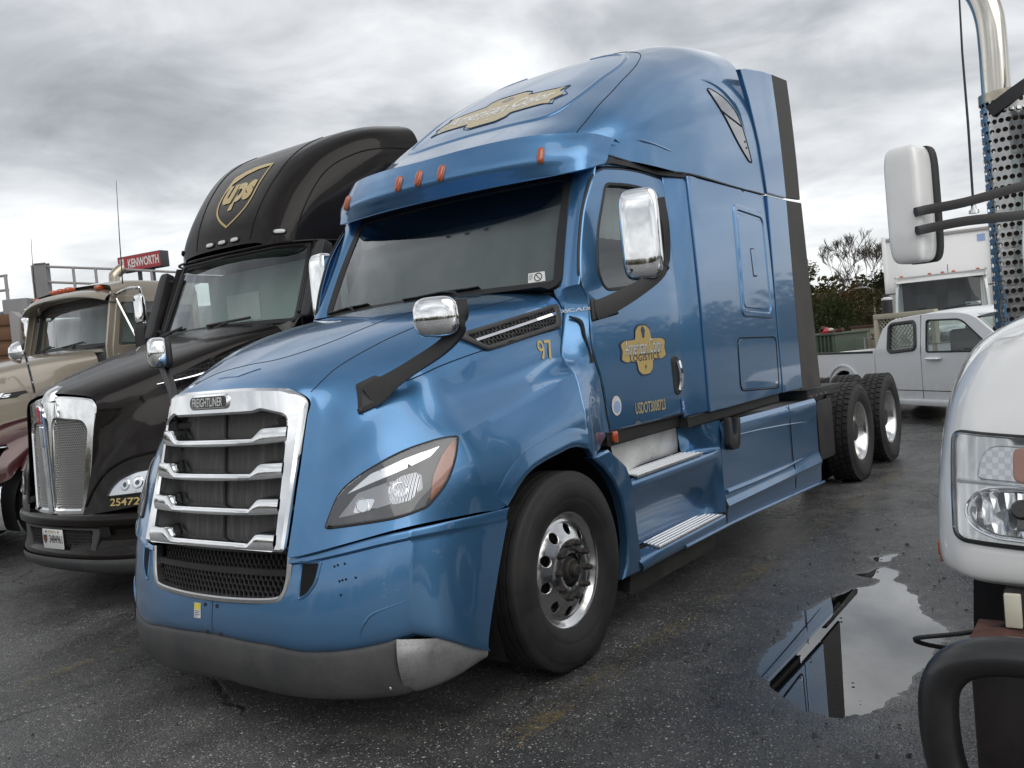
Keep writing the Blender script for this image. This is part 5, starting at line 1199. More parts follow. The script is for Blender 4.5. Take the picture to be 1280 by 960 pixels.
    sh = [(a, b) for a, b in rnd(sh, [.01, .1, .1, .1, .01, .06, .06, .06, .01, .06, .06, .06], 4)]
    ff = lambda a, b: fr(a, 3.335+b*.82)
    sg = obj('roof_shield', panel(sh, ff, [inset(sh, .022)], .05, .005, 0, 0), 'shield_gold', rf)
    cap = [(-.21, .12), (-.18, .24), (-.05, .33), (.10, .37), (.265, .375), (.265, .40), (.15, .41), (.02, .405), (-.12, .375), (-.215, .325)]
    obj('shield_cap', panel(cap, ff, (), .05, .006, 0, 0), 'shield_gold', sg)
    obj('shield_letters', flat(text2d('ups', width=.43, height=.34, bold=.05), ff, .006, (.025, .045)), 'shield_gold', sg)
    for y in (0, .185, -.185, .72, -.72):
        q, n = fr(y, 2.925); m = Matrix.Translation(Vector(q)+Vector(n)*.003) @ Vector(n).to_track_quat('X', 'Z').to_matrix().to_4x4()
        l = obj('marker_light', xf(rbox((0, 0, 0), .012, .065, .028, 3.5, 8), m), 'seal_black', rf, ang=180); obj('lamp_lens', xf(rbox((.008, 0, -.002), .010, .052, .019, 3, 8), m), 'lamp_lens_white', l, ang=180)
    fs = caster(rb, (0, 3, 0), (1, 0, 0), (0, 0, 1), (0, -1, 0))
    for s in (1, -1):
        f = fs if s > 0 else mirf(fs)
        obj('fairing_seam', tube([f(a, b)[0] for a, b in crom([(-1.63, 2.84, 0), (-1.75, 3.14, 0), (-2.0, 3.48, 0), (-2.3, 3.66, 0), (-2.6, 3.73, 0), (-3.02, 3.76, 0)], 6)[:, :2]], .007, 6), 'gap_dark', rf)
        obj('fairing_seam', tube([fr(y*s, z)[0] for y, z in crom([(.40, 2.90, 0), (.44, 3.2, 0), (.48, 3.5, 0), (.50, 3.75, 0), (.50, 3.93, 0)], 6)[:, :2]], .006, 6), 'gap_dark', rf)
    obj('cab_header', prism(rnd([(-1.445, 0), (-1.49, .70), (-1.67, .95), (-1.86, 1.03), (-2.45, 1.08), (-2.45, -1.08), (-1.86, -1.03), (-1.67, -.95), (-1.49, -.70)], .05), 2.765, 2.822, 'z', .006), 'black_paint', K)
    obj('roof_edge', tube([(x, y, 2.815) for x, y in ((-1.85, -1.03), (-1.66, -.95), (-1.48, -.70), (-1.43, 0), (-1.48, .70), (-1.66, .95), (-1.85, 1.03), (-2.4, 1.10))], .012, 8, smooth=4), 'black_paint', K)
    obj('dashboard', prism([(-1.30, 1.5), (-1.32, 2.10), (-1.6, 2.12), (-1.8, 1.9), (-1.8, 1.5)], -.98, .98, 'y', .02), 'interior_grey', K)
    obj('cab_back', box(-1.98, -2.02, -1.0, 1.0, 1.2, 2.72), 'interior_pale', K)
    cw = obj('painted_sky_panel', panel([(-.72, 2.22), (-.20, 2.22), (-.20, 2.50), (-.72, 2.50)], plane_f((-1.975, 0, 0), (0, 1, 0), (0, 0, 1), (1, 0, 0)), (), .3, 0, 0, 0), 'decal_white', K)  # opaque white panel, painted as the bright sky seen through a cab window
    for s in (1, -1):
        pass
        steer_wheel('front_wheel', K, (-.80, 1.15*s, .505), s, detail=False)
        for x in (-5.6, -6.95): drive_wheel('drive_wheel', K, (x, 1.19*s, .505), s)
        k = (lambda vf: vf) if s > 0 else mir
        obj('wheel_well', k(lathe([(.68, .64), (1.16, .64)], 20, 'y', (-.80, 0, .50), -20, 200)), 'gap_dark', K)
    obj('engine_block', box(.1, -1.2, -.4, .4, .5, 1.4, .03), 'gap_dark', K)
    return K
mat('grille_wire', (0.42, 0.42, 0.41), .3, 1.0, dirt=.3, dcol=(0.3, 0.28, 0.26), dscale=10)
mat('shield_gold', (0.52, 0.38, 0.14), .4, coat=.3)
mat('shield_brown', (0.13, 0.045, 0.015), .4)
mat('lamp_lens_white', (0.7, 0.7, 0.7), .15, coat=.6)
glass('ups_glass', (0.80, 0.90, 0.87), 1.8)
build_black()

# ================================================================ beige and maroon tractor further left
def build_beige():
    B = root('semi_truck', 'beige tractor with maroon fenders and amber lights along its visor', 'truck', (0, -7.0, 0))
    H = [
     [(-.30,0,1.92),(-.30,.25,1.91),(-.31,.50,1.86),(-.32,.56,1.70),(-.33,.57,1.40),(-.34,.57,1.20)],
     [(-.70,0,2.03),(-.70,.28,2.02),(-.70,.56,1.96),(-.70,.64,1.78),(-.70,.67,1.45),(-.70,.68,1.20)],
     [(-1.20,0,2.12),(-1.20,.32,2.11),(-1.20,.66,2.05),(-1.20,.75,1.86),(-1.20,.79,1.50),(-1.20,.80,1.20)],
     [(-1.75,0,2.18),(-1.75,.36,2.17),(-1.75,.74,2.11),(-1.75,.84,1.92),(-1.75,.88,1.55),(-1.75,.90,1.20)]]
    hv = patch(half(H), 5, 5); obj('hood', hv, 'beige_paint', B, ang=180)
    hs = caster(bvh_vf(hv), (0, 2, 0), (1, 0, 0), (0, 0, 1), (0, -1, 0))
    e = obj('hood_emblem', panel([(-.52, 1.70), (-.95, 1.735), (-.98, 1.71), (-.9, 1.69), (-.86, 1.665), (-.52, 1.655)], hs, (), .05, .006, 0, .003), 'seal_black', B)
    obj('emblem_letters', flat(text2d('ills', width=.22, height=.05, shear=.3, bold=.03), lambda a, b: hs(-.70-a, 1.70+b), .010), 'clean_chrome', e)
    obj('grille_surround', prism(rnd([(-.56, .75), (.56, .75), (.56, 1.80), (.40, 1.93), (-.40, 1.93), (-.56, 1.80)], .04), -.33, -.24, 'x', .02), 'chrome', B)
    obj('grille_mesh', prism(rnd([(-.47, .83), (.47, .83), (.47, 1.74), (.35, 1.83), (-.35, 1.83), (-.47, 1.74)], .04), -.245, -.232, 'x', .004), 'vent_mesh', B)
    obj('bumper', patch(half(np.swapaxes(np.asarray([[(x+o, y, z) for z, o in ((.78, -.05), (.76, 0), (.55, .02), (.36, 0), (.33, -.05))] for x, y in ((-.10, 0), (-.12, .5), (-.20, .9), (-.38, 1.18))]), 0, 1)), 3, 4), 'chrome', B, ang=40)
    for s in (1, -1):
        k = (lambda vf: vf) if s > 0 else mir
        F = [[(-.30,.57,1.16),(-.30,.75,1.16),(-.32,.98,1.10),(-.33,1.10,.95),(-.34,1.12,.80)],
             [(-.50,.62,1.27),(-.50,.82,1.28),(-.50,1.06,1.22),(-.50,1.17,1.05),(-.48,1.19,.85)],
             [(-.80,.68,1.38),(-.80,.88,1.38),(-.80,1.12,1.32),(-.75,1.20,1.18),(-.62,1.21,.98)],
             [(-1.15,.74,1.44),(-1.15,.94,1.42),(-1.15,1.15,1.34),(-1.12,1.21,1.22),(-1.10,1.22,1.12)],
             [(-1.50,.80,1.46),(-1.50,1.0,1.38),(-1.52,1.16,1.26),(-1.55,1.21,1.10),(-1.60,1.22,.92)],
             [(-1.75,.85,1.46),(-1.78,1.0,1.30),(-1.80,1.16,1.12),(-1.82,1.21,.95),(-1.84,1.22,.70)]]
        obj('fender', k(patch(F, 5, 5)), 'maroon_paint', B, ang=180)
        obj('fender_flare', k(tube([(-.60, 1.21, .90), (-.72, 1.225, 1.08), (-.95, 1.23, 1.17), (-1.15, 1.23, 1.18), (-1.4, 1.23, 1.14), (-1.62, 1.23, .95)], .035, 8, smooth=5)), 'maroon_paint', B)
        hl = obj('headlamp', k(box(-.26, -.48, .80, 1.12, .98, 1.17, .03)), 'clean_chrome', B); obj('lens', k(box(-.255, -.30, .84, 1.08, 1.01, 1.14, .012)), 'lamp_bright', hl)
        obj('beltline', k(tube([hs(a, b)[0] for a, b in ((-.36, 1.26), (-.7, 1.40), (-1.2, 1.50), (-1.74, 1.54))], .012, 6)), 'beige_paint', B)
        obj('side_band', k(panel([(-.36, 1.21), (-.36, 1.25), (-.7, 1.39), (-1.2, 1.49), (-1.74, 1.53), (-1.74, 1.21)], hs, (), .08, .004, 0, 0)), 'maroon_paint', B)
        # hood mirror: chrome bowl on a bent rod
        m = obj('hood_mirror', k(xf(lathe([(-.07, .001), (-.065, .05), (-.03, .095), (.02, .115), (.03, .118), (.03, .001)], 24, 'x'), Matrix.Translation((-.72, 1.08, 2.13)) @ Matrix.Rotation(R(168), 4, 'Z'))), 'clean_chrome', B)
        obj('mirror_rod', k(tube([(-.78, 1.10, 2.10), (-.82, 1.05, 2.14), (-.88, .98, 2.0), (-.96, .88, 1.72), (-.98, .80, 1.60)], .014, 8, smooth=4)), 'clean_chrome', m)
        # cab
        dw = rnd([(-2.02, 2.66), (-1.92, 2.16), (-2.60, 2.16), (-2.60, 2.66)], .03)
        cf = lambda a, b: ((a, 1.0-.05*max(0, b-2.1), b), (0, 1, 0))
        d = obj('door', k(panel(rnd([(-1.98, 2.74), (-1.84, 2.12), (-1.84, 1.2), (-2.66, 1.2), (-2.66, 2.74)], .04), cf, [dw], .2, .003, .02, .006)), 'beige_paint', B); obj('side_window', k(panel(dw, lambda a, b: ((a, .98-.05*max(0, b-2.1), b), (0, 1, 0)), (), .3, 0, 0, 0)), 'tint_glass', d)
        obj('vent_post', k(box(-2.20, -2.23, .95, 1.0, 2.16, 2.66)), 'seal_black', d)
        obj('cab_side', k(panel(rnd([(-1.76, 1.15), (-1.78, 2.16), (-1.92, 2.80), (-3.05, 2.80), (-3.05, 1.15)], .03), lambda a, b: ((a, .985-.05*max(0, b-2.1), b), (0, 1, 0)), [rnd([(-1.99, 2.73), (-1.85, 2.13), (-1.85, 1.21), (-2.65, 1.21), (-2.65, 2.73)], .04), rnd([(-2.72, 2.62), (-2.72, 2.2), (-2.98, 2.2), (-2.98, 2.62)], .04)], .2, 0, .02, .006)), 'beige_paint', B)
        obj('rear_side_window', k(panel([(-2.72, 2.62), (-2.72, 2.2), (-2.98, 2.2), (-2.98, 2.62)], lambda a, b: ((a, .97-.05*max(0, b-2.1), b), (0, 1, 0)), (), .3, 0, 0, 0)), 'tint_glass', B)
        mb = obj('mirror_bracket', k(join(tube([(-1.96, .97, 2.74), (-1.98, 1.15, 2.79), (-2.02, 1.30, 2.79), (-2.05, 1.34, 2.72), (-2.05, 1.34, 2.1), (-2.0, 1.28, 2.02), (-1.90, .99, 2.05)], .016, 8, smooth=4), tube([(-1.95, 1.0, 2.70), (-2.02, 1.33, 2.05)], .012, 6))), 'clean_chrome', B)
        obj('mirror_head', k(rbox((-2.03, 1.32, 2.18), .05, .10, .20, 5)), 'black_plastic', mb); obj('mirror_head', k(rbox((-2.03, 1.32, 2.55), .03, .09, .16, 5)), 'clean_chrome', mb)
        steer_wheel('front_wheel', B, (-1.12, 1.14*s, .505), s, detail=False)
        obj('wheel_well', k(lathe([(.70, .62), (1.16, .62)], 18, 'y', (-1.12, 0, .50), -20, 200)), 'gap_dark', B)
        obj('frame_rail', box(-.3, -7.5, .38*s, .46*s, .70, .95, .01), 'chassis_black', B)
        drive_wheel('drive_wheel', B, (-6.2, 1.19*s, .505), s)
    def w3(u, v):
        y = lerp(.86, .83, v)*u; return (lerp(-1.80, -1.92, v)-.10*abs(u)**2.4, y, lerp(2.19, 2.70, v)-.02*u*u*(1-v))
    obj('windscreen', ([w3(u, v) for v in np.linspace(0, 1, 6) for u in np.linspace(-1, 1, 17)], grid_faces(6, 17)), 'cab_glass', B, ang=180)
    obj('windscreen_seal', sweep([w3(*p) for p in dense(rnd([(-1, 0), (1, 0), (1, 1), (-1, 1)], .16), .1)], [(-.03, -.01), (.03, -.01), (.03, .012), (-.03, .012)], up=(.97, 0, .22), closed=True), 'seal_black', B)
    obj('windscreen_frame', panel(rnd([(-.97, 2.10), (.97, 2.10), (.94, 2.80), (-.94, 2.80)], .05), lambda a, b: ((lerp(-1.80, -1.93, (b-2.19)/.51)-.10*abs(a/.86)**2.4-.004, a, b), (1, 0, 0)), [rnd([(-.85, 2.20), (.85, 2.20), (.82, 2.69), (-.82, 2.69)], .12)], .08, 0, .04, .006), 'beige_paint', B)
    for u0, u1 in ((-.9, -.35), (.0, .5)):
        A = Vector(w3(u0, .05))+Vector((.02, 0, 0)); C_ = Vector(w3(u1, .12))+Vector((.02, 0, 0)); wp = obj('wiper', tube([A, A.lerp(C_, .5), C_], .010, 6), 'seal_black', B); obj('wiper_arm', tube([A.lerp(C_, .6), A.lerp(C_, .6)+Vector((.05, -.05, -.10))], .008, 6), 'seal_black', wp)
    # visor
    vr = [[(x-.13*abs(y)**2, y, z-.10*abs(y/.98)**3) for x, z in ((-1.98, 2.90), (-1.74, 2.845), (-1.70, 2.80), (-1.72, 2.775), (-1.90, 2.765))] for y in np.linspace(-.98, .98, 11)]
    vis = obj('sun_visor', patch(np.swapaxes(np.asarray(vr), 0, 1), 3, 3, cu=(1,)), 'beige_paint', B, ang=40)
    for y in (0, .171, -.171, .72, -.72): obj('marker_light', rbox((-1.86-.13*y*y, y, 2.90-.10*abs(y/.98)**3), .07, .035, .030, 2.5, 8), 'amber', vis, ang=180)
    rr = [[(x, y, z) for y, z in ((-.96, 2.74), (-.95, 2.86), (-.86, 2.93), (-.4, 2.965), (0, 2.97), (.4, 2.965), (.86, 2.93), (.95, 2.86), (.96, 2.74))] for x in (-1.93, -2.2, -2.7, -3.05)]
    rr[0] = [(p[0], p[1], p[2]-.05) for p in rr[0]]
    obj('roof', patch(rr, 3, 3), 'beige_paint', B, ang=180)
    obj('cab_back', box(-3.03, -3.06, -.95, .95, 1.15, 2.78, .01), 'beige_paint', B); obj('cab_lining', box(-2.55, -2.58, -.90, .90, 1.3, 2.72), 'interior_pale', B)
    obj('dashboard', box(-1.86, -2.2, -.85, .85, 1.6, 2.17, .03), 'interior_grey', B); obj('cab_floor', box(-1.8, -3.0, -.9, .9, 1.1, 1.15), 'interior_dark', B)
    for s in (1, -1):
        st = obj('seat', box(-2.4, -2.8, .25*s, .72*s, 1.6, 1.75, .04), 'interior_grey', B); obj('seat_back', box(-2.72, -2.86, .25*s, .72*s, 1.72, 2.45, .05), 'interior_pale', st)
    ex = obj('exhaust_stack', tube([(-3.15, -1.0, .9), (-3.15, -1.0, 2.6), (-3.15, -1.0, 3.15), (-3.17, -1.0, 3.25), (-3.28, -1.0, 3.34)], .075, 14, smooth=5, caps=False), 'weathered_chrome', B)
    obj('muffler', tube([(-3.15, -1.0, 1.2), (-3.15, -1.0, 2.5)], .12, 16), 'weathered_chrome', ex)
    obj('antenna', tube([(-2.08, .93, 2.60), (-2.12, .92, 3.4), (-2.17, .90, 4.10)], [.010, .006, .003], 6), 'seal_black', B)
    obj('antenna', tube([(-2.0, -.93, 2.60), (-2.0, -.93, 3.2), (-2.03, -.94, 3.68)], [.010, .006, .003], 6), 'seal_black', B)
    obj('engine_block', box(-.3, -1.7, -.4, .4, .5, 1.3, .03), 'gap_dark', B)
mat('weathered_chrome', (0.55, 0.50, 0.40), .22, 1.0, dirt=.5, dcol=(0.20, 0.16, 0.11), dscale=5)
build_beige()

# ---- equipment behind it: a grey tank truck with a railed catwalk, a plank-sided body, the pole sign
def build_left_background():
    G = root('tank_truck', 'grey tank truck with pipe railings standing behind the beige tractor', 'truck', (-4.6, -12.3, 0), R(-54.4))
    # local x runs along the catwalk (image left to right is -x), y towards the viewer
    def W(p): return G.matrix_world.inverted() @ Vector(p)
    bpy.context.view_layer.update()
    obj('tank', lathe([(-2.6, .001), (-2.55, .6), (-2.4, .95), (2.4, .95), (2.55, .6), (2.6, .001)], 28, 'x', (0, -1.1, 2.15)), 'tank_grey', G)
    obj('chassis', box(-2.9, 3.2, -1.6, -.6, .7, 1.1, .03), 'chassis_black', G)
    obj('catwalk', box(-2.0, 2.0, -.75, .10, 3.18, 3.24, .01), 'tank_grey', G)
    for z in (3.58, 3.86): obj('rail', tube([(-2.3, .05, z-.22), (-1.2, .05, z-.06), (.35, .05, z+.14), (.40, .05, z+.14)], .022, 8), 'rail_grey', G)
    for x in (-1.75, -.75, -.35, .38): obj('rail_post', tube([(x, .05, 3.2), (x, .05, 3.86+pl([(-2.3, -.22), (-1.2, -.06), (.4, .14)], x))], .026, 8), 'rail_grey', G)
    obj('rail', tube([(-2.3, .05, 3.64), (-2.6, -.6, 3.55), (-1.2, -1.3, 3.40), (.2, -1.3, 3.36)], .022, 8), 'rail_grey', G)
    for z in (3.62, 3.88): obj('rail', tube([(.85, .05, z), (1.6, .05, z-.02), (2.2, .05, z-.10)], .024, 8), 'rail_grey', G)
    obj('rail_post', tube([(.88, .05, 3.2), (.88, .05, 3.9)], .03, 8), 'rail_grey', G)
    obj('valve_box', box(.30, .12, -.02, .12, 3.42, 4.02, .02), 'tank_grey', G)
    obj('cabinet', box(.40, .85, -.1, .32, 2.2, 3.42, .02), 'tank_grey', G)
    obj('cabinet', box(.90, 1.5, -.1, .40, 1.2, 3.20, .02), 'tank_grey', G)
    obj('hose_reel', xf(lathe([(0, .18), (.04, .22), (.16, .22), (.2, .18)], 20, 'y'), Matrix.Translation((.55, .32, 2.75))), 'black_plastic', G)
    for x in (.45, .6, .75): obj('pipe', tube([(x, .40, 1.2), (x, .40, 3.0)], .035, 8), 'rail_grey', G)
    for x in (-1.8, 1.8): drive_wheel('wheel', G, (x, -.1, .505), 1, dual=False)
    P = root('cargo_box', 'brown plank sided body with a grey corner frame at the left edge', 'truck body', (-2.36, -8.99, 0), R(-55))
    obj('side_panel', box(-.05, 1.6, .30, .36, 2.0, 2.80, .01), 'plank_brown', P)
    for i, z in enumerate((2.05, 2.25, 2.45, 2.65)): obj('plank', box(-.04, 1.6, .355, .385, z, z+.15, .008), 'plank_brown', P)
    obj('corner_frame', prism(rnd([(-.10, 1.95), (.0, 1.95), (.0, 2.80), (-.04, 2.84), (-.14, 2.74)], .01), .24, .40, 'y', .008), 'rail_grey', P); obj('floor', box(-.05, 1.6, -1.0, .36, 1.85, 1.95, .01), 'rail_grey', P)
    for x in (.2, 1.4): obj('support', box(x-.06, x+.06, .0, .12, 0, 1.86, .01), 'chassis_black', P)
    S = root('pole_sign', 'red dealer sign reading KENWORTH raised on two posts', 'sign', (-32.34, -53.5, 0), R(-80.8))
    # sign face looks towards local -x ... built along local x, facing local y
    obj('cabinet', box(-2.12, 2.12, -.75, .0, 9.85, 10.95, .02), 'sign_case', S)
    f = plane_f((0, .001, 0), (-1, 0, 0), (0, 0, 1), (0, 1, 0))
    fc = obj('face', panel([(-2.08, 9.89), (2.08, 9.89), (2.08, 10.91), (-2.08, 10.91)], f, (), .5, .003, 0, 0), 'sign_red', S)
    obj('lettering', flat(text2d('KENWORTH', width=3.05, height=.62, bold=.03), f, .006, (.42, 10.40)), 'decal_white', fc)
    obj('logo', flat(fill(rnd([(-.24, -.40), (.16, -.40), (.16, .40), (-.24, .40)], .03), (), 0), f, .006, (-1.65, 10.40)), 'decal_white', fc)
    obj('logo', flat(fill(ellipse(.09, .26, 16), (), 0), f, .009, (-1.70, 10.40)), 'sign_red', fc); obj('logo', flat(text2d('KW', width=.14, height=.30, bold=.03), f, .011, (-1.70, 10.40)), 'decal_white', fc)
    for x in (-.85, .45): obj('post', tube([(x, -.38, 0), (x, -.38, 9.87)], .15, 8), 'sign_case', S)
mat('tank_grey', (0.26, 0.26, 0.265), .5, dirt=.5, dcol=(0.15, 0.14, 0.13))
mat('rail_grey', (0.36, 0.35, 0.35), .45, dirt=.4, dcol=(0.2, 0.17, 0.15))
mat('plank_brown', (0.15, 0.072, 0.034), .6, dirt=.4, dcol=(0.12, 0.06, 0.03))
mat('sign_case', (0.05, 0.055, 0.06), .5)
build_left_background()

# ================================================================ white truck whose front corner stands at the right edge
def build_white():
    W = root('utility_truck', 'white truck with black tube bull bar at the right edge, headlight facing us', 'truck', (0, 4.315, 0))
    # right-hand half seen; rows front face -> back, columns centre -> outside/down (local y negative = visible side)
    H = [
     [(1.52,0,1.00),(1.51,.4,1.00),(1.48,.75,.99),(1.43,.98,.985),(1.37,1.055,.985),(1.26,1.10,.985),(.95,1.13,.985),(.62,1.15,.985)],
     [(1.55,0,1.03),(1.54,.4,1.03),(1.51,.75,1.02),(1.46,.99,1.01),(1.395,1.078,1.01),(1.28,1.125,1.01),(.95,1.155,1.01),(.64,1.17,1.01)],
     [(1.55,0,1.12),(1.54,.4,1.12),(1.505,.75,1.10),(1.455,.99,1.09),(1.39,1.082,1.09),(1.27,1.130,1.09),(.95,1.165,1.09),(.62,1.185,1.09)],
     [(1.50,0,1.30),(1.49,.4,1.29),(1.455,.75,1.27),(1.405,.97,1.26),(1.345,1.068,1.255),(1.23,1.120,1.25),(.93,1.165,1.24),(.5,1.195,1.23)],
     [(1.42,0,1.480),(1.41,.4,1.470),(1.375,.72,1.450),(1.325,.93,1.430),(1.265,1.030,1.420),(1.15,1.090,1.415),(.85,1.145,1.405),(.35,1.190,1.390)],
     [(1.28,0,1.630),(1.27,.4,1.615),(1.23,.68,1.600),(1.18,.87,1.575),(1.11,.965,1.560),(1.0,1.030,1.550),(.70,1.095,1.535),(.15,1.155,1.520)],
     [(1.00,0,1.710),(.99,.4,1.700),(.95,.65,1.685),(.90,.80,1.660),(.83,.88,1.640),(.72,.945,1.625),(.45,1.01,1.605),(-.05,1.08,1.590)],
     [(.55,0,1.790),(.55,.4,1.780),(.52,.63,1.760),(.46,.76,1.735),(.38,.83,1.710),(.28,.88,1.690),(.1,.93,1.660),(-.15,1.0,1.630)],
     [(-.1,0,1.890),(-.1,.4,1.880),(-.1,.62,1.860),(-.12,.74,1.830),(-.14,.80,1.790),(-.16,.84,1.750),(-.18,.88,1.700),(-.2,.93,1.650)]]
    hv = patch(half(H), 5, 5); hood = obj('hood', hv, 'white_paint', W, ang=180)
    hb = bvh_vf(hv); hf = caster(hb, (3, 0, 0), (0, 1, 0), (0, 0, 1), (-1, 0, 0))
    for s in (1, -1):
        f = hf if s < 0 else mirf(hf); f = caster(hb, (3, 0, 0), (0, 1, 0), (0, 0, 1), (-1, 0, 0)) if s < 0 else mirf(caster(hb, (3, 0, 0), (0, 1, 0), (0, 0, 1), (-1, 0, 0)))
        O = rnd([(-1.070, 1.345), (-.62, 1.322), (-.60, 1.080), (-1.062, 1.090)], .03)
        hl = obj('headlamp', panel(O, f, (), .05, .003, .004, .003), 'lamp_fluted', W)
        obj('lamp_gasket', tube([Vector(f(*p)[0])+Vector(f(*p)[1])*.004 for p in dense(O, .04)], .006, 6, closed=True), 'seal_black', hl)
        r1 = rnd([(-1.010, 1.235), (-.66, 1.222), (-.66, 1.305), (-.99, 1.318)], [.02, .01, .02, .05])
        obj('turn_reflector', panel(r1, f, (), .03, .007, .003, .004), 'lamp_checks', hl)
        obj('turn_signal', panel(rnd([(-.925, 1.232), (-.74, 1.226), (-.74, 1.305), (-.925, 1.312)], .02), f, (), .03, .010, .002, .004), 'turn_amber', hl)
        c = (-.905, 1.150)
        def bowl(a, b):
            q, n = f(a, b); d = math.hypot((a-c[0])/.10, (b-c[1])/.062); return q-n*.0+n*(.010+.030*(min(1, d)**2-1)*.0), n
        obj('beam_reflector', panel(rnd([(-1.030, 1.165), (-1.0, 1.208), (-.94, 1.216), (-.80, 1.214), (-.78, 1.16), (-.80, 1.102), (-.97, 1.108), (-1.015, 1.13)], .04), f, (), .03, .006, .002, .006), 'lamp_facets', hl)
        obj('beam_ring', tube([Vector(f(*p)[0])+Vector(f(*p)[1])*.010 for p in rnd([(-1.035, 1.165), (-1.0, 1.212), (-.94, 1.220), (-.79, 1.217), (-.77, 1.16), (-.79, 1.098), (-.97, 1.104), (-1.02, 1.125)], .04)], .004, 6, closed=True), 'clean_chrome', hl)
        q, n = f(-.905, 1.172); B_ = Matrix.Translation(q) @ Vector(n).to_track_quat('Z', 'Y').to_matrix().to_4x4()
        obj('bulb_shield', xf(join(lathe([(.004, .024), (.02, .024), (.026, .018), (.026, .001)], 16, 'z'), box(-.010, .010, -.050, -.02, .004, .018, .003)), B_), 'bulb_dark', hl)
        obj('divider', tube([Vector(f(a, b)[0])+Vector(f(a, b)[1])*.008 for a, b in ((-1.05, 1.228), (-.9, 1.222), (-.63, 1.214))], .006, 6), 'lamp_bright', hl)
        obj('lens', panel(inset(O, .004), f, (), .04, .020, .014, .008), 'lens', hl)
        mk = obj('marker_lamp', box(1.24, 1.29, 1.09*s, 1.127*s, 1.018, 1.048, .004), 'amber', W)
        obj('reflector', box(1.245, 1.285, 1.09*s, 1.125*s, .998, 1.014, .003), 'amber_dull', mk)
    obj('grille', prism(rnd([(-.50, 1.08), (.50, 1.08), (.46, 1.50), (-.46, 1.50)], .05), 1.42, 1.56, 'x', .02), 'chrome', W)
    # steel bumper and bull bar
    bm_ = obj('bumper', box(1.44, 1.62, -1.02, 1.02, .48, .900, .012), 'bumper_black', W)
    obj('rust_streak', box(1.619, 1.6225, -.875, -.862, .55, .87), 'rust', bm_)
    obj('rust_edge', box(1.45, 1.6215, -1.021, -.74, .875, .9015, .004), 'rust', bm_)
    obj('tow_bracket', box(1.35, 1.50, -.96, -.89, .90, .985, .008), 'chassis_black', W); obj('reflector_tab', box(1.50, 1.515, -.955, -.92, .905, .985, .003), 'decal_cream', W)
    ring = [(1.74, -.97, 0.910), (1.74, -.80, 0.917), (1.74, -.4, 0.921), (1.74, 0, 0.921), (1.74, .4, 0.921), (1.74, .80, 0.917), (1.74, .965, 0.910), (1.73, 1.052, 0.855), (1.73, 1.072, 0.755), (1.73, 1.052, 0.615), (1.735, .965, 0.530), (1.74, .8, 0.510), (1.74, 0, 0.505), (1.74, -.8, 0.510), (1.735, -.965, 0.530), (1.73, -1.052, 0.615), (1.73, -1.072, 0.755), (1.73, -1.052, 0.855)]
    obj('bull_bar', tube(ring, .042, 16, smooth=5, closed=True), 'bar_black', W)
    obj('hanging_hose', tube([(1.40, -.80, .93), (1.52, -1.02, .89), (1.50, -1.16, .85), (1.40, -1.10, .80), (1.35, -.95, .80)], .006, 6, smooth=5), 'seal_black', W)
    for s in (1, -1): obj('bar_bracket', box(1.60, 1.76, .38*s, .42*s, .55, .96, .006), 'chassis_black', W)
    # cab
    sf = lambda s: (lambda a, b: ((a, (1.02-.06*max(0, b-1.9))*s, b), (0, s, 0)))
    dw = rnd([(-.42, 2.50), (-.20, 1.90), (-.22, 1.78), (-1.0, 1.78), (-1.02, 2.50)], .06)
    for s in (1, -1):
        d = obj('door', panel(rnd([(-.36, 2.58), (-.10, 1.85), (-.10, 1.0), (-1.08, 1.0), (-1.08, 2.58)], .05), sf(s), [dw], .15, 0, .03, .006), 'white_paint', W)
        obj('side_window', panel(dw, lambda a, b: ((a, (1.0-.06*max(0, b-1.9))*s, b), (0, s, 0)), (), .3, 0, 0, 0), 'tint_glass', d)
        k = (lambda vf: vf) if s > 0 else mir
        # big white mirror on two black arms
        mr = obj('door_mirror', k(rotz(rbox((.30, 1.325, 2.055), .075, .064, .212, 6.0, 18), R(12), (.30, 1.315, 2.055))), 'white_paint', W, ang=180)
        obj('mirror_glass', k(rotz(rbox((.225, 1.320, 2.055), .026, .070, .214, 6, 14), R(12), (.30, 1.315, 2.055))), 'black_plastic', mr, ang=180)
        for za, zb in ((2.022, 2.085), (1.956, 1.972)):
            obj('mirror_arm', k(sweep(crom([(.40, 1.290, za-.005), (.375, 1.255, za), (.33, 1.14, za+.010), (.26, 1.0, lerp(za, zb, .6)), (.16, .88, zb)], 5), [(-.010, -.016), (.010, -.016), (.016, 0), (.010, .016), (-.010, .016), (-.016, 0)], up=(0, 0, 1))), 'black_plastic', mr, ang=60)
        obj('cab_rear', box(-1.1, -1.14, .0, 1.0*s, 1.0, 2.6, .01), 'white_paint', W)
        obj('fender_well', k(lathe([(.62, .60), (1.14, .60)], 20, 'y', (.22, 0, .49), -10, 190)), 'gap_dark', W)
        obj('frame_rail', box(1.4, -5.2, .36*s, .44*s, .62, .85, .01), 'chassis_black', W)
        steer_wheel('front_wheel', W, (.22, 1.08*s, .49), s, detail=False); drive_wheel('drive_wheel', W, (-4.0, 1.12*s, .49), s)
    obj('roof', patch([[(x, y, z-.04*abs(y)**3) for y in (-1.0, -.9, -.5, 0, .5, .9, 1.0)] for x, z in ((-.38, 2.54), (-.55, 2.66), (-.9, 2.68), (-1.14, 2.62))], 4, 4), 'white_paint', W)
    obj('windscreen', patch([[(x-.12*abs(y)**2, y, z) for y in (-.96, -.6, -.2, .2, .6, .96)] for x, z in ((-.02, 1.84), (-.2, 2.2), (-.36, 2.56))], 3, 3), 'tint_glass', W)
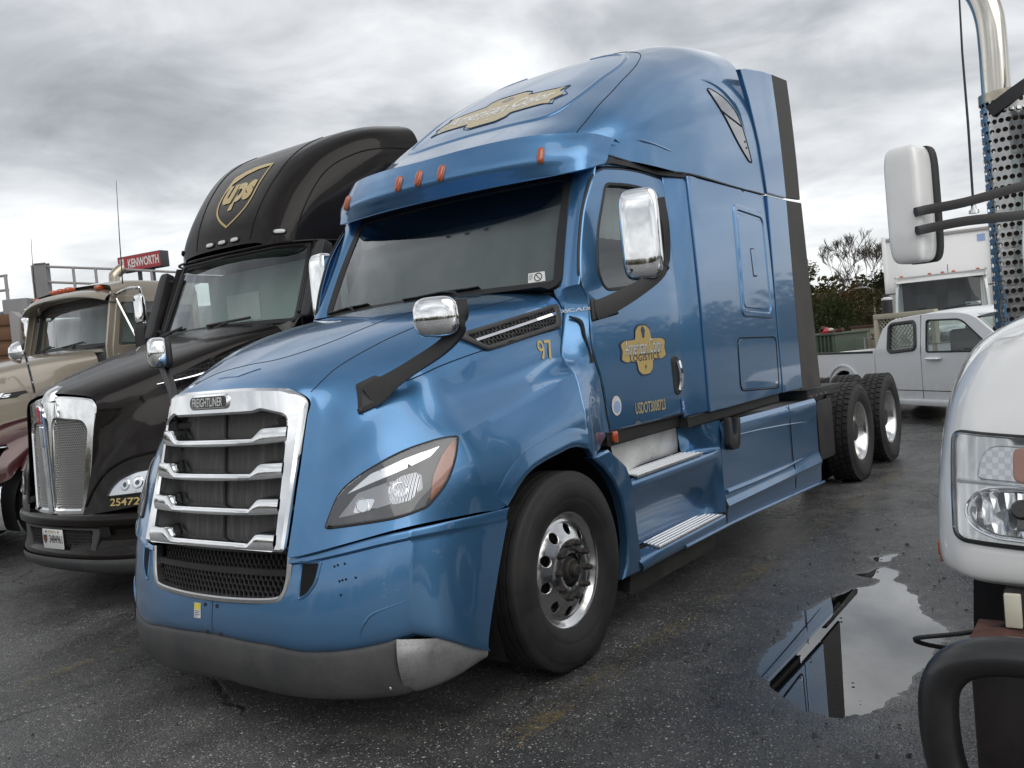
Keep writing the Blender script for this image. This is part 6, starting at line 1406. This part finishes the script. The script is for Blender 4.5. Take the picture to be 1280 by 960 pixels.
    obj('cab_floor', box(-.1, -1.1, -1.0, 1.0, 1.0, 1.05), 'interior_dark', W); obj('dashboard', box(-.12, -.4, -.95, .95, 1.3, 1.82, .03), 'interior_dark', W)
    obj('deck', box(-1.3, -5.2, -1.1, 1.1, .86, .95, .01), 'chassis_black', W)
    # exhaust stack with perforated shield
    cx, cy = -1.24, -1.150
    st = obj('exhaust_stack', tube([(cx, cy-.04, 1.0), (cx, cy-.04, 2.60), (cx, cy-.04, 2.95), (cx-.005, cy-.05, 3.10), (cx-.03, cy-.085, 3.22), (cx-.09, cy-.16, 3.36)], .0655, 20, smooth=6, caps=False), 'stack_chrome', W)
    obj('muffler', tube([(cx, cy, 1.05), (cx, cy, 2.60)], .085, 24), 'muffler_dark', st)
    V, F = [], []; nc, nr, r = 24, 32, .118; z0, z1 = 1.20, 2.665; dz = (z1-z0)/nr; da = 2*math.pi/nc
    for j in range(nr):
        for i in range(nc):
            a0 = i*da+(da/2 if j % 2 else 0); o = len(V); hr = .44
            sq = [(-.5, -.5), (0, -.5), (.5, -.5), (.5, 0), (.5, .5), (0, .5), (-.5, .5), (-.5, 0)]
            for (u, v) in sq: V.append((cx+r*math.cos(a0+u*da), cy+r*math.sin(a0+u*da), z0+(j+.5+v)*dz))
            for q in range(8):
                t = R(225+45*q); u, v = hr*math.cos(t)*.95, hr*math.sin(t)*.60; V.append((cx+r*math.cos(a0+u*da), cy+r*math.sin(a0+u*da), z0+(j+.5+v*1.05)*dz))
            for q in range(8): n = (q+1) % 8; F.append((o+q, o+n, o+8+n, o+8+q))
    obj('heat_shield', (V, F), 'shield_chrome', st, ang=180)
    obj('shield_band', lathe([(2.655, .1215), (2.70, .1215), (2.705, .10), (2.70, .07)], 32, 'z', (cx, cy, 0)), 'weathered_chrome', st)
    obj('stack_clamp', sweep([(cx+.12, cy-.06, 2.60), (cx+.14, cy+.05, 2.66), (cx+.10, cy+.20, 2.75), (cx+.05, cy+.34, 2.86)], rect_prof(.03, .06), up=(0, 0, 1)), 'black_plastic', st)
    for z in (2.56, 2.47, 1.9): obj('shield_bolt', tube([(cx+.02, cy+.118, z), (cx+.02, cy+.135, z)], .012, 8), 'seal_black', st)
    obj('shield_bracket', box(cx-.03, cx+.03, cy+.10, cy+.20, 1.2, 2.66, .004), 'weathered_chrome', st)
    an = obj('antenna', tube([(.315, -1.118, 2.035), (.315, -1.116, 2.30), (.318, -1.117, 2.55), (.315, -1.113, 2.80)], [.0045, .0045, .004, .003], 6), 'seal_black', W)
    obj('antenna_base', lathe([(0, .017), (.012, .016), (.014, .009), (.05, .007), (.052, .001)], 12, 'z', (.315, -1.118, 1.990)), 'lamp_bright', an)
mat('stack_chrome', (0.66, 0.63, 0.57), .12, 1.0, dirt=.35, dcol=(0.35, 0.27, 0.17), dscale=3)
mat('bumper_black', (0.018, 0.017, 0.017), .4, dirt=.35, dcol=(0.07, 0.05, 0.045)); mat('rust', (0.13, 0.055, 0.04), .8, var=.3, dscale=30)
mat('bar_black', (0.013, 0.013, 0.014), .32, coat=.3, dirt=.25, dcol=(0.06, 0.06, 0.06)); mat('decal_cream', (0.7, 0.68, 0.55), .5)
mat('muffler_dark', (0.10, 0.085, 0.07), .5, .8, dirt=.5, dcol=(0.08, 0.05, 0.03)); mat('turn_amber', (0.42, 0.20, 0.13), .15, coat=.5); mat('bulb_dark', (0.09, 0.085, 0.08), .25, .8)
mat('shield_chrome', (0.42, 0.42, 0.42), .14, 1.0, dirt=.3, dcol=(0.3, 0.28, 0.26), dscale=8)
def lamp_mats():
    t = NT('lamp_checks'); c = t.n('ShaderNodeTexChecker', {'Vector': t.n('ShaderNodeMapping', {'Vector': t.obj(), 'Scale': (0.001, 1, 1)}).outputs[0], 'Scale': 72.0}).outputs['Fac']
    t.done(t.pbsdf(Base_Color=t.mix(c, (0.78, 0.78, 0.78, 1), (0.62, 0.62, 0.63, 1)), Metallic=0.8, Roughness=0.22, Normal=t.bump(c, .6, .01)))
    t = NT('lamp_fluted'); w = t.n('ShaderNodeTexWave', {'Vector': t.obj(), 'Scale': 7.0, 'Distortion': 1.5}, bands_direction='Y').outputs['Fac']
    t.done(t.pbsdf(Base_Color=(0.62, 0.62, 0.61), Metallic=0.9, Roughness=0.24, Normal=t.bump(w, .25, .02)))
    t = NT('lamp_facets'); v = t.n('ShaderNodeTexVoronoi', {'Vector': t.n('ShaderNodeMapping', {'Vector': t.obj(), 'Scale': (0.3, 1.6, 0.8)}).outputs[0], 'Scale': 22.0, 'Randomness': 0.7}).outputs
    t.done(t.pbsdf(Base_Color=(0.62, 0.62, 0.63), Metallic=1.0, Roughness=0.14, Normal=t.bump(v['Distance'], 1.0, .03)))
lamp_mats()
build_white()

# ================================================================ background vehicles
def build_pickup():
    K = root('pickup_truck', 'white extended cab pickup parked behind the blue tractor', 'pickup', (-11.293, .373, 0), math.atan2(.755, .655))
    # local: x forward, near side at y = 0 (its right side), width towards +y
    Wd = 1.78; sf = lambda o=0.0: (lambda a, b: ((a, o+.02+.10*max(0, (b-1.05))**1.2+.02*max(0, .55-b), b), (0, -1, 0)))
    ff = lambda o=0.0: (lambda a, b: ((a, Wd-o-.02-.10*max(0, (b-1.05))**1.2, b), (0, 1, 0)))
    arch = lambda c: [(c+.43*math.cos(R(t)), .36+.43*math.sin(R(t))) for t in range(0, 181, 15)]
    cab = rnd([(-.555, .34), (-.555, 1.10), (-.36, 1.46), (-.12, 1.60), (.60, 1.655), (1.30, 1.64), (1.65, 1.58), (2.35, 1.10), (2.42, 1.02), (2.40, .34)], [.02, .04, .12, .1, .2, .2, .15, .04, .04, .02])
    rw = rnd([(-.17, 1.53), (.44, 1.55), (.46, 1.12), (-.20, 1.08)], .09); fw = rnd([(.70, 1.55), (1.42, 1.53), (1.98, 1.12), (1.90, 1.06), (.70, 1.07)], [.04, .12, .05, .04, .04])
    bed = [(-2.55, .55), (-2.55, 1.075), (-.575, 1.135), (-.575, .34), (-.95, .34)]+[p for p in arch(-1.45)]+[(-1.92, .50)]
    hood = [(2.42, .34), (2.44, 1.03), (3.3, .95), (3.55, .85), (3.58, .45), (3.43, .36)]+[(3.0+.43*math.cos(R(t)), .36+.43*math.sin(R(t))) for t in range(0, 181, 15)]+[(2.56, .34)]
    for fn, tag_ in ((sf, 0), (ff, 1)):
        c = obj('cab_side', panel(cab, fn(), [rw, fw], .15, 0, .03, .008), 'silver_white', K, ang=40)
        obj('quarter_window', panel(rw, fn(.012), (), .3, 0, 0, 0), 'pickup_glass', c); obj('door_window', panel(fw, fn(.012), (), .3, 0, 0, 0), 'pickup_glass', c)
        obj('quarter_window_trim', tube([Vector(fn()(*p)[0]) for p in dense(rw, .08)], .03, 6, closed=True), 'grey_plastic', c); obj('door_window_trim', tube([Vector(fn()(*p)[0]) for p in dense(fw, .08)], .014, 6, closed=True), 'seal_black', c)
        obj('door_seam', tube([Vector(fn()(a, b)[0]) for a, b in ((.575, 1.64), (.57, 1.1), (.56, .36))], .006, 5), 'gap_dark', c)
        obj('sill_line', tube([Vector(fn()(a, b)[0]) for a, b in ((-.55, .475), (2.38, .475))], .006, 5), 'gap_dark', c)
        y = fn()(0.85, .96)[0][1]; d = -1 if tag_ == 0 else 1
        obj('door_handle', rbox((.86, y+.03*d, .965), .17, .022, .025, 4, 8), 'clean_chrome', c, ang=180)
        obj('bed_side', panel(bed, fn(), (), .15, 0, .03, .008), 'silver_white', K, ang=40); obj('front_fender', panel(hood, fn(), (), .15, 0, .03, .008), 'silver_white', K, ang=40)
        obj('wheel_arch', tube([Vector(fn()(a, b)[0])+Vector((0, .01*d, 0)) for a, b in [(-1.45+.52*math.cos(R(t)), .36+.52*math.sin(R(t))) for t in range(8, 173, 12)]], .022, 6), 'silver_white', K)
        obj('sill', box(-.5, 2.35, y-.02*d-.05, y-.02*d+.05, .24, .345, .02), 'silver_white', K)
        obj('wheel_liner', lathe([(.0, .45), (.3*(-d), .45)], 18, 'y', (-1.45, y, .36), 0, 180), 'gap_dark', K)
        for x in (-1.45, 3.0):
            w = obj('wheel', lathe([(-.1, .05), (-.1, .18), (.0, .18), (.0, .001)], 16, 'y', (x, y-.08*d, .345)), 'hub_iron', K); obj('tyre', lathe([(a*d, r_) for a, r_ in ((-.22, .20), (-.22, .31), (-.19, .345), (-.03, .345), (0, .31), (0, .20))], 28, 'y', (x, y-.02*d, .345)), 'tyre_rubber', w); obj('rim', lathe([(-.01*d, .205), (-.03*d, .19), (-.06*d, .10), (-.03*d, .05), (-.03*d, .001)], 20, 'y', (x, y-.02*d, .345)), 'polished_alloy', w)
    obj('roof', patch([[(x, y, z-.05*abs((y-.89)/.74)**3) for y in np.linspace(.10, 1.68, 7)] for x, z in ((-.20, 1.58), (.2, 1.665), (.8, 1.70), (1.3, 1.68), (1.66, 1.60))], 3, 3), 'silver_white', K)
    obj('rear_window', patch([[(x, y, z) for y in (.12, .9, 1.66)] for x, z in ((-.50, 1.12), (-.18, 1.58))], 2, 2), 'pickup_glass', K)
    obj('windscreen', patch([[(x, y, z) for y in (.12, .9, 1.66)] for x, z in ((1.68, 1.59), (2.42, 1.07))], 2, 2), 'pickup_glass', K)
    obj('bonnet', patch([[(x, y, z-.03*abs((y-.89)/.8)**3) for y in np.linspace(.06, 1.72, 7)] for x, z in ((2.40, 1.06), (2.9, 1.03), (3.4, .96), (3.56, .84))], 3, 3), 'silver_white', K)
    obj('bed_floor', box(-2.5, -.6, .1, 1.7, .60, .64), 'chassis_black', K); obj('tailgate', box(-2.56, -2.50, .06, 1.72, .55, 1.08, .01), 'silver_white', K); obj('bed_rail', box(-2.54, -.60, .015, .075, 1.075, 1.115, .01), 'black_plastic', K)
    obj('underbody', box(-2.4, 3.5, .12, 1.66, .22, .40), 'chassis_black', K)
    for y in (.28, 1.05):
        s = obj('seat', box(1.0, 1.5, y, y+.45, .62, .78, .04), 'interior_grey', K); obj('seat_back', box(.88, 1.05, y, y+.45, .76, 1.38, .05), 'interior_grey', s)
    obj('antenna', tube([(2.1, .15, 1.25), (2.0, .15, 1.75)], .006, 5), 'seal_black', K)
    obj('dashboard', box(1.9, 2.3, .12, 1.66, .7, 1.06, .03), 'interior_dark', K)
glass('pickup_glass', (0.62, 0.68, 0.66), 1.0)
build_pickup()

def build_box_truck():
    K = root('box_truck', 'white box truck facing us behind the pickup', 'truck', (-19.6, -.30, 0), R(9.8))
    obj('cargo_box', box(-6.5, -1.9, -1.26, 1.24, 1.0, 3.74, .02), 'white_paint', K); obj('box_top_rail', box(-6.5, -1.86, -1.28, 1.26, 3.62, 3.70, .01), 'rail_grey', K)
    for y in (-1.27, 1.25): obj('corner_post', box(-1.90, -1.84, y-.05, y+.05, 1.0, 3.76, .01), 'white_paint', K)
    obj('box_badge', box(-1.899, -1.89, .92, 1.10, 3.36, 3.54), 'decal_pale_blue', K)
    rows = [[(x-.10*abs(y/.98)**2.5, y, z) for y in (-1.02, -.9, -.5, 0, .5, .9, 1.02)] for x, z in ((.55, .75), (.62, 1.1), (.60, 1.45), (.45, 1.60), (.10, 1.66))]
    obj('hood', patch(rows, 3, 3), 'white_paint', K)
    obj('windscreen', patch([[(x-.10*abs(y/.98)**2.5, y*k, z) for y in (-.98, -.6, -.2, .2, .6, .98)] for x, z, k in ((.12, 1.68, 1.0), (.03, 2.05, .98), (-.08, 2.44, .95))], 3, 3), 'box_glass', K)
    fr = [(-1.04, 1.62), (1.04, 1.62), (.99, 2.54), (-.99, 2.54)]
    obj('cab_front', panel(rnd(fr, .07), lambda a, b: ((lerp(.12, -.08, (b-1.68)/.76)-.10*abs(a/.98)**2.5-.006, a, b), (1, 0, 0)), [rnd([(-.96, 1.70), (.96, 1.70), (.91, 2.43), (-.91, 2.43)], .07)], .12, 0, .05, .02), 'white_paint', K)
    obj('cab', box(-.12, -1.6, -.98, .98, 1.0, 1.65, .04), 'white_paint', K); obj('cab_roof', box(-.14, -1.6, -.97, .97, 2.44, 2.58, .06), 'white_paint', K)
    for s in (1, -1):
        obj('cab_post', box(-1.5, -1.6, .90*s, .97*s, 1.6, 2.5, .01), 'white_paint', K); obj('cab_post', box(-.75, -.85, .92*s, .97*s, 1.6, 2.5, .01), 'white_paint', K)
        m = obj('door_mirror', rbox((.10, 1.22*s, 1.98), .05, .09, .24, 5), 'black_plastic', K); obj('mirror_arm', tube([(.05, 1.0*s, 2.2), (.10, 1.22*s, 2.2)], .015, 6), 'black_plastic', m)
        steer_wheel('front_wheel', K, (-.35, .98*s, .45), s, detail=False, ro=.45); drive_wheel('drive_wheel', K, (-4.6, 1.12*s, .45), s, ro=.45)
        hl = obj('headlamp', box(.46, .56, .62*s, .92*s, 1.0, 1.2, .02), 'lamp_bright', K)
    obj('grille', box(.60, .66, -.5, .5, .95, 1.35, .02), 'chrome', K); obj('bumper', box(.55, .75, -1.05, 1.05, .45, .75, .03), 'white_paint', K)
    for y in (-.85, -.22, .06, .30, .82): obj('marker_light', rbox((-.18-.08*abs(y)**2, y, 2.60), .05, .045, .03, 2.5, 8), 'amber', K, ang=180)
    for u0, u1 in ((-.85, -.35), (.0, .6)):
        w = obj('wiper', tube([(.135-.1*abs(u0)**2.5, u0, 1.72), (.13, (u0+u1)/2, 1.755), (.125-.1*abs(u1)**2.5, u1, 1.80)], .012, 6), 'seal_black', K)
    obj('paper', box(.02, .03, .5, .82, 1.76, 1.84), 'decal_white', K)
    obj('cab_back', box(-1.55, -1.6, -.95, .95, 1.0, 2.5), 'interior_grey', K); obj('dashboard', box(.0, -.35, -.9, .9, 1.3, 1.68, .03), 'interior_dark', K)
    for y in (-.6, .15): s = obj('seat', box(-.8, -1.2, y, y+.5, 1.3, 1.45, .04), 'interior_grey', K); obj('seat_back', box(-1.1, -1.24, y, y+.5, 1.44, 2.15, .05), 'interior_grey', s)
    obj('antenna', tube([(-.15, .18, 2.58), (-.15, .18, 2.78)], .008, 5), 'seal_black', K)
glass('box_glass', (0.50, 0.56, 0.57), 1.0)
build_box_truck()

def build_yard_things():
    # flatbed headboard with lattice behind the pickup
    L = root('headboard', 'cream headboard frame with diagonal lattice mesh behind the pickup bed', 'rack', (-14.15, -.45, 0), R(237))
    for x in (.11, -1.25): obj('post', box(x-.05, x+.05, -.05, .05, .0, 1.62, .01), 'cream_paint', L)
    obj('top_bar', box(-1.30, .165, -.051, .051, 1.62, 1.72, .01), 'cream_paint', L); obj('deck', box(-1.2, .05, -2.4, -.06, .86, .94, .01), 'chassis_black', L)
    for i in range(-6, 18):
        for d in (1, -1):
            x0, z0 = -1.1+i*.09, 1.0; n = .62; x1 = x0+n*d
            if d < 0: x0 += .3; x1 += .3
            pts = [(x0+(x1-x0)*t, z0+.62*t) for t in np.linspace(0, 1, 12)]; pts = [q for q in pts if -1.2 < q[0] < .06]
            if len(pts) > 1: obj('lattice_strip', tube([(a, 0, b) for a, b in (pts[0], pts[-1])], .012, 4), 'cream_paint', L)
    obj('exhaust_stack', join(tube([(-.05, -.12, .0), (-.05, -.12, 2.0)], .095, 14)), 'black_plastic', L); obj('stack_cap', lathe([(1.98, .10), (2.01, .10), (2.035, .05), (2.035, .001)], 14, 'z', (-.05, -.12, 0)), 'decal_white', L)
    D = root('dumpster', 'green ribbed steel skip heaped with scrap beyond the pickup', 'dumpster', (-29.0, -5.49, 0), R(240))
    obj('shell', box(0, 2.6, -1.6, 0, 0, 1.22, .02), 'green_steel', D)
    for i in range(14): obj('rib', box(.02+i*.19, .09+i*.19, 0, .06, .05, 1.18, .01), 'green_steel', D)
    obj('rim', box(-.04, 2.64, -1.65, .08, 1.18, 1.26, .02), 'green_steel', D)
    rg = random.Random(3)
    for i in range(9): obj('scrap', xf(box(-.2, .2, -.08, .08, -.06, .06, .01), Matrix.Translation((.4+rg.random()*.9, -.3-rg.random()*.5, 1.24+rg.random()*.18)) @ Matrix.Rotation(rg.random()*3, 4, 'Z') @ Matrix.Rotation(rg.uniform(-.5, .5), 4, 'Y')), rg.choice(['rust', 'sign_red', 'decal_cream']), D)
    C = root('shipping_container', 'weathered cream container standing by the trees', 'container', (-31.95, -4.75, 0), R(238))
    obj('shell', box(-1.25, 1.25, -6, 0, 0, 1.36, .02), 'container_cream', C)
    for x in (-1.2, -.05, .05, 1.2): obj('door_frame', box(x-.03, x+.03, 0, .04, .02, 1.33, .005), 'container_cream', C)
    for x in (-.9, -.35, .35, .9): obj('lock_rod', tube([(x, .04, .05), (x, .04, 1.3)], .018, 6), 'rail_grey', C)
    obj('roof_edge', box(-1.3, 1.3, -.1, .06, 1.32, 1.42, .01), 'rust', C)
    obj('container_number', flat(text2d('2D', width=.36, height=.22, bold=.03), plane_f((.10, .005, .96), (-1, 0, 0), (0, 0, 1), (0, 1, 0)), .003), 'decal_black', C)
    F = root('chain_fence', 'thin steel mesh fence between skip and container', 'fence', (-30.4, -5.9, 0), R(238))
    for i in range(6): obj('fence_post', tube([(-2.5+i*1.0, 0, 0), (-2.5+i*1.0, 0, 1.0)], .025, 6), 'rail_grey', F)
    for z in (.3, .6, .98): obj('fence_wire', tube([(-2.5, 0, z), (2.5, 0, z)], .010, 5), 'rail_grey', F)
    Lp = root('street_lamp', 'slim grey street lamp standing among the trees', 'lamp', (-48.95, -8.75, 0), R(240))
    obj('pole', tube([(0, 0, 0), (0, 0, 3.3)], [.07, .04], 8), 'rail_grey', Lp); obj('lamp_arm', tube([(0, 0, 3.25), (.3, 0, 3.42), (.9, 0, 3.45)], .03, 6), 'rail_grey', Lp); obj('lamp_head', box(.6, 1.25, -.1, .1, 3.42, 3.50, .02), 'rail_grey', Lp)
mat('cream_paint', (0.55, 0.50, 0.38), .5, dirt=.4); mat('green_steel', (0.05, 0.085, 0.06), .55, dirt=.5, dcol=(0.12, 0.08, 0.05)); mat('container_cream', (0.48, 0.44, 0.33), .6, dirt=.6, dcol=(0.22, 0.17, 0.11), dscale=2)
build_yard_things()

# ================================================================ trees
mat('bark', (0.11, 0.092, 0.078), .85, var=.3, dscale=8)
def leaf_mat(name, col):
    t = NT(name); rnd_ = t.n('ShaderNodeObjectInfo').outputs['Random']; nz = t.noise(1.1, 3, .6); nf = t.noise(9, 2, .6)
    c = t.mix(t.ramp(nz, (.35, 0), (.65, 1)), (*[v*.55 for v in col], 1), (*col, 1)); c = t.mix(t.math('MULTIPLY', nf, .5), c, (col[0]*1.5, col[1]*1.1, col[2]*.7, 1))
    t.done(t.pbsdf(Base_Color=c, Roughness=.7, Specular_IOR_Level=.25))
leaf_mat('leaf_olive', (0.105, 0.105, 0.045)); leaf_mat('leaf_green', (0.065, 0.092, 0.040)); leaf_mat('leaf_brown', (0.15, 0.105, 0.055)); leaf_mat('leaf_dark', (0.055, 0.068, 0.038))
def grow(rg, p, d, ln, r, lvl, segs, ends, spread=.55, up=.15):
    n = 4; pts = [Vector(p)]; rad = [r]; v = Vector(d).normalized()
    for i in range(n):
        v = (v+Vector((rg.uniform(-1, 1), rg.uniform(-1, 1), rg.uniform(-.8, 1)))*.17+Vector((0, 0, up*.2))).normalized(); pts.append(pts[-1]+v*(ln/n)); rad.append(r*(1-.45*(i+1)/n))
    segs.append((pts, rad, lvl))
    if lvl <= 0: ends.append(pts[-1]); return
    k = rg.choice((2, 3, 3)) if lvl > 2 else rg.choice((3, 4))
    for i in range(k):
        ax = Vector((rg.uniform(-1, 1), rg.uniform(-1, 1), rg.uniform(-.3, .3))).normalized(); nv = (v+ax*spread*rg.uniform(.6, 1.3)+Vector((0, 0, up))).normalized()
        grow(rg, pts[-1] if i < 2 else pts[rg.choice((2, 3))], nv, ln*rg.uniform(.62, .85), rad[-1]*.78, lvl-1, segs, ends, spread, up)
def bare_tree(label, loc, h, seed, levels=6, spread=.5, lean=(0, 0)):
    levels += 1
    rg = random.Random(seed); T_ = root('bare_tree', label, 'tree', loc, group=None); segs, ends = [], []
    grow(rg, (0, 0, 0), (lean[0], lean[1], 1), h*.24, h*.017, levels, segs, ends, spread, .14)
    tr = [tube(s[0], [max(.006, q) for q in s[1]], 6 if s[2] > levels-2 else 3, caps=False) for s in segs if s[2] >= levels-1]; tw = [tube(s[0], [max(.011, q) for q in s[1]], 3, caps=False) for s in segs if s[2] < levels-1]
    obj('trunk', join(*tr), 'bark', T_); obj('crown', join(*tw), 'bark', T_)
def leafy_tree(name, label, loc, h, w, mt, seed, n=3600, leaf=.10, trunk=True, cone=False):
    rg = random.Random(seed); T_ = root(name, label, 'tree' if trunk else 'bush', loc); segs, ends = [], []
    grow(rg, (0, 0, 0), (rg.uniform(-.1, .1), 0, 1), h*.30, h*.022, 3, segs, ends, .6, .2)
    obj('trunk', join(*[tube(s[0], [max(.012, q) for q in s[1]], 5, caps=False) for s in segs]), 'bark', T_)
    cl = []
    for i in range(34):
        z = rg.uniform(.12, .97); rr = w*(math.sin(math.pi*min(1, z*.80+.16))**.8 if not cone else (1.05-z)); a = rg.uniform(0, 6.283); q = rr*math.sqrt(rg.random())*.9; cl.append((q*math.cos(a), q*math.sin(a), z*h, w*rg.uniform(.18, .36)))
    V, F = [], []
    for i in range(n):
        c = rg.choice(cl); u = Vector((rg.gauss(0, 1), rg.gauss(0, 1), rg.gauss(0, .8))).normalized()*c[3]*rg.random()**.4; p = Vector(c[:3])+u
        if p.z < .05: p.z = .05+rg.random()*.2
        a = Vector((rg.gauss(0, 1), rg.gauss(0, 1), rg.gauss(0, .7))).normalized()*leaf*rg.uniform(.5, 1.2); b = a.orthogonal().normalized()*leaf*rg.uniform(.3, .6); o = len(V)
        V += [tuple(p-a), tuple(p+b), tuple(p+a), tuple(p-b)]; F.append((o, o+1, o+2, o+3))
    obj('crown', (V, F), mt, T_, smooth=False)
def P2(px, py, dep):       # not used for placing at render time; kept simple: real positions are written below
    return None
bare_tree('tall bare tree with fine spreading twigs right of the sleeper', (-53.5, -11.6, 0), 9.0, 11, 6, .66)
bare_tree('slimmer bare tree beside the white mirror', (-56.0, -9.6, 0), 7.8, 23, 6, .58)
bare_tree('thin leaning bare trunk between the two bare trees', (-51.8, -10.2, 0), 5.4, 31, 5, .4, (-.25, .10))
leafy_tree('leafy_tree', 'olive brown tree with thinning leaves beside the sleeper edge', (-51.0, -13.0, 0), 5.4, 1.9, 'leaf_olive', 4)
leafy_tree('leafy_tree', 'dark round evergreen under the slimmer bare tree', (-53.0, -8.9, 0), 4.3, 1.7, 'leaf_dark', 5, 4200)
leafy_tree('leafy_tree', 'brownish bushy tree in the middle of the tree line', (-52.0, -11.0, 0), 3.6, 1.9, 'leaf_brown', 6)
leafy_tree('leafy_tree', 'green bushy tree low behind the skip', (-46.0, -10.0, 0), 2.7, 2.0, 'leaf_green', 8, 4200)
leafy_tree('leafy_tree', 'mixed olive bush behind the container', (-49.0, -9.0, 0), 3.2, 1.9, 'leaf_olive', 9)
leafy_tree('leafy_tree', 'brown leaved tree hidden partly by the sleeper edge', (-55.0, -15.5, 0), 5.0, 2.4, 'leaf_brown', 12)
leafy_tree('leafy_tree', 'dark evergreen partly hidden behind the box truck', (-56.0, -6.5, 0), 5.0, 2.6, 'leaf_dark', 14)
# far wood that closes the yard all round
def far_wood():
    rg = random.Random(2); V, F = [], []
    for i in range(420):
        a = rg.uniform(0, 6.283); d = rg.uniform(95, 130); x, y = d*math.cos(a), d*math.sin(a); h = rg.uniform(3.5, 7.5); w = rg.uniform(3, 5)
        for j in range(400):
            q = Vector((rg.gauss(0, .45), rg.gauss(0, .45), 0)); z = h*rg.random()**1.1; p = Vector((x+q.x*w, y+q.y*w, z)); s = rg.uniform(.22, .50); o = len(V)
            u = Vector((rg.gauss(0, 1), rg.gauss(0, 1), rg.gauss(0, .6))).normalized()*s; v = u.orthogonal().normalized()*s*.7
            V += [tuple(p-u), tuple(p+v), tuple(p+u), tuple(p-v)]; F.append((o, o+1, o+2, o+3))
    w = obj('far_wood', (V, F), 'leaf_olive', None, smooth=False, kind='stuff'); w['label'] = 'distant belt of woodland around the yard'
far_wood()
